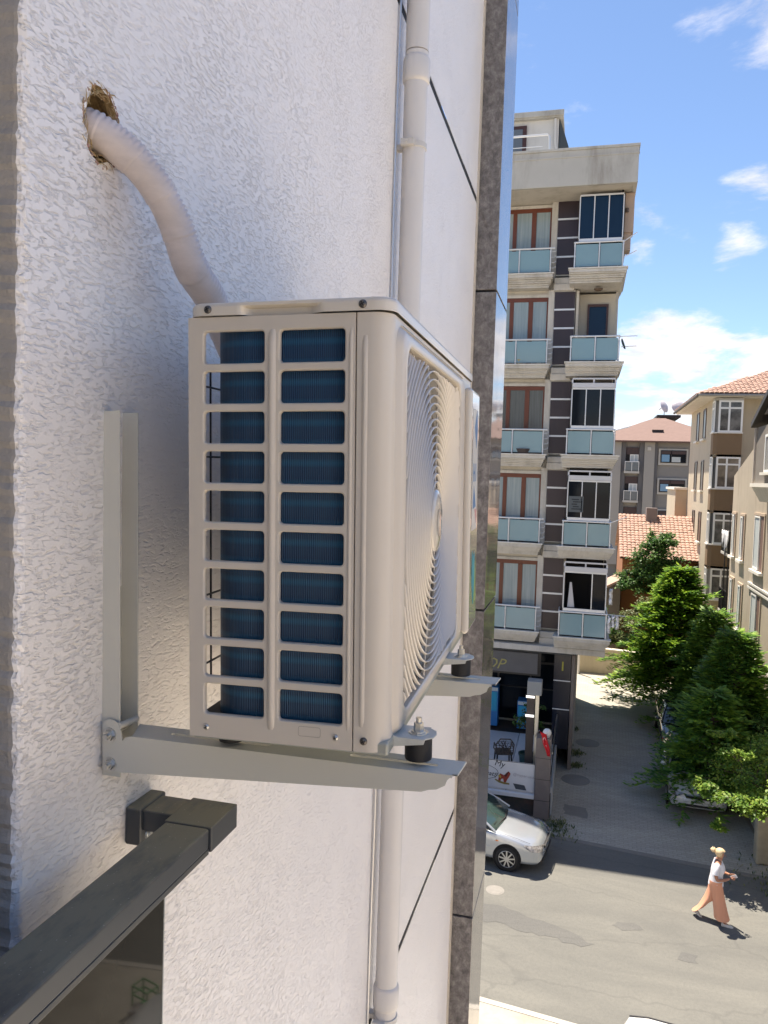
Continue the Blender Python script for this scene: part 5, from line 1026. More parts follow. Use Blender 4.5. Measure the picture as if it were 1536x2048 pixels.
# ------------------------------------------------------------ low wall at the end of the alley
gw_ = root('garden_wall', (2.2, 39.6, G), 'low sunlit beige garden wall closing the end of the alley', 'wall')
MB().prism([(-0.3, G), (6.6, G), (6.6, G + 1.0), (-0.3, G + 1.25)], 'xy' if False else 'xz', 39.3, 39.55).build('wall', M('beige_wall', (0.50, 0.43, 0.31), 0.85, var=0.4, vscale=1.5, grime=0.4), gw_)
MB().prism([(-0.3, G + 1.253), (6.6, G + 1.003), (6.6, G + 1.06), (-0.3, G + 1.31)], 'xz', 39.24, 39.60).build('coping', concrete, gw_)
MB().cyl((0.08, 38.9, G), (0, 0, 1), 0.06, 2.2, 10).build('white_post', pvc, gw_, smooth=60)

# ------------------------------------------------------------ houses further back
def rect_window(parent, x0, x1, z0, z1, y, frame, glass, fw=0.06, mull=(), trans_=None, sill=None, face='y', depth=0.10, surround=None):
    """window in a wall facing -y (face='y', a0..a1 along x) or facing -x (face='x', a0..a1 along y)"""
    def bx(m, a0, a1, d0, d1, c0, c1): 
        if face == 'y': m.box(a0, a1, d0, d1, c0, c1)
        else: m.box(d0, d1, a0, a1, c0, c1)
    m = MB(); bx(m, x0, x0 + fw, y - 0.03, y + 0.03, z0, z1); bx(m, x1 - fw, x1, y - 0.03, y + 0.03, z0, z1); bx(m, x0 + fw, x1 - fw, y - 0.03, y + 0.03, z0, z0 + fw); bx(m, x0 + fw, x1 - fw, y - 0.03, y + 0.03, z1 - fw, z1)
    for f in mull: xx = x0 + (x1 - x0) * f; bx(m, xx - fw / 2, xx + fw / 2, y - 0.03, y + 0.03, z0 + fw, z1 - fw)
    if trans_: zz3 = z0 + (z1 - z0) * trans_; bx(m, x0 + fw, x1 - fw, y - 0.032, y + 0.02, zz3 - fw / 2, zz3 + fw / 2)
    o = m.build('window', frame, parent)
    p = MB(); bx(p, x0 + fw, x1 - fw, y - 0.005, y + 0.005, z0 + fw, z1 - fw); p.build('pane', glass, o)
    if sill: s = MB(); bx(s, x0 - 0.08, x1 + 0.08, y - 0.14, y + 0.03, z0 - 0.10, z0 - 0.004); s.build('sill', sill, o)
    return o
# grey three storey house far behind
gh = root('grey_house', (6, 80, G), 'grey rendered house with brown hipped roof far behind the alley', 'building')
greyw = M('grey_render_far', (0.205, 0.20, 0.19), 0.85, var=0.2); dkgrey = M('dark_grey_render', (0.11, 0.11, 0.115), 0.85); ltgrey = M('light_grey_render', (0.30, 0.29, 0.27), 0.85)
box('wall', greyw, gh, 0.5, 13, 75.2, 86, G, 3.85)
box('wall_pier', ltgrey, gh, 0.5, 3.15, 74.9, 75.19, -7.7, 3.85); box('wall_pier', dkgrey, gh, 3.15, 3.55, 75.0, 75.19, G, 3.84); box('wall_pier', dkgrey, gh, 4.75, 5.2, 75.0, 75.19, G, 3.84); box('wall_pier', ltgrey, gh, 5.2, 6.1, 74.9, 75.19, G, 3.84); box('wall_pier', dkgrey, gh, 6.1, 6.35, 75.0, 75.19, G, 3.84)
rf = MB(); rf.add([(0.2, 74.4, 3.86), (13.4, 74.4, 3.86), (13.4, 87, 3.86), (0.2, 87, 3.86), (6.3, 79.8, 6.35), (7.3, 79.8, 6.35)], [(0, 1, 5, 4), (1, 2, 5), (2, 3, 4, 5), (3, 0, 4), (0, 3, 2, 1)])
rf.build('roof', M('brown_roof', (0.20, 0.13, 0.11), 0.85, var=0.4, vscale=2, bump=0.03, bscale=4), gh)
box('eave', M('eave_brown', (0.12, 0.07, 0.055), 0.8), gh, 0.2, 13.4, 74.35, 74.5, 3.72, 3.86)
box('roof_vent', M('dark_gap2', (0.03, 0.025, 0.025), 0.8), gh, 5.9, 6.9, 76.3, 76.9, 4.75, 5.0)
box('wall_fan', M('cream_stone', (0, 0, 0)), gh, 5.45, 5.75, 74.8, 74.9, 3.0, 3.3)
brown_b = M('brown_blind', (0.055, 0.035, 0.035), 0.6); whf = M('white_pvc', (0, 0, 0)); palew = M('pale_surround', (0.42, 0.41, 0.38), 0.7)
for z0 in (0.95, -1.75, -4.6):
    box('surround', palew, gh, 6.45, 9.0, 75.05, 75.19, z0 + 0.75, z0 + 2.25)
    o = rect_window(gh, 6.62, 8.85, z0 + 0.95, z0 + 2.1, 75.0, M('black_frame', (0, 0, 0)), dglass, 0.07, (0.42,))
    box('blind', brown_b, o, 6.69, 8.78, 74.97, 74.985, z0 + 1.75, z0 + 2.03); box('curtain', curtain, o, 7.55, 8.35, 74.975, 74.99, z0 + 1.03, z0 + 1.5)
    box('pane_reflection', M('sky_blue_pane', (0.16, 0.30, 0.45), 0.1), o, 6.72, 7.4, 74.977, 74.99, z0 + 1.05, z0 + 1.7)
    box('door', black_in, gh, 3.6, 4.72, 75.14, 75.19, z0 + 0.15, z0 + 2.3); box('blind', brown_b, gh, 3.6, 4.72, 75.08, 75.13, z0 + 1.65, z0 + 2.3)
    rect_window(gh, 3.95, 4.7, z0 + 0.2, z0 + 1.65, 75.1, whf, curtain, 0.06, (0.5,))
    box('slab', palew, gh, 3.45, 4.8, 74.6, 75.19, z0 - 0.1, z0 + 0.1)
    m = MB(); m.box(3.5, 4.75, 74.62, 74.66, z0 + 0.95, z0 + 1.0); m.box(3.5, 3.54, 74.62, 74.66, z0 + 0.1, z0 + 0.95); m.box(4.71, 4.75, 74.62, 74.66, z0 + 0.1, z0 + 0.95); m.box(4.1, 4.14, 74.62, 74.66, z0 + 0.1, z0 + 0.95); ro = m.build('balcony_railing', whf, gh)
    box('glass_panel', M('grey_glass_far', (0.14, 0.16, 0.17), 0.2), ro, 3.55, 4.70, 74.635, 74.645, z0 + 0.15, z0 + 0.93)
# dark attic house behind it with two dishes
ah = root('attic_block', (9, 92, G), 'dark grey sloping attic block behind the brown roof', 'building')
MB().prism([(7.4, G), (14, G), (14, 3.6), (7.4, 7.1)], 'xz', 88, 96).build('wall', dkgrey, ah)
box('roof_edge', M('dark_gap2', (0, 0, 0)), ah, 7.2, 9.6, 87.8, 96.2, 7.102, 7.35)
for i, (x, z, yaw, lab) in enumerate(((7.95, 8.3, 55, 'left of the two pale satellite dishes, turned partly sideways'), (9.35, 8.3, 8, 'right of the two pale satellite dishes, facing the camera'))):
    d = root('satellite_dish', (x, 88.4, 7.35), lab, 'dish', 'satellite dishes on the roof edge')
    m = MB(); m.lathe([(0, 0.16), (0.3, 0.13), (0.55, 0.05), (0.68, -0.06)], n=24); T = Matrix.Translation((x, 88.2, z)) @ Matrix.Rotation(math.radians(yaw), 4, 'Z') @ Matrix.Rotation(math.radians(70), 4, 'X')
    m.v = [tuple(T @ Vector(p)) for p in m.v]; o = m.build('reflector', M('pale_dish', (0.50, 0.47, 0.50), 0.5), d, smooth=80); md = o.modifiers.new('thick', 'SOLIDIFY'); md.thickness = 0.03
    MB().tube([(x, 88.4, 7.36), (x, 88.4, z)], 0.04, 6).build('mast', dkgrey, d); MB().tube([tuple(T @ Vector((0, 0.1, 0.0))), tuple(T @ Vector((0, -0.1, -0.7)))], 0.03, 6).build('feed_arm', dkgrey, d)
# low house with tiled roof and chimney
tileM = M('terracotta_tiles', (0.40, 0.26, 0.205), 0.85, var=1.0, vscale=7, tint=(0.30, 0.19, 0.155), grime=0.5, gscale=3)
lh = root('tiled_cottage', (4, 48, G), 'low orange house with a terracotta tiled roof and grey chimney', 'building')
MB().prism([(44.5, G), (51.5, G), (51.5, -3.9), (48, -1.9), (44.5, -3.9)], 'yz', 2.2, 7.6).build('wall', M('orange_render', (0.28, 0.115, 0.045), 0.85, var=0.7, vscale=1.5), lh)
def tiled_roof(parent, o0, ux, up, nx_, ny_, mat, tw, th, skip=None, seed=2):
    """rows of half round tiles: o0 eave corner, ux unit vector along the eave, up unit vector up the slope"""
    o0, ux, up = Vector(o0), Vector(ux).normalized(), Vector(up).normalized(); nn = ux.cross(up).normalized(); r = random.Random(seed)
    m = MB()
    for j in range(ny_):
        for i in range(nx_):
            if skip and skip(i, j): continue
            c = o0 + ux * (i + 0.5) * tw + up * j * th; jit = r.uniform(-0.008, 0.012); a0 = []; a1 = []
            for k in range(5):
                t = math.radians(-10 + 200 * k / 4)
                off = ux * (math.cos(t) * tw * 0.5)
                a0.append(c + off + nn * (math.sin(t) * tw * 0.22 + 0.035 + jit) + up * (-0.03 + jit)); a1.append(c + off + nn * (math.sin(t) * tw * 0.22 + jit) + up * (th + 0.0))
            m.loft([a0, a1], close=False); n_ = len(m.v); m.f.append((n_ - 10, n_ - 9, n_ - 8, n_ - 7, n_ - 6)); m.mi.append(0)
    o = m.build('roof_tiles', mat, parent, smooth=60); return tag(o, kind='stuff')
slope = Vector((0, 3.7, 2.15)).normalized()
box('roof_deck', M('roof_deck', (0.15, 0.08, 0.06), 0.9), lh, 2.05, 7.7, 44.2, 44.3, -4.2, -4.1)
rd_ = MB(); rd_.add([(2.05, 44.2, -4.13), (7.8, 44.2, -4.13), (7.8, 48, -1.9), (2.05, 48, -1.9), (2.05, 51.8, -4.1), (7.8, 51.8, -4.1)], [(0, 1, 2, 3), (3, 2, 5, 4)]); rd_.build('roof', tileM, lh)
tiled_roof(lh, (2.02, 44.1, -4.12), (1, 0, 0), slope, 26, 18, tileM, 0.22, 0.245)
box('chimney', M('chimney_grey', (0.22, 0.18, 0.165), 0.85, var=0.4), lh, 3.55, 4.15, 47.3, 47.9, -2.45, -1.45)
box('chimney_flashing', M('white_flashing', (0.66, 0.62, 0.55), 0.7), lh, 3.25, 4.45, 46.95, 47.3, -2.55, -2.38)
sh_ = root('shed', (1.6, 44, G), 'small dim shed with a tiled lean-to roof beside the orange house', 'shed')
MB().prism([(1.15, G), (2.1, G), (2.1, -5.4), (1.15, -5.9)], 'xz', 43.2, 46).build('wall', M('brown_side_wall', (0, 0, 0)), sh_)
tiled_roof(sh_, (0.95, 43.05, -6.02), (0, 1, 0), (-0.9, 0, -0.48), 1, 1, tileM, 0.2, 0.2)
MB().prism([(0.95, -5.98), (2.15, -5.32), (2.15, -5.18), (0.95, -5.84)], 'xz', 43.05, 46.1).build('roof', tileM, sh_)
box('orange_board', M('orange_board', (0.42, 0.09, 0.03), 0.7), sh_, 1.25, 2.0, 43.15, 43.195, -8.6, -7.9)
# beige house with corner bay windows
bh = root('bay_window_house', (10, 46, G), 'beige four storey house with stacked white corner bay windows and tiled roof', 'building')
bw = M('beige_house_render', (0.47, 0.41, 0.31), 0.85, var=0.25, vscale=1.5, grime=0.25); brn = M('brown_bay_render', (0.20, 0.135, 0.08), 0.85, var=0.25, vscale=2, grime=0.2)
BXL = 6.08
box('wall', bw, bh, BXL, 15, 41.6, 50, G, 4.30)
ev = MB(); ev.prism([(BXL - 0.75, 4.3), (16, 4.3), (16, 4.42), (BXL - 0.85, 4.42)], 'xz', 40.5, 51); ev.build('eave', M('pale_coping', (0, 0, 0)), bh)
MB().tube([(BXL - 0.9, 40.45, 4.38), (16, 40.45, 4.38)], 0.07, 8).build('gutter', M('light_grey_render', (0, 0, 0)), bh, smooth=60); MB().tube([(BXL - 0.9, 40.45, 4.38), (BXL - 0.9, 51, 4.38)], 0.07, 8).build('gutter', dkgrey, bh, smooth=60)
rf = MB(); rf.add([(BXL - 0.85, 40.45, 4.425), (16.5, 40.45, 4.425), (16.5, 51, 4.425), (BXL - 0.85, 51, 4.425), (11.0, 45.8, 6.7), (16.5, 45.8, 6.7)], [(0, 1, 5, 4), (0, 4, 3), (3, 4, 5, 2)]); rf.build('roof', tileM, bh)
sl2 = Vector((0, 5.35, 2.28)).normalized()
tiled_roof(bh, (BXL - 0.85, 40.42, 4.46), (1, 0, 0), sl2, 48, 22, tileM, 0.22, 0.26, skip=lambda i, j: (i + 0.5) * 0.22 < j * 0.26 * 0.92 * 1.05, seed=5)
tiled_roof(bh, (BXL - 0.88, 50.9, 4.46), (0, -1, 0), Vector((5.9, 0, 2.28)).normalized(), 46, 22, tileM, 0.22, 0.26, skip=lambda i, j: (46 - i) * 0.22 < j * 0.27 * 0.9 or i * 0.22 < j * 0.27 * 0.85, seed=6)
for k in range(4):
    z0 = 2.6 - 2.75 * k     # sill of the bay window of storey k
    X0, X1, Y0 = BXL - 0.06, BXL + 1.22, 40.75
    if k < 4:
        pz = [(X0 + 0.16, Y0), (X1, Y0), (X1, 41.6), (X0, 41.6), (X0, Y0 + 0.16)]
        if k < 3: MB().prism(pz, 'xy', z0 - 1.22, z0 - 0.06).build('bay_apron', brn, bh)
        MB().prism([(X0 + 0.10, Y0 - 0.06), (X1 + 0.03, Y0 - 0.06), (X1 + 0.03, 41.6), (X0 - 0.06, 41.6), (X0 - 0.06, Y0 + 0.1)], 'xy', z0 - 0.055, z0).build('bay_sill', M('white_sill', (0.72, 0.69, 0.62), 0.6), bh)
        MB().prism([(X0 + 0.22, Y0 + 0.06), (X1 - 0.05, Y0 + 0.06), (X1 - 0.05, 41.6), (X0 + 0.06, 41.6), (X0 + 0.06, Y0 + 0.22)], 'xy', z0 + 0.003, z0 + 1.52).build('bay_core', M('bay_dark', (0.07, 0.075, 0.08), 0.3, var=0.5, vscale=2) if k in (1, 2) else M('bay_curtain', (0.22, 0.215, 0.20), 0.6, var=0.5, vscale=3, stretch=(6, 6, 0.3)), bh)
        rect_window(bh, X0 + 0.17, X1 - 0.01, z0 + 0.004, z0 + 1.55, Y0 + 0.02, whf, M('bay_glass', (0.10, 0.105, 0.11), 0.08, var=0.8, vscale=1.4, tint=(0.28, 0.27, 0.25), spec=0.7) if k != 1 else M('bay_glass_dark', (0.04, 0.045, 0.055), 0.08, var=1.0, vscale=1.2, tint=(0.2, 0.17, 0.15), spec=0.7), 0.085, (0.44,), 0.76)
        rect_window(bh, Y0 + 0.18, 41.58, z0 + 0.004, z0 + 1.55, X0 + 0.02, whf, M('bay_glass_side', (0.30, 0.33, 0.34), 0.12, var=0.3), 0.07, (0.5,), 0.76, face='x')
        MB().prism(pz, 'xy', z0 + 1.556, z0 + 1.66).build('bay_head', bw if k else palew, bh)
    for ya in (43.9, 46.4):
        rect_window(bh, ya, ya + 0.95, z0 - 0.15, z0 + 1.45, BXL - 0.01, M('dark_brown_frame', (0, 0, 0)), M('slot_glass', (0.06, 0.05, 0.045), 0.3), 0.07, (), None, M('white_sill', (0, 0, 0)), 'x')
box('pink_chimney_breast', M('pink_render', (0.42, 0.25, 0.19), 0.85), bh, 7.05, 7.5, 40.9, 41.59, -0.95, 0.25)
box('far_wing', bw, bh, 5.4, 6.07, 50.2, 55, G, -0.35); box('far_wing_coping', M('white_sill', (0, 0, 0)), bh, 5.3, 6.07, 50.1, 55.1, -0.346, -0.2)
# rear balcony rails with drying laundry, right of the bays
rb_ = root('iron_balcony', (7.2, 38.5, -3.2), 'black iron balcony with hanging clothes between the two right hand houses', 'balcony')
ironm = M('black_iron', (0.02, 0.02, 0.022), 0.5)
for z0 in (-3.15, -5.95):
    box('slab', palew, rb_, 6.52, 7.4, 38.0, 40.2, z0 - 0.12, z0)
    m = MB(); m.box(6.53, 6.56, 38.0, 40.2, z0 + 1.0, z0 + 1.05); m.box(6.53, 7.4, 38.0, 38.03, z0 + 1.0, z0 + 1.05)
    for i in range(16): m.box(6.535, 6.555, 38.0 + 0.145 * i, 38.02 + 0.145 * i, z0, z0 + 1.0)
    for i in range(6): m.box(6.56 + 0.15 * i, 6.58 + 0.15 * i, 38.005, 38.025, z0, z0 + 1.0)
    m.build('railing', ironm, rb_); box('infill', M('dark_infill', (0.04, 0.045, 0.05), 0.6), rb_, 6.57, 6.575, 38.03, 40.2, z0 + 0.02, z0 + 0.95)
m = MB(); m.tube([(6.5, 38.0, -3.15), (6.5, 38.0, -0.9), (7.4, 38.0, -0.9)], 0.02, 6); m.tube([(6.5, 38.0, -5.95), (6.5, 38.0, -3.3)], 0.03, 6); m.tube([(6.5, 38.9, -5.95), (6.5, 38.9, -3.3)], 0.03, 6); m.build('iron_frame', ironm, rb_)
for i, (y, x, h_) in enumerate(((38.0, 6.42, 0.9), (38.4, 6.42, 1.15), (38.9, 6.42, 0.8))):
    m = MB(); ls = [[(x + 0.05 * math.sin(a + b_), y + 0.3 * b_ / 4 * (1 - 0.05 * a), -2.1 - h_ * a / 5 + 0.03 * math.sin(2 * b_)) for b_ in range(5)] for a in range(6)]
    m.loft(ls, close=False); o = m.build('laundry', M('grey_laundry_%d' % i, ((0.60, 0.60, 0.62), (0.32, 0.33, 0.35), (0.55, 0.55, 0.56))[i], 0.8, var=0.6, vscale=6), smooth=180); md = o.modifiers.new('thick', 'SOLIDIFY'); md.thickness = 0.02
    tag(o, ('pale shirt nearest the camera on the iron balcony', 'darker grey shirt in the middle of the iron balcony washing', 'pale shirt furthest along the iron balcony washing')[i], 'laundry', 'washing on the iron balcony')
# nearer greige house on the right
rh = root('greige_house', (9, 33, G), 'weathered greige house with dark pitched roof at the right edge', 'building')
gr = M('greige_render', (0.40, 0.345, 0.27), 0.88, var=0.4, vscale=1.0, grime=0.5, gscale=1.0)
RX = 6.5
MB().prism([(17.5, G), (37.6, G), (37.6, 0.45), (33.6, 1.55), (30.8, 2.2), (17.5, 2.2)], 'yz', RX, 15).build('wall', gr, rh)
MB().prism([(17.5, 2.203), (30.6, 2.203), (29.9, 2.5), (17.5, 2.5)], 'yz', RX, 15).build('wall_upper', M('grey_gable', (0.20, 0.18, 0.16), 0.85, var=0.5), rh)
bay = MB(); bay.box(6.02, RX - 0.002, 24.0, 30.8, 0.12, 2.15); bay.build('upper_bay', M('grey_gable', (0, 0, 0)), rh)
MB().prism([(5.95, -0.02), (RX - 0.002, -0.02), (RX - 0.002, -0.55), (6.25, -0.55)], 'xz', 23.9, 30.9).build('bay_corbel', M('pale_coping', (0, 0, 0)), rh)
MB().box(5.90, RX - 0.002, 23.9, 31.0, -0.015, 0.117).build('bay_ledge', M('white_sill', (0, 0, 0)), rh)
rfm = MB(); rfm.prism([(31.1, 2.16), (31.1, 2.36), (24.0, 5.13), (17.0, 2.4), (17.0, 2.2), (24.0, 4.93)], 'yz', 5.85, 15); rfm.build('roof', M('dark_roof', (0.035, 0.03, 0.03), 0.6, var=0.5), rh)
MB().prism([(29.9, 2.55), (24.0, 4.9), (18.2, 2.55)], 'yz', 6.04, 14.9).build('gable_wall', M('grey_gable', (0, 0, 0)), rh)
MB().tube([(6.0, 30.9, 2.15), (6.0, 30.9, 0.3), (5.97, 30.88, 0.13)], 0.05, 8).build('downpipe', M('pale_pipe', (0.5, 0.44, 0.38), 0.5), rh, smooth=60)
for (ya, yb, z0, z1, st) in ((36.5, 37.25, -3.1, -1.25, 0), (34.6, 35.4, -3.1, -1.25, 0), (36.3, 37.1, -6.0, -4.1, 0), (34.4, 35.2, -6.05, -4.15, 0), (31.0, 32.6, -3.2, -1.1, 1), (31.0, 32.5, -6.4, -4.1, 1), (27.4, 29.0, -6.4, -4.1, 1), (27.4, 29.0, -3.2, -1.1, 1)):
    box('window_recess', M('brown_recess', (0.16, 0.095, 0.075), 0.8), rh, RX - 0.012, RX + 0.004, ya, yb, z0, z1)
    rect_window(rh, ya + (yb - ya) * 0.4, yb - 0.03, z0 + 0.03, z1 - 0.03, RX - 0.03, whf, curtain, 0.06, (), None, None, 'x')
    box('sill', M('white_sill', (0, 0, 0)), rh, RX - 0.16, RX + 0.02, ya - 0.1, yb + 0.1, z0 - 0.11, z0 - 0.004)
    m = MB(); m.box(RX - 0.045, RX + 0.002, ya - 0.1, ya, z0, z1); m.box(RX - 0.045, RX + 0.002, yb, yb + 0.1, z0, z1); m.box(RX - 0.05, RX + 0.002, ya - 0.12, yb + 0.12, z1, z1 + 0.1); m.build('surround', M('peach_surround', (0.46, 0.36, 0.27), 0.8), rh)
rect_window(rh, 26.0, 29.2, 0.5, 1.8, 6.0, whf, M('bay_curtain', (0, 0, 0)), 0.08, (0.33, 0.66), None, M('white_sill', (0, 0, 0)), 'x')
for z in (-3.85, -4.02): box('string_course', M('pale_coping', (0, 0, 0)), rh, RX - 0.08, RX - 0.002, 22.1, 33.2, z, z + 0.08)
# basement garage opening and sunlit steps at its foot
box('dark_opening', black_in, rh, RX - 0.01, RX + 0.002, 30.2, 33.3, G + 1.3, G + 2.4)
stp = root('garden_steps', (6, 29.5, G), 'sunlit pale stone steps at the foot of the greige house', 'steps')
for i in range(6): box('step', M('pale_step', (0.50, 0.45, 0.38), 0.85, var=0.5, vscale=4), stp, 5.35, 6.49, 27.8 + i * 0.38, 28.16 + i * 0.38 + (2.0 if i == 5 else 0), G, G + 0.18 + i * 0.19, bevel=0.015)
# stone gate posts near the trees
for i, (x, y, w_, h_, lab) in enumerate(((4.75, 20.95, 0.36, 1.35, 'tall beige stone gate post under the trees behind the walking woman'), (5.25, 20.15, 0.45, 1.1, 'lower grey gate post at the right edge of the pavement'))):
    o = root('gate_post', (x, y, G), lab, 'post', 'stone posts by the trees')
    box('shaft', M('stone_post_%d' % i, ((0.36, 0.31, 0.22), (0.24, 0.24, 0.22))[i], 0.9, var=0.8, vscale=5, bump=0.01, bscale=20, grime=0.5), o, x - w_ / 2, x + w_ / 2, y - w_ / 2, y + w_ / 2, G, G + h_, bevel=0.04)
    box('cap', M('stone_cap', (0.30, 0.28, 0.23), 0.9, var=0.6, vscale=6), o, x - w_ / 2 - 0.03, x + w_ / 2 + 0.03, y - w_ / 2 - 0.03, y + w_ / 2 + 0.03, G + h_ + 0.002, G + h_ + 0.07, bevel=0.02)
ew = root('boundary_wall', (5.6, 25, G), 'low dim boundary wall running along the right side of the alley', 'wall')
box('wall', M('stone_cap', (0, 0, 0)), ew, 4.95, 5.2, 21.4, 38.8, G, G + 0.75, bevel=0.02)
# plain blocks closing the street on both sides (the street goes on)
for i, (x0, x1, y0, y1, z1, c_, lab) in enumerate(((17, 34, 24, 40, 4, (0.42, 0.36, 0.28), 'plain beige block further along the street to the right'), (17, 30, -6, 6, 1.5, (0.38, 0.33, 0.28), 'plain house on the near side of the street to the right'), (-30, -14, 24, 42, 5, (0.45, 0.42, 0.36), 'plain block further along the street to the left'), (2.5, 13, -26, -10, 2.5, (0.34, 0.31, 0.27), 'plain unseen house added behind the camera to shade the air conditioner side'))):  # last block: unseen, added to keep skylight off the unit's near side
    b_ = root('street_block', ((x0 + x1) / 2, (y0 + y1) / 2, G), lab, 'building')
    box('wall', M('block_%d' % i, tuple(min(0.7, v * 1.35) for v in c_), 0.85, var=0.3, vscale=1, grime=0.3), b_, x0, x1, y0, y1, G, z1); box('roof', tileM, b_, x0 - 0.4, x1 + 0.4, y0 - 0.4, y1 + 0.4, z1 + 0.002, z1 + 0.3)
    for zf in (G + 1.2, G + 4.1, G + 7.0, G + 9.8):
        if zf + 1.5 > z1: continue
        for j in range(4):
            yy = y0 + (y1 - y0) * (j + 0.3) / 4
            if i in (0, 1): rect_window(b_, yy, yy + 1.3, zf, zf + 1.4, x0 - 0.01, whf, dglass, 0.07, (0.5,), None, M('white_sill', (0, 0, 0)), 'x')
            xx = x0 + (x1 - x0) * (j + 0.3) / 4
            if i in (0, 2): rect_window(b_, xx, xx + 1.3, zf, zf + 1.4, y0 - 0.01, whf, dglass, 0.07, (0.5,), None, M('white_sill', (0, 0, 0)), 'y')

# ------------------------------------------------------------ trees and shrubs
bark = M('bark', (0.085, 0.065, 0.05), 0.95, var=0.8, vscale=12, stretch=(3, 3, 0.5), bump=0.01, bscale=25)
yew = foliage('conifer_green', (0.03, 0.10, 0.016), (0.12, 0.26, 0.022), (0.30, 0.44, 0.04), 1.6)
yew2 = foliage('conifer_dark', (0.045, 0.13, 0.03), (0.13, 0.27, 0.045), (0.28, 0.44, 0.06), 1.6)
leafA = foliage('leaf_dark', (0.018, 0.062, 0.018), (0.055, 0.13, 0.03), (0.13, 0.23, 0.06), 2.2)
leafB = foliage('leaf_bright', (0.05, 0.125, 0.02), (0.14, 0.26, 0.035), (0.30, 0.40, 0.07), 3.0)
leafC = foliage('leaf_olive', (0.05, 0.085, 0.03), (0.13, 0.17, 0.065), (0.26, 0.27, 0.13), 3.0)
def leaf_quad(vs, fs, p, d, n, l_, w_):
    """a small pointed leaf: base p, direction d, face normal n"""
    s = d.cross(n).normalized() * w_; k = len(vs)
    vs += [p, p + d * l_ * 0.45 + s, p + d * l_, p + d * l_ * 0.45 - s]; fs.append((k, k + 1, k + 2, k + 3))
def conifer(x, y, h, R, seed, label, mat, leaf=0.085, nb=250, base=0.12, dens=1.0):
    r = random.Random(seed); t = root('conifer_tree', (x, y, G), label, 'tree')
    tr = MB(); tr.tube([(x, y, G - 0.1), (x + 0.04, y, G + h * 0.4), (x, y + 0.03, G + h * 0.95)], [0.16, 0.10, 0.02], 8)
    vs, fs = [], []
    for i in range(nb):
        u = (i + r.random()) / nb; z = G + h * (base + (0.97 - base) * u); Rm_ = R * (1 - u) ** 0.9 * (r.uniform(0.5, 1.0) + (0.35 if r.random() < 0.12 else 0) + 0.1) + 0.10; a = i * 2.39996 + r.uniform(-0.3, 0.3)
        dh = Vector((math.cos(a), math.sin(a), 0)); p0 = Vector((x, y, z)); lift = r.uniform(0.0, 0.25) + 0.35 * u
        pts = [p0 + dh * Rm_ * s_ + Vector((0, 0, Rm_ * (lift * s_ - 0.38 * s_ * s_ * (1 - u)))) for s_ in (0, 0.35, 0.7, 1.0)]
        if i % 4 == 0: tr.tube(pts, [0.025, 0.016, 0.01, 0.004], 4, caps=False)
        n_s = int((5 + Rm_ * 12) * dens)
        side = Vector((-dh.y, dh.x, 0))
        for j in range(n_s):
            s_ = 0.25 + 0.75 * (j + r.random()) / n_s; k = min(2, int(s_ / 0.35)); 
            q = p0 + dh * Rm_ * s_ + Vector((0, 0, Rm_ * (lift * s_ - 0.38 * s_ * s_ * (1 - u))))
            sd_ = r.choice((-1, 1)); fan = r.uniform(0.15, 1.0); dd = (dh * (1.1 - 0.4 * fan) + side * sd_ * fan + Vector((0, 0, r.uniform(-0.15, 0.35)))).normalized(); L_ = leaf * (2.6 - 1.2 * s_) * r.uniform(0.7, 1.3)
            for m_ in range(3):
                b_ = q + dd * L_ * m_ * 0.75; e = (dd + side * sd_ * r.uniform(-0.4, 0.5) + Vector((0, 0, r.uniform(-0.25, 0.3)))).normalized()
                nn = (Vector((0, 0, 1)) + Vector((r.uniform(-0.5, 0.5), r.uniform(-0.5, 0.5), 0))).normalized(); leaf_quad(vs, fs, b_, e, nn, L_ * 1.15, L_ * 0.24)
    tr.build('trunk', bark, t)
    me = bpy.data.meshes.new('crown'); me.from_pydata([tuple(v) for v in vs], [], fs); link('crown', me, t, mat); return t
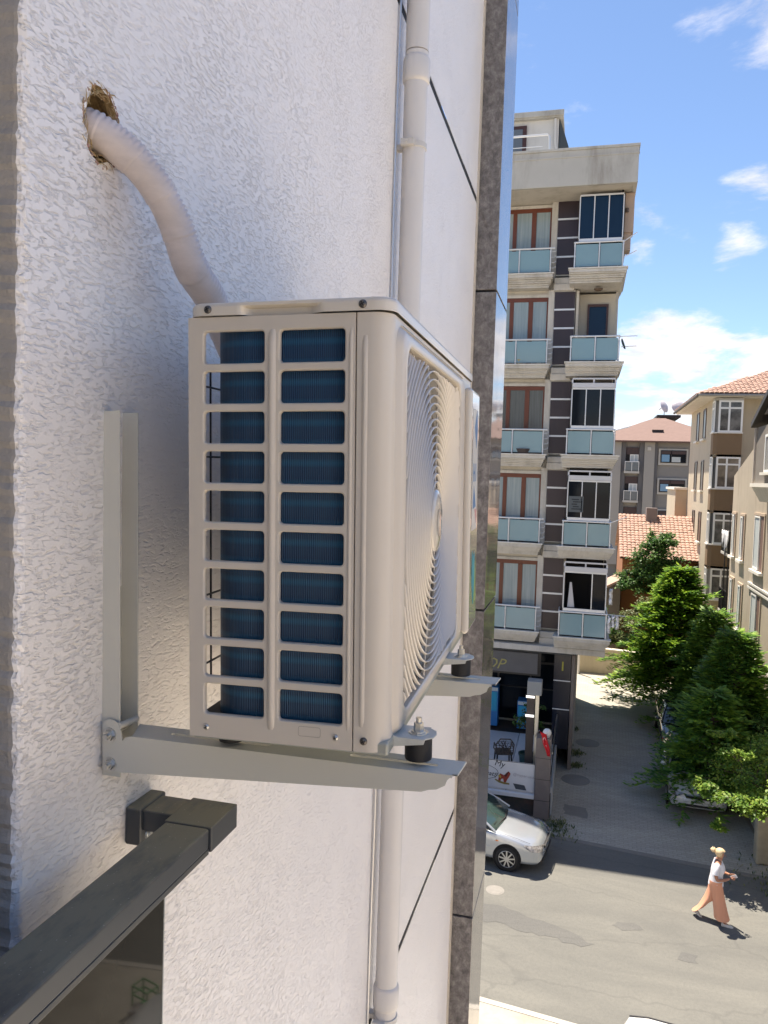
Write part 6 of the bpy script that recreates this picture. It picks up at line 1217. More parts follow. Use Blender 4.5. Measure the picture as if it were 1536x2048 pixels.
def broadleaf(name, x, y, z0, h, blobs, n, leaf, seed, label, cat, mat, trunk=True, tr_r=0.09, twigs=60):
    r = random.Random(seed); t = root(name, (x, y, z0), label, cat); tr = MB()
    if trunk: tr.tube([(x, y, z0 - 0.05), (x + 0.05, y - 0.03, z0 + h * 0.35), (blobs[0][0], blobs[0][1], blobs[0][2])], [tr_r, tr_r * 0.8, tr_r * 0.3], 8)
    tips = []
    tw = sum(b[3] ** 2 for b in blobs)
    for (bx_, by_, bz_, br, sq) in blobs:
        k_ = max(4, int(twigs * br ** 2 / tw))
        for i in range(k_):
            a = r.uniform(0, 2 * PI); cz = r.uniform(-0.7, 1.0); rr_ = math.sqrt(max(0, 1 - cz * cz)); q = r.uniform(0.55, 1.08)
            e = Vector((bx_ + br * rr_ * math.cos(a) * q, by_ + br * rr_ * math.sin(a) * q, bz_ + br * sq * cz * q)); c = Vector((bx_, by_, bz_ - br * sq * 0.5))
            mid = (e + c) / 2 + Vector((0, 0, 0.1)); tr.tube([c, mid, e], [0.02, 0.012, 0.003], 4, caps=False); tips.append((c, mid, e, br))
    tr.build('trunk' if trunk else 'stems', bark, t)
    vs, fs = [], []; per = max(1, n // len(tips))
    for (c, mid, e, br) in tips:
        for j in range(per):
            s_ = r.random() ** 0.6; p = mid.lerp(e, s_) if s_ > 0.3 else c.lerp(mid, 0.5 + s_)
            p = p + Vector((r.gauss(0, 0.11 * br), r.gauss(0, 0.11 * br), r.gauss(0, 0.08 * br))); d = Vector((r.uniform(-1, 1), r.uniform(-1, 1), r.uniform(-0.7, 0.4))).normalized()
            nn = Vector((r.uniform(-0.6, 0.6), r.uniform(-0.6, 0.6), 1)).normalized(); l_ = leaf * r.uniform(0.7, 1.3); leaf_quad(vs, fs, p, d, nn, l_, l_ * 0.33)
    me = bpy.data.meshes.new('crown'); me.from_pydata([tuple(v) for v in vs], [], fs); link('crown', me, t, mat); return t
conifer(4.05, 34.0, 6.15, 3.0, 3, 'tall bright green conifer rising beside the beige house', yew, 0.10, 430, 0.16, 1.6)
conifer(4.95, 26.6, 4.9, 2.35, 8, 'broader dark green conifer in front of the tall one', yew2, 0.10, 300, 0.02, 1.4)
conifer(3.95, 24.3, 3.5, 1.95, 15, 'small dark conifer with drooping branches over the parked cars', yew2, 0.09, 200, 0.15, 1.3)
conifer(4.9, 30.6, 4.9, 2.4, 18, 'dark conifer between the tall bright one and the broad front one', yew2, 0.10, 260, 0.05, 1.3)
broadleaf('broadleaf_tree', 4.9, 21.2, G, 2.9, [(4.6, 20.2, -7.1, 0.75, 0.6), (3.7, 19.6, -7.45, 0.6, 0.42), (3.0, 19.7, -7.3, 0.42, 0.42), (4.3, 19.4, -7.5, 0.6, 0.45), (5.0, 19.6, -7.4, 0.7, 0.6), (3.9, 20.0, -6.55, 0.45, 0.5), (3.35, 19.4, -8.1, 0.24, 0.7), (3.55, 20.6, -6.2, 0.4, 0.6), (4.7, 22.3, -7.6, 1.1, 0.9), (5.5, 22.2, -7.2, 1.0, 0.9)], 15000, 0.085, 21, 'light green small leaved tree at the street corner in front of the conifers', 'tree', leafB, twigs=170)
broadleaf('broadleaf_tree', 3.9, 42.6, G, 7, [(3.75, 42.5, -4.3, 1.55, 0.85), (4.7, 42.8, -4.9, 1.25, 0.8), (2.9, 42.4, -5.2, 1.1, 0.8), (3.9, 42.3, -3.1, 1.0, 0.7)], 12000, 0.16, 31, 'dark round leafy tree in front of the terracotta roof', 'tree', leafA, tr_r=0.16, twigs=120)
broadleaf('broadleaf_tree', 6.2, 23.8, G, 3, [(6.1, 23.8, -7.6, 1.1, 0.9), (6.0, 25.0, -7.7, 1.1, 0.9)], 5000, 0.10, 33, 'dark leafy tree mass at the right edge below the greige house', 'tree', leafA, twigs=60)
broadleaf('shrub', 2.9, 40.6, G, 2.4, [(2.7, 40.7, -7.2, 1.0, 0.95), (3.4, 40.9, -6.6, 0.95, 0.9), (2.1, 40.5, -8.0, 0.7, 0.8)], 5200, 0.11, 41, 'pale olive shrub rising over the garden wall', 'shrub', leafC, trunk=False, twigs=70)
broadleaf('shrub', 1.1, 40.7, G, 2.4, [(1.0, 40.8, -7.3, 1.0, 1.1), (1.5, 41.0, -7.9, 0.9, 0.9), (0.3, 40.9, -7.8, 0.9, 1.0)], 5000, 0.12, 43, 'dark green shrub over the left part of the garden wall', 'shrub', leafA, trunk=False, twigs=70)
broadleaf('potted_shrub', -1.33, 23.1, TF + 0.5, 0.8, [(-1.3, 23.1, -7.25, 0.42, 1.2), (-1.15, 23.15, -6.75, 0.3, 1.1)], 1300, 0.07, 47, 'dim leafy shrub growing in the green terrace pot', 'plant', leafA, trunk=False, twigs=26)
wr = random.Random(9); vs, fs = [], []
for i in range(1500):
    c = wr.choice([(-0.42, 20.9, 0.3), (-0.35, 21.4, 0.18), (4.9, 19.9, 0.45), (5.1, 21.0, 0.4), (0.1, 27.3, 0.16), (0.12, 26.1, 0.12), (5.0, 19.4, 0.3), (-0.1, 30, 0.15)]); p = Vector((c[0] + wr.gauss(0, c[2]), c[1] + wr.gauss(0, c[2]), G)); d = Vector((wr.uniform(-0.7, 0.7), wr.uniform(-0.7, 0.7), 1)).normalized(); l_ = wr.uniform(0.04, 0.14); leaf_quad(vs, fs, p, d, Vector((wr.uniform(-1, 1), wr.uniform(-1, 1), 0.3)).normalized(), l_, l_ * 0.16)
me = bpy.data.meshes.new('weeds'); me.from_pydata([tuple(v) for v in vs], [], fs); tag(link('weeds', me, None, leafC), 'tufts of weeds along the kerb corners and wall feet', 'weeds', kind='stuff')

# ------------------------------------------------------------ cars
tyre = M('tyre', (0.014, 0.014, 0.015), 0.8); alloy = M('alloy_wheel', (0.50, 0.50, 0.49), 0.35, metal=0.7); archm = M('wheel_arch_black', (0.006, 0.006, 0.007), 0.9)
cglass = M('car_glass', (0.03, 0.055, 0.05), 0.04, spec=0.9); plastic = M('black_plastic', (0.02, 0.02, 0.022), 0.5)
def car(name, label, loc, rz, paint, L_=4.40, W_=1.70, H_=1.43, group=None):
    """nose towards local +x, wheels on z = 0, origin under the middle"""
    c = thing(name, loc, label, 'car', group, rz)
    hw = W_ / 2
    # stations: x from the nose, half width, sill z, belt z (shoulder), crown z of the bonnet or belt plane
    st = [(0.00, 0.44, 0.40, 0.50, 0.52), (0.03, 0.62, 0.28, 0.56, 0.60), (0.10, 0.745, 0.22, 0.63, 0.675), (0.22, 0.80, 0.20, 0.685, 0.74), (0.42, 0.83, 0.19, 0.735, 0.80), (0.70, 0.845, 0.19, 0.785, 0.865), (1.00, 0.85, 0.19, 0.83, 0.915), (1.22, 0.85, 0.19, 0.86, 0.945), (1.6, 0.85, 0.19, 0.885, 0.93), (2.4, 0.85, 0.19, 0.905, 0.92), (3.2, 0.845, 0.20, 0.93, 0.94), (3.75, 0.83, 0.21, 0.955, 1.0), (4.1, 0.80, 0.24, 0.94, 0.985), (4.3, 0.74, 0.28, 0.88, 0.93), (4.4, 0.60, 0.36, 0.74, 0.78)]
    bm_ = MB(); ls = []
    for (x, w, zs, zb, zc) in st:
        w *= hw / 0.85; X = L_ / 2 - x * L_ / 4.4; mid = (zs + zb) / 2
        half = [(0, zc), (0.45 * w, zc - 0.006), (0.72 * w, zc - 0.022), (0.84 * w, zc - 0.05), (0.925 * w, zb - 0.004), (0.975 * w, zb - 0.05), (1.0 * w, mid + 0.04), (0.995 * w, mid - 0.08), (0.97 * w, zs + 0.06), (0.90 * w, zs), (0, zs)]
        ring = [(X, -a, b_) for a, b_ in half] + [(X, a, b_) for a, b_ in reversed(half[1:-1])]; ls.append(ring)
    bm_.loft(ls); n_ = len(ls[0]); bm_.add(ls[0], [tuple(range(n_))]); bm_.add(ls[-1], [tuple(range(n_ - 1, -1, -1))])
    body = bm_.build('body', paint, c, smooth=50)
    md = body.modifiers.new('sub', 'SUBSURF'); md.levels = 1; md.render_levels = 1
    # greenhouse: pillars and roof painted, glass between
    def ghl(x, w, z): X = L_ / 2 - x * L_ / 4.4; w *= hw / 0.85; return (X, w, z)
    roof = [(1.92, 0.55, 1.36), (2.1, 0.575, 1.41), (2.6, 0.59, 1.43), (3.1, 0.575, 1.41), (3.45, 0.545, 1.36)]
    rm = MB(); rl_ = []
    for x, w, z in roof: X, w, z = ghl(x, w, z); rl_.append([(X, w * s_, z - 0.035 * abs(s_) ** 3) for s_ in (-1, -0.85, -0.5, 0, 0.5, 0.85, 1)])
    rm.loft(rl_, close=False); ro = rm.build('roof', paint, c, smooth=80); md = ro.modifiers.new('t', 'SOLIDIFY'); md.thickness = 0.04
    def P3(x, w, z, sgn): X, w, z = ghl(x, w, z); return Vector((X, w * sgn, z))
    wsn = MB(); rows = []
    for (x, w, z, bow) in ((1.16, 0.755, 0.915, 0.10), (1.52, 0.67, 1.145, 0.07), (1.92, 0.555, 1.345, 0.03)):
        rows.append([tuple(P3(x - bow * (1 - s_ * s_), w, z + 0.012 * (1 - s_ * s_), s_)) for s_ in (-1, -0.7, -0.35, 0, 0.35, 0.7, 1)])
    wsn.loft(rows, close=False); wo2 = wsn.build('windscreen', cglass, c, smooth=80); md = wo2.modifiers.new('t', 'SOLIDIFY'); md.thickness = 0.01
    rwn = MB(); rows = []
    for (x, w, z) in ((3.45, 0.55, 1.345), (3.75, 0.65, 1.15), (3.98, 0.72, 0.99)): rows.append([tuple(P3(x + 0.05 * (1 - s_ * s_), w, z, s_)) for s_ in (-1, -0.5, 0, 0.5, 1)])
    rwn.loft(rows, close=False); o = rwn.build('rear_window', cglass, c, smooth=80); md = o.modifiers.new('t', 'SOLIDIFY'); md.thickness = 0.01
    for sg in (-1, 1):
        m = MB(); lo = [(1.30, 0.80, 0.905), (2.3, 0.815, 0.915), (3.6, 0.80, 0.965)]; hi = [(1.98, 0.588, 1.325), (2.55, 0.61, 1.375), (3.35, 0.58, 1.335)]
        m.add([tuple(P3(*p, sg)) for p in lo + hi[::-1]], [(0, 1, 4, 5), (1, 2, 3, 4)] if sg < 0 else [(5, 4, 1, 0), (4, 3, 2, 1)]); o = m.build('side_window', cglass, c); md = o.modifiers.new('t', 'SOLIDIFY'); md.thickness = 0.012
        for (a, b_) in (((1.14, 0.80, 0.90), (1.95, 0.575, 1.36)), ((3.95, 0.77, 0.97), (3.42, 0.57, 1.36)), ((2.42, 0.822, 0.905), (2.45, 0.598, 1.385))):
            m = MB(); p, q = P3(*a, sg), P3(*b_, sg); m.tube([tuple(p), tuple((p + q) / 2 + Vector((0, sg * 0.012, 0.01))), tuple(q)], 0.03, 6); m.build('pillar', paint, c, smooth=80)
        # wheel arches, wheels
        for xa in (0.83, 3.50):
            X = L_ / 2 - xa * L_ / 4.4; y = sg * (hw - 0.012)
            m = MB(); prof = []
            m.cyl((X, sg * (hw - 0.14), 0.325), (0, sg, 0), 0.345, 0.137, 30); m.build('wheel_arch', archm, c, smooth=40)
            wv = MB(); T = Matrix.Translation((X, sg * (hw + 0.006), 0.30)) @ Matrix.Rotation(-sg * PI / 2, 4, 'X')
            wv.lathe([(0.19, -0.20), (0.275, -0.19), (0.30, -0.16), (0.30, -0.04), (0.285, -0.01), (0.235, 0.002), (0.205, -0.006), (0.20, -0.03)], n=32); wv.v = [tuple(T @ Vector(p)) for p in wv.v]; wo3 = wv.build('wheel', tyre, c, smooth=50)
            rmm = MB(); rmm.lathe([(0.203, -0.006), (0.196, -0.002), (0.185, -0.02), (0.18, -0.05)], n=32); rmm.cyl((0, 0, -0.03), (0, 0, 1), 0.055, 0.028, 16)
            for k in range(9):
                T2 = Matrix.Rotation(2 * PI * k / 9 + 0.2, 4, 'Z'); rmm.box(0.04, 0.192, -0.017, 0.017, -0.028, -0.006, T=T2)
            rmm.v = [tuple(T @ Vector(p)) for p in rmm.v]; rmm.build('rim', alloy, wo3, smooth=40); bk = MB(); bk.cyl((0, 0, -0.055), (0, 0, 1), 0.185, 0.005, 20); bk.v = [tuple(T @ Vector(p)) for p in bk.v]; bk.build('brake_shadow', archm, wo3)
        # headlamp wrapping the corner, and indicator
        hlm = MB(); grid = []
        for i in range(7):
            s_ = i / 6; x = 0.035 + 0.40 * s_; row = []
            w0 = (0.60 + 0.235 * min(1, (s_ * 1.7) ** 0.6)) * hw / 0.85 + 0.006; zt2 = 0.655 + 0.06 * s_; zb2 = 0.55 + 0.13 * s_ ** 1.8
            for k in range(5):
                v = k / 4; row.append((L_ / 2 - x * L_ / 4.4 + 0.012, sg * (w0 - (0.03 * (v ** 2)) - (0.16 * (1 - s_) * v)), zb2 + (zt2 - zb2) * v))
            grid.append(row)
        hlm.loft(grid, close=False); ho = hlm.build('headlamp', M('headlamp_glass', (0.22, 0.20, 0.20), 0.05, spec=1.0, var=0.8, vscale=9, tint=(0.5, 0.48, 0.46)), c, smooth=80); md = ho.modifiers.new('t', 'SOLIDIFY'); md.thickness = 0.02; md.offset = 0
        m = MB(); m.box(L_ / 2 - 1.12, L_ / 2 - 1.05, sg * (hw - 0.002), sg * (hw + 0.004), 0.70, 0.725); m.build('side_indicator', M('amber', (0.6, 0.17, 0.02), 0.3), c, bevel=0.004)
        m = MB(); m.lathe([(0, 0.05), (0.05, 0.045), (0.09, 0.02), (0.09, -0.03), (0, -0.05)], (L_ / 2 - 1.48, sg * (hw + 0.06), 0.97), 12); m.build('wing_mirror', paint, c, smooth=60)
        m = MB(); m.tube([tuple(P3(x, w * 0.88, z + 0.008, sg)) for x, w, z in ((0.30, 0.81, 0.725), (0.6, 0.84, 0.795), (0.95, 0.85, 0.855), (1.15, 0.85, 0.885))], 0.004, 4); m.build('bonnet_gap', plastic, c)
        m = MB(); m.box(-L_ / 2 + 0.02, -L_ / 2 + 0.16, sg * (hw - 0.16), sg * (hw - 0.05), 0.72, 0.86); m.build('tail_lamp', M('tail_red', (0.35, 0.01, 0.01), 0.2), c, bevel=0.02)
        m = MB(); m.box(L_ / 2 - 3.35, L_ / 2 - 1.25, sg * (hw + 0.000), sg * (hw + 0.008), 0.50, 0.55); m.build('side_moulding', paint, c, bevel=0.003)
    m = MB(); m.box(L_ / 2 - 0.05, L_ / 2 + 0.006, -0.36, 0.36, 0.53, 0.61); m.build('grille', plastic, c, bevel=0.01)
    m = MB(); m.box(L_ / 2 - 0.06, L_ / 2 + 0.012, -0.55, 0.55, 0.30, 0.37); m.build('bumper_intake', plastic, c, bevel=0.012)
    m = MB(); m.tube([(L_ / 2 + 0.012, -0.40, 0.62), (L_ / 2 + 0.02, 0, 0.63), (L_ / 2 + 0.012, 0.40, 0.62)], 0.014, 6); m.build('chrome_strip', zinc, c, smooth=60)
    m = MB(); m.tube([(L_ / 2 - 1.18, -0.66 * hw / 0.85, 0.925), (L_ / 2 - 1.07, 0, 0.955), (L_ / 2 - 1.18, 0.66 * hw / 0.85, 0.925)], 0.018, 6); m.build('scuttle', plastic, c)
    MB().tube([(L_ / 2 - 1.16, -0.1, 0.965), (L_ / 2 - 1.22, -0.6, 0.99)], 0.008, 4).build('wiper', plastic, c)
    return c
silver = M('silver_paint', (0.47, 0.50, 0.53), 0.26, metal=0.55, coat=1.0)
car('parked_car', 'silver saloon car with spoked wheels parked at the kerb before the cafe terrace', (-0.52 - 2.18, 19.18 + 0.26, G), math.radians(-6.8), silver)
wpaint = M('white_car_paint', (0.62, 0.64, 0.65), 0.2, coat=1.0)
dpaint = M('dark_car_paint', (0.03, 0.028, 0.03), 0.2, coat=1.0)
car('parked_car', 'white car half hidden under the light green tree in the alley', (3.62, 25.35, G), math.radians(-92), wpaint, W_=1.66, H_=1.45)
car('parked_car', 'dark car parked in the alley beside the conifer, behind the white one', (3.85, 30.1, G), math.radians(-91), dpaint, W_=1.66)
# white van passing on the near side: long roof, tall body
van = thing('white_van', (3.2, 10.25, G + 0.0), 'white van whose roof just enters the bottom of the picture', 'van', None, math.radians(-6.8))
vp_ = M('white_van_paint', (0.70, 0.71, 0.70), 0.25, coat=0.8); m = MB(); ls = []
for (x, w, z0, z1) in ((2.45, 0.60, 0.45, 0.62), (2.40, 0.80, 0.35, 0.80), (2.1, 0.92, 0.28, 1.02), (1.62, 0.93, 0.25, 1.16), (1.1, 0.93, 0.25, 1.62), (0.72, 0.92, 0.25, 1.86), (0.45, 0.92, 0.25, 1.93), (-2.1, 0.92, 0.25, 1.94), (-2.36, 0.90, 0.28, 1.90), (-2.42, 0.86, 0.35, 1.80)):
    zm = min(z1, 1.1); half = [(0, z1), (0.8 * w * (1 if z1 < 1.2 else 0.9), z1 - 0.012), (w * (0.97 if z1 < 1.2 else 0.88), z1 - 0.07), (w, zm - 0.12), (w, z0 + 0.1), (w * 0.93, z0), (0, z0)]
    ls.append([(x, -a, b_) for a, b_ in half] + [(x, a, b_) for a, b_ in reversed(half[1:-1])])
m.loft(ls); m.add(ls[0], [tuple(range(12))]); m.add(ls[-1], [tuple(range(11, -1, -1))]); m.build('body', vp_, van, smooth=40)
m = MB(); m.add([(1.60, -0.78, 1.20), (1.60, 0.78, 1.20), (0.80, 0.72, 1.86), (0.80, -0.72, 1.86)], [(0, 1, 2, 3)]); o = m.build('windscreen', cglass, van); md = o.modifiers.new('t', 'SOLIDIFY'); md.thickness = 0.02; md.offset = 0
for sg in (-1, 1):
    MB().tube([(0.5, sg * 0.80, 1.862), (-2.1, sg * 0.80, 1.872), (-2.36, sg * 0.785, 1.835)], 0.02, 6).build('roof_gutter', plastic, van)
    m = MB(); m.box(0.1, 1.0, sg * 0.875 - 0.03, sg * 0.875 + 0.05, 1.1, 1.6); m.build('side_window', cglass, van, bevel=0.02)
    for xa in (1.55, -1.5):
        w_ = MB(); w_.cyl((xa, sg * 0.75, 0.33), (0, sg, 0), 0.33, 0.20, 28); w2 = w_.build('wheel', tyre, van, smooth=40); w_ = MB(); w_.cyl((xa, sg * 0.94, 0.33), (0, sg, 0), 0.19, 0.02, 20); w_.build('rim', alloy, w2, smooth=40)
    m = MB(); m.box(2.25, 2.43, sg * 0.62 - 0.13, sg * 0.62 + 0.13, 0.72, 0.88); m.build('headlight', M('headlamp_glass', (0, 0, 0)), van, bevel=0.03)
m = MB(); m.tube([(0.50, -0.8, 1.862), (0.60, 0, 1.91), (0.50, 0.8, 1.862)], 0.02, 6); m.build('roof_front_seal', plastic, van)

# ------------------------------------------------------------ woman walking along the street
def skin_mesh(name, joints, bones, mat, parent, sub=2, rootj=0):
    me = bpy.data.meshes.new(name); me.from_pydata([j[0] for j in joints], bones, []); o = bpy.data.objects.new(name, me); COL.objects.link(o); me.materials.append(mat)
    md = o.modifiers.new('skin', 'SKIN'); md.use_smooth_shade = True
    sv_ = me.skin_vertices[0].data
    for i, j in enumerate(joints): sv_[i].radius = j[1] if isinstance(j[1], tuple) else (j[1], j[1]); sv_[i].use_root = (i == rootj)
    s = o.modifiers.new('sub', 'SUBSURF'); s.levels = sub; s.render_levels = sub
    if parent: o.parent = parent
    return o
wx, wy = 3.13, 17.70
pw_ = thing('person', (wx, wy, G), 'woman with blond bun, white top and wide peach trousers walking along the sunny street', 'person', None, math.radians(-9))
skin_m = M('skin_tan', (0.36, 0.17, 0.105), 0.55); hairm = M('blond_hair', (0.58, 0.44, 0.26), 0.6, var=0.8, vscale=60, tint=(0.42, 0.27, 0.08)); top_m = M('white_knit_top', (0.66, 0.66, 0.70), 0.8, var=0.2, vscale=30); peach = M('peach_trousers', (0.62, 0.30, 0.19), 0.8, var=0.3, vscale=8, stretch=(3, 3, 0.3))
# local axes: x forward, y to her left (away from the camera), z up; standing height 1.62
HIPZ = 0.86
J = [((0, 0, 0.90), (0.125, 0.15)), ((0.0, 0, 1.05), (0.105, 0.13)), ((0.02, 0, 1.22), (0.11, 0.145)), ((0.02, 0, 1.31), (0.09, 0.13)), ((0.035, 0, 1.39), 0.052), ((0.055, 0, 1.45), 0.052), ((0.075, 0, 1.52), (0.085, 0.075)), ((0.07, 0, 1.58), (0.07, 0.066)),
     ((0.01, 0.165, 1.315), 0.052), ((-0.02, 0.22, 1.19), 0.042), ((0.04, 0.235, 1.03), 0.038), ((0.20, 0.12, 1.07), 0.030), ((0.27, 0.05, 1.09), 0.024),
     ((0.01, -0.165, 1.315), 0.052), ((-0.03, -0.215, 1.19), 0.042), ((0.02, -0.235, 1.03), 0.038), ((0.17, -0.16, 1.04), 0.031), ((0.27, -0.08, 1.06), 0.024),
     ((0.02, 0.085, 0.80), (0.085, 0.08)), ((-0.06, 0.09, 0.47), 0.055), ((-0.34, 0.09, 0.17), 0.036), ((-0.40, 0.09, 0.10), 0.032), ((-0.32, 0.09, 0.035), 0.03),
     ((0.02, -0.085, 0.80), (0.085, 0.08)), ((0.12, -0.09, 0.46), 0.055), ((0.20, -0.09, 0.12), 0.036), ((0.20, -0.09, 0.06), 0.034), ((0.30, -0.09, 0.03), 0.028)]
Bn = [(0, 1), (1, 2), (2, 3), (3, 4), (4, 5), (5, 6), (6, 7), (3, 8), (8, 9), (9, 10), (10, 11), (11, 12), (3, 13), (13, 14), (14, 15), (15, 16), (16, 17), (0, 18), (18, 19), (19, 20), (20, 21), (21, 22), (0, 23), (23, 24), (24, 25), (25, 26), (26, 27)]
body = skin_mesh('body', J, Bn, skin_m, pw_)
# hands closed round a phone: palm and five fingers each
for sgn, wr_ in ((1, Vector((0.27, 0.05, 1.09))), (-1, Vector((0.27, -0.08, 1.06)))):
    js = [(tuple(wr_), 0.021), (tuple(wr_ + Vector((0.045, -0.012 * sgn, 0.006))), (0.026, 0.016))]; bs = [(0, 1)]
    for f in range(4):
        b_ = js[1][0]; o_ = Vector((0.018, 0.0, 0.026 - 0.016 * f)); l_ = (0.03, 0.034, 0.032, 0.025)[f]
        p1 = Vector(b_) + o_; p2 = p1 + Vector((l_, -0.004 * sgn, 0)); p3 = p2 + Vector((l_ * 0.3, -0.022 * sgn, -0.004)); k = len(js); js += [(tuple(p1), 0.0085), (tuple(p2), 0.008), (tuple(p3), 0.0065)]; bs += [(1, k), (k, k + 1), (k + 1, k + 2)]
    k = len(js); t0 = Vector(js[0][0]) + Vector((0.015, -0.012 * sgn, 0.018)); js += [(tuple(t0), 0.0105), (tuple(t0 + Vector((0.03, -0.018 * sgn, 0.022))), 0.009), (tuple(t0 + Vector((0.05, -0.022 * sgn, 0.018))), 0.007)]; bs += [(0, k), (k, k + 1), (k + 1, k + 2)]
    skin_mesh('hand', js, bs, skin_m, pw_, 1)
# head features
m = MB(); m.lathe([(0, 0.012), (0.010, 0.004), (0.014, -0.006), (0, -0.014)], (0.158, 0, 1.505), 8); m.build('nose', skin_m, pw_, smooth=80)
for sg in (-1, 1):
    MB().lathe([(0, 0.006), (0.008, 0.0), (0, -0.006)], (0.148, sg * 0.03, 1.525), 8).build('eye', M('eye_dark', (0.03, 0.02, 0.015), 0.3), pw_)
    m = MB(); m.lathe([(0, 0.026), (0.010, 0.012), (0.012, -0.01), (0, -0.026)], (0.07, sg * 0.076, 1.51), 8); m.build('ear', skin_m, pw_, smooth=80)
MB().box(0.146, 0.152, -0.02, 0.02, 1.473, 1.479).build('mouth', M('lips', (0.30, 0.09, 0.07), 0.5), pw_, bevel=0.002)
hm2 = MB(); ls = []; hr_ = random.Random(4)
for i in range(12):
    ph_ = PI * i / 11; row = []
    for k in range(20):
        th_ = 2 * PI * k / 20; rr_ = 0.104 * math.sin(ph_) * (1 + 0.03 * math.sin(7 * th_)); x = rr_ * math.cos(th_) * 1.06; z = 0.104 * math.cos(ph_); 
        if x > 0.035 and z < 0.035: x = 0.035 + (x - 0.035) * 0.1
        row.append((0.055 + x, 0.92 * rr_ * math.sin(th_), 1.548 + z * (1.0 if z > 0 else 0.95)))
    ls.append(row)
hm2.loft(ls); hm2.build('hair', hairm, pw_, smooth=80)
bnm = MB(); ls = []
for i in range(9):
    ph_ = PI * i / 8; ls.append([(-0.085 + 0.058 * math.sin(ph_) * math.cos(2 * PI * k / 12) * (1 + 0.12 * math.sin(3 * k + i)), 0.058 * math.sin(ph_) * math.sin(2 * PI * k / 12), 1.585 + 0.052 * math.cos(ph_) + 0.01 * math.sin(2 * k)) for k in range(12)])
bnm.loft(ls); bnm.build('hair_bun', hairm, pw_, smooth=80)
# top: torso shell with sleeves and hem
def ell(cx, cz, rx, ry, n=22, tilt=0.0, ph=0.0, cy=0.0, rip=0.0): return [(cx + rx * math.cos(2 * PI * k / n), cy + ry * math.sin(2 * PI * k / n), cz + tilt * math.cos(2 * PI * k / n) + rip * math.sin(5 * 2 * PI * k / n + ph)) for k in range(n)]
tm_ = MB(); tm_.loft([ell(0.0, 0.84, 0.155, 0.185, rip=0.006), ell(0.0, 0.90, 0.15, 0.185), ell(0.0, 1.0, 0.135, 0.165), ell(0.01, 1.08, 0.13, 0.155), ell(0.03, 1.18, 0.145, 0.165), ell(0.03, 1.26, 0.13, 0.18), ell(0.025, 1.32, 0.10, 0.17), ell(0.03, 1.365, 0.075, 0.105, tilt=-0.02), ell(0.035, 1.375, 0.062, 0.075, tilt=-0.03)])
o = tm_.build('top', top_m, pw_, smooth=80); md = o.modifiers.new('t', 'SOLIDIFY'); md.thickness = 0.006
for sg in (-1, 1):
    s = MB(); s.tube([(0.015, sg * 0.13, 1.325), (0.0, sg * 0.19, 1.29), (-0.02, sg * 0.222, 1.21), (-0.022, sg * 0.232, 1.15)], [0.062, 0.064, 0.062, 0.066], 14, caps=False); o = s.build('sleeve', top_m, pw_, smooth=80); md = o.modifiers.new('t', 'SOLIDIFY'); md.thickness = 0.005
# wide trousers: one leg swings back, the other carries
def leg_cloth(pts, ys, name='trouser_leg'):
    m = MB(); ls = []
    for i, (x, z, rx, ry) in enumerate(pts): ls.append([(x + rx * math.cos(2 * PI * k / 26) + 0.012 * math.sin(4 * 2 * PI * k / 26) * i / len(pts), ys + ry * math.sin(2 * PI * k / 26) + 0.010 * math.cos(5 * 2 * PI * k / 26) * i / len(pts), z + (0.12 * (rx * math.cos(2 * PI * k / 26)) / rx if name == 'back' and i > 3 else 0)) for k in range(26)])
    m.loft(ls); o = m.build('trouser_leg', peach, pw_, smooth=80); md = o.modifiers.new('t', 'SOLIDIFY'); md.thickness = 0.005
leg_cloth([(0.0, 0.95, 0.13, 0.12), (0.0, 0.84, 0.14, 0.13), (0.045, 0.68, 0.125, 0.115), (0.08, 0.50, 0.13, 0.12), (0.12, 0.30, 0.14, 0.13), (0.155, 0.13, 0.155, 0.14)], -0.06)
leg_cloth([(0.0, 0.94, 0.13, 0.12), (0.0, 0.83, 0.14, 0.13), (-0.03, 0.68, 0.13, 0.115), (-0.08, 0.50, 0.135, 0.12), (-0.20, 0.34, 0.14, 0.12), (-0.30, 0.22, 0.15, 0.13)], 0.07, 'back')
shoe = M('pale_shoe', (0.55, 0.53, 0.49), 0.6)
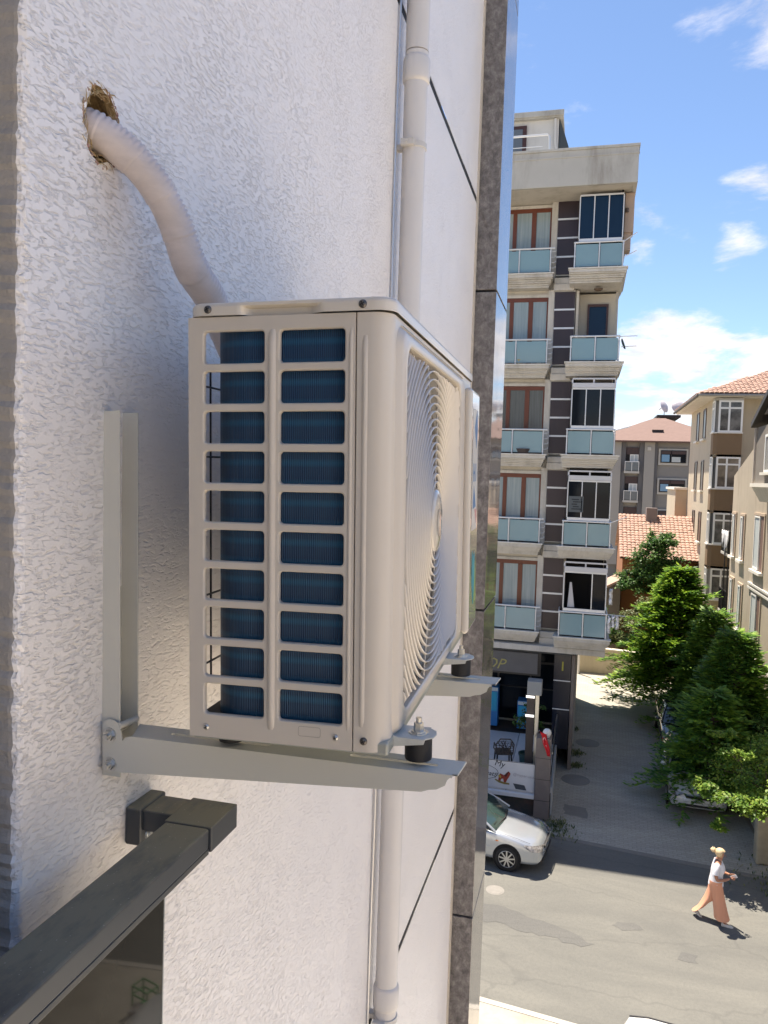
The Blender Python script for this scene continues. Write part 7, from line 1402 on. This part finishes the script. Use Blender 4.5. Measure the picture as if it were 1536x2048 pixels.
for (x, y, rot, z) in ((0.235, -0.09, 0.0, 0.0), (-0.36, 0.09, 0.62, 0.045)):
    s = MB(); ls = []
    for (a, w_, h_) in ((-0.09, 0.02, 0.035), (-0.075, 0.034, 0.075), (-0.02, 0.036, 0.075), (0.05, 0.045, 0.05), (0.11, 0.042, 0.035), (0.15, 0.025, 0.022)): ls.append([(a, -w_, 0.0), (a, -w_, h_ * 0.6), (a, -w_ * 0.5, h_), (a, w_ * 0.5, h_), (a, w_, h_ * 0.6), (a, w_, 0.0)])
    s.loft(ls); s.add(ls[0], [tuple(range(6))]); s.add(ls[-1], [tuple(range(5, -1, -1))]); T = Matrix.Translation((x, y, z + 0.004)) @ Matrix.Rotation(rot, 4, 'Y'); s.v = [tuple(T @ Vector(p)) for p in s.v]; s.build('shoe', shoe, pw_, smooth=60)
ph2 = MB(); ph2.box(-0.035, 0.035, -0.004, 0.004, -0.07, 0.07, T=Matrix.Translation((0.345, -0.015, 1.085)) @ Matrix.Rotation(math.radians(60), 4, 'Y'))
pho = ph2.build('phone', M('phone_white', (0.6, 0.6, 0.62), 0.2), None, bevel=0.003); pho.matrix_world = Matrix.Translation((wx, wy, G)) @ Matrix.Rotation(math.radians(-9), 4, 'Z'); tag(pho, 'small pale phone held in the hands of the walking woman', 'phone')

# ------------------------------------------------------------ things the smoked glass mirrors: paving, green trolley, dark post

tr_ = thing('garden_trolley', (5.9, 11.35, G + 0.11), 'green metal trolley on the pavement mirrored in the smoked glass', 'trolley', None, 0.3)
gm = M('green_metal', (0.05, 0.30, 0.08), 0.5)
m = MB()
for sx_ in (-0.3, 0.3):
    for sy_ in (-0.2, 0.2): m.tube([(sx_, sy_, 0.0), (sx_, sy_, 0.75)], 0.025, 6)
m.build('frame', gm, tr_)
for z in (0.2, 0.55, 0.74): 
    q = MB(); q.tube([(-0.3, -0.2, z), (0.3, -0.2, z), (0.3, 0.2, z), (-0.3, 0.2, z), (-0.3, -0.2, z)], 0.02, 6); q.build('rim_bar', gm, tr_)
MB().box(-0.28, 0.28, -0.18, 0.18, 0.20, 0.22).build('tray', gm, tr_)
st2 = thing('street_bollard', (8.0, 11.6, G + 0.11), 'black round bin on a thin post mirrored in the smoked glass', 'bin', None)
MB().lathe([(0, 0.0), (0.2, 0.0), (0.26, 0.5), (0.28, 0.52), (0.22, 0.56), (0, 0.58)], (0, 0, 0.5), 20).build('bucket', plastic, st2, smooth=50)
MB().tube([(0.3, 0, 0), (0.3, 0, 1.6)], 0.03, 8).build('post', plastic, st2, smooth=50)

tr_.scale = (0.6, 0.6, 0.75)
settle()
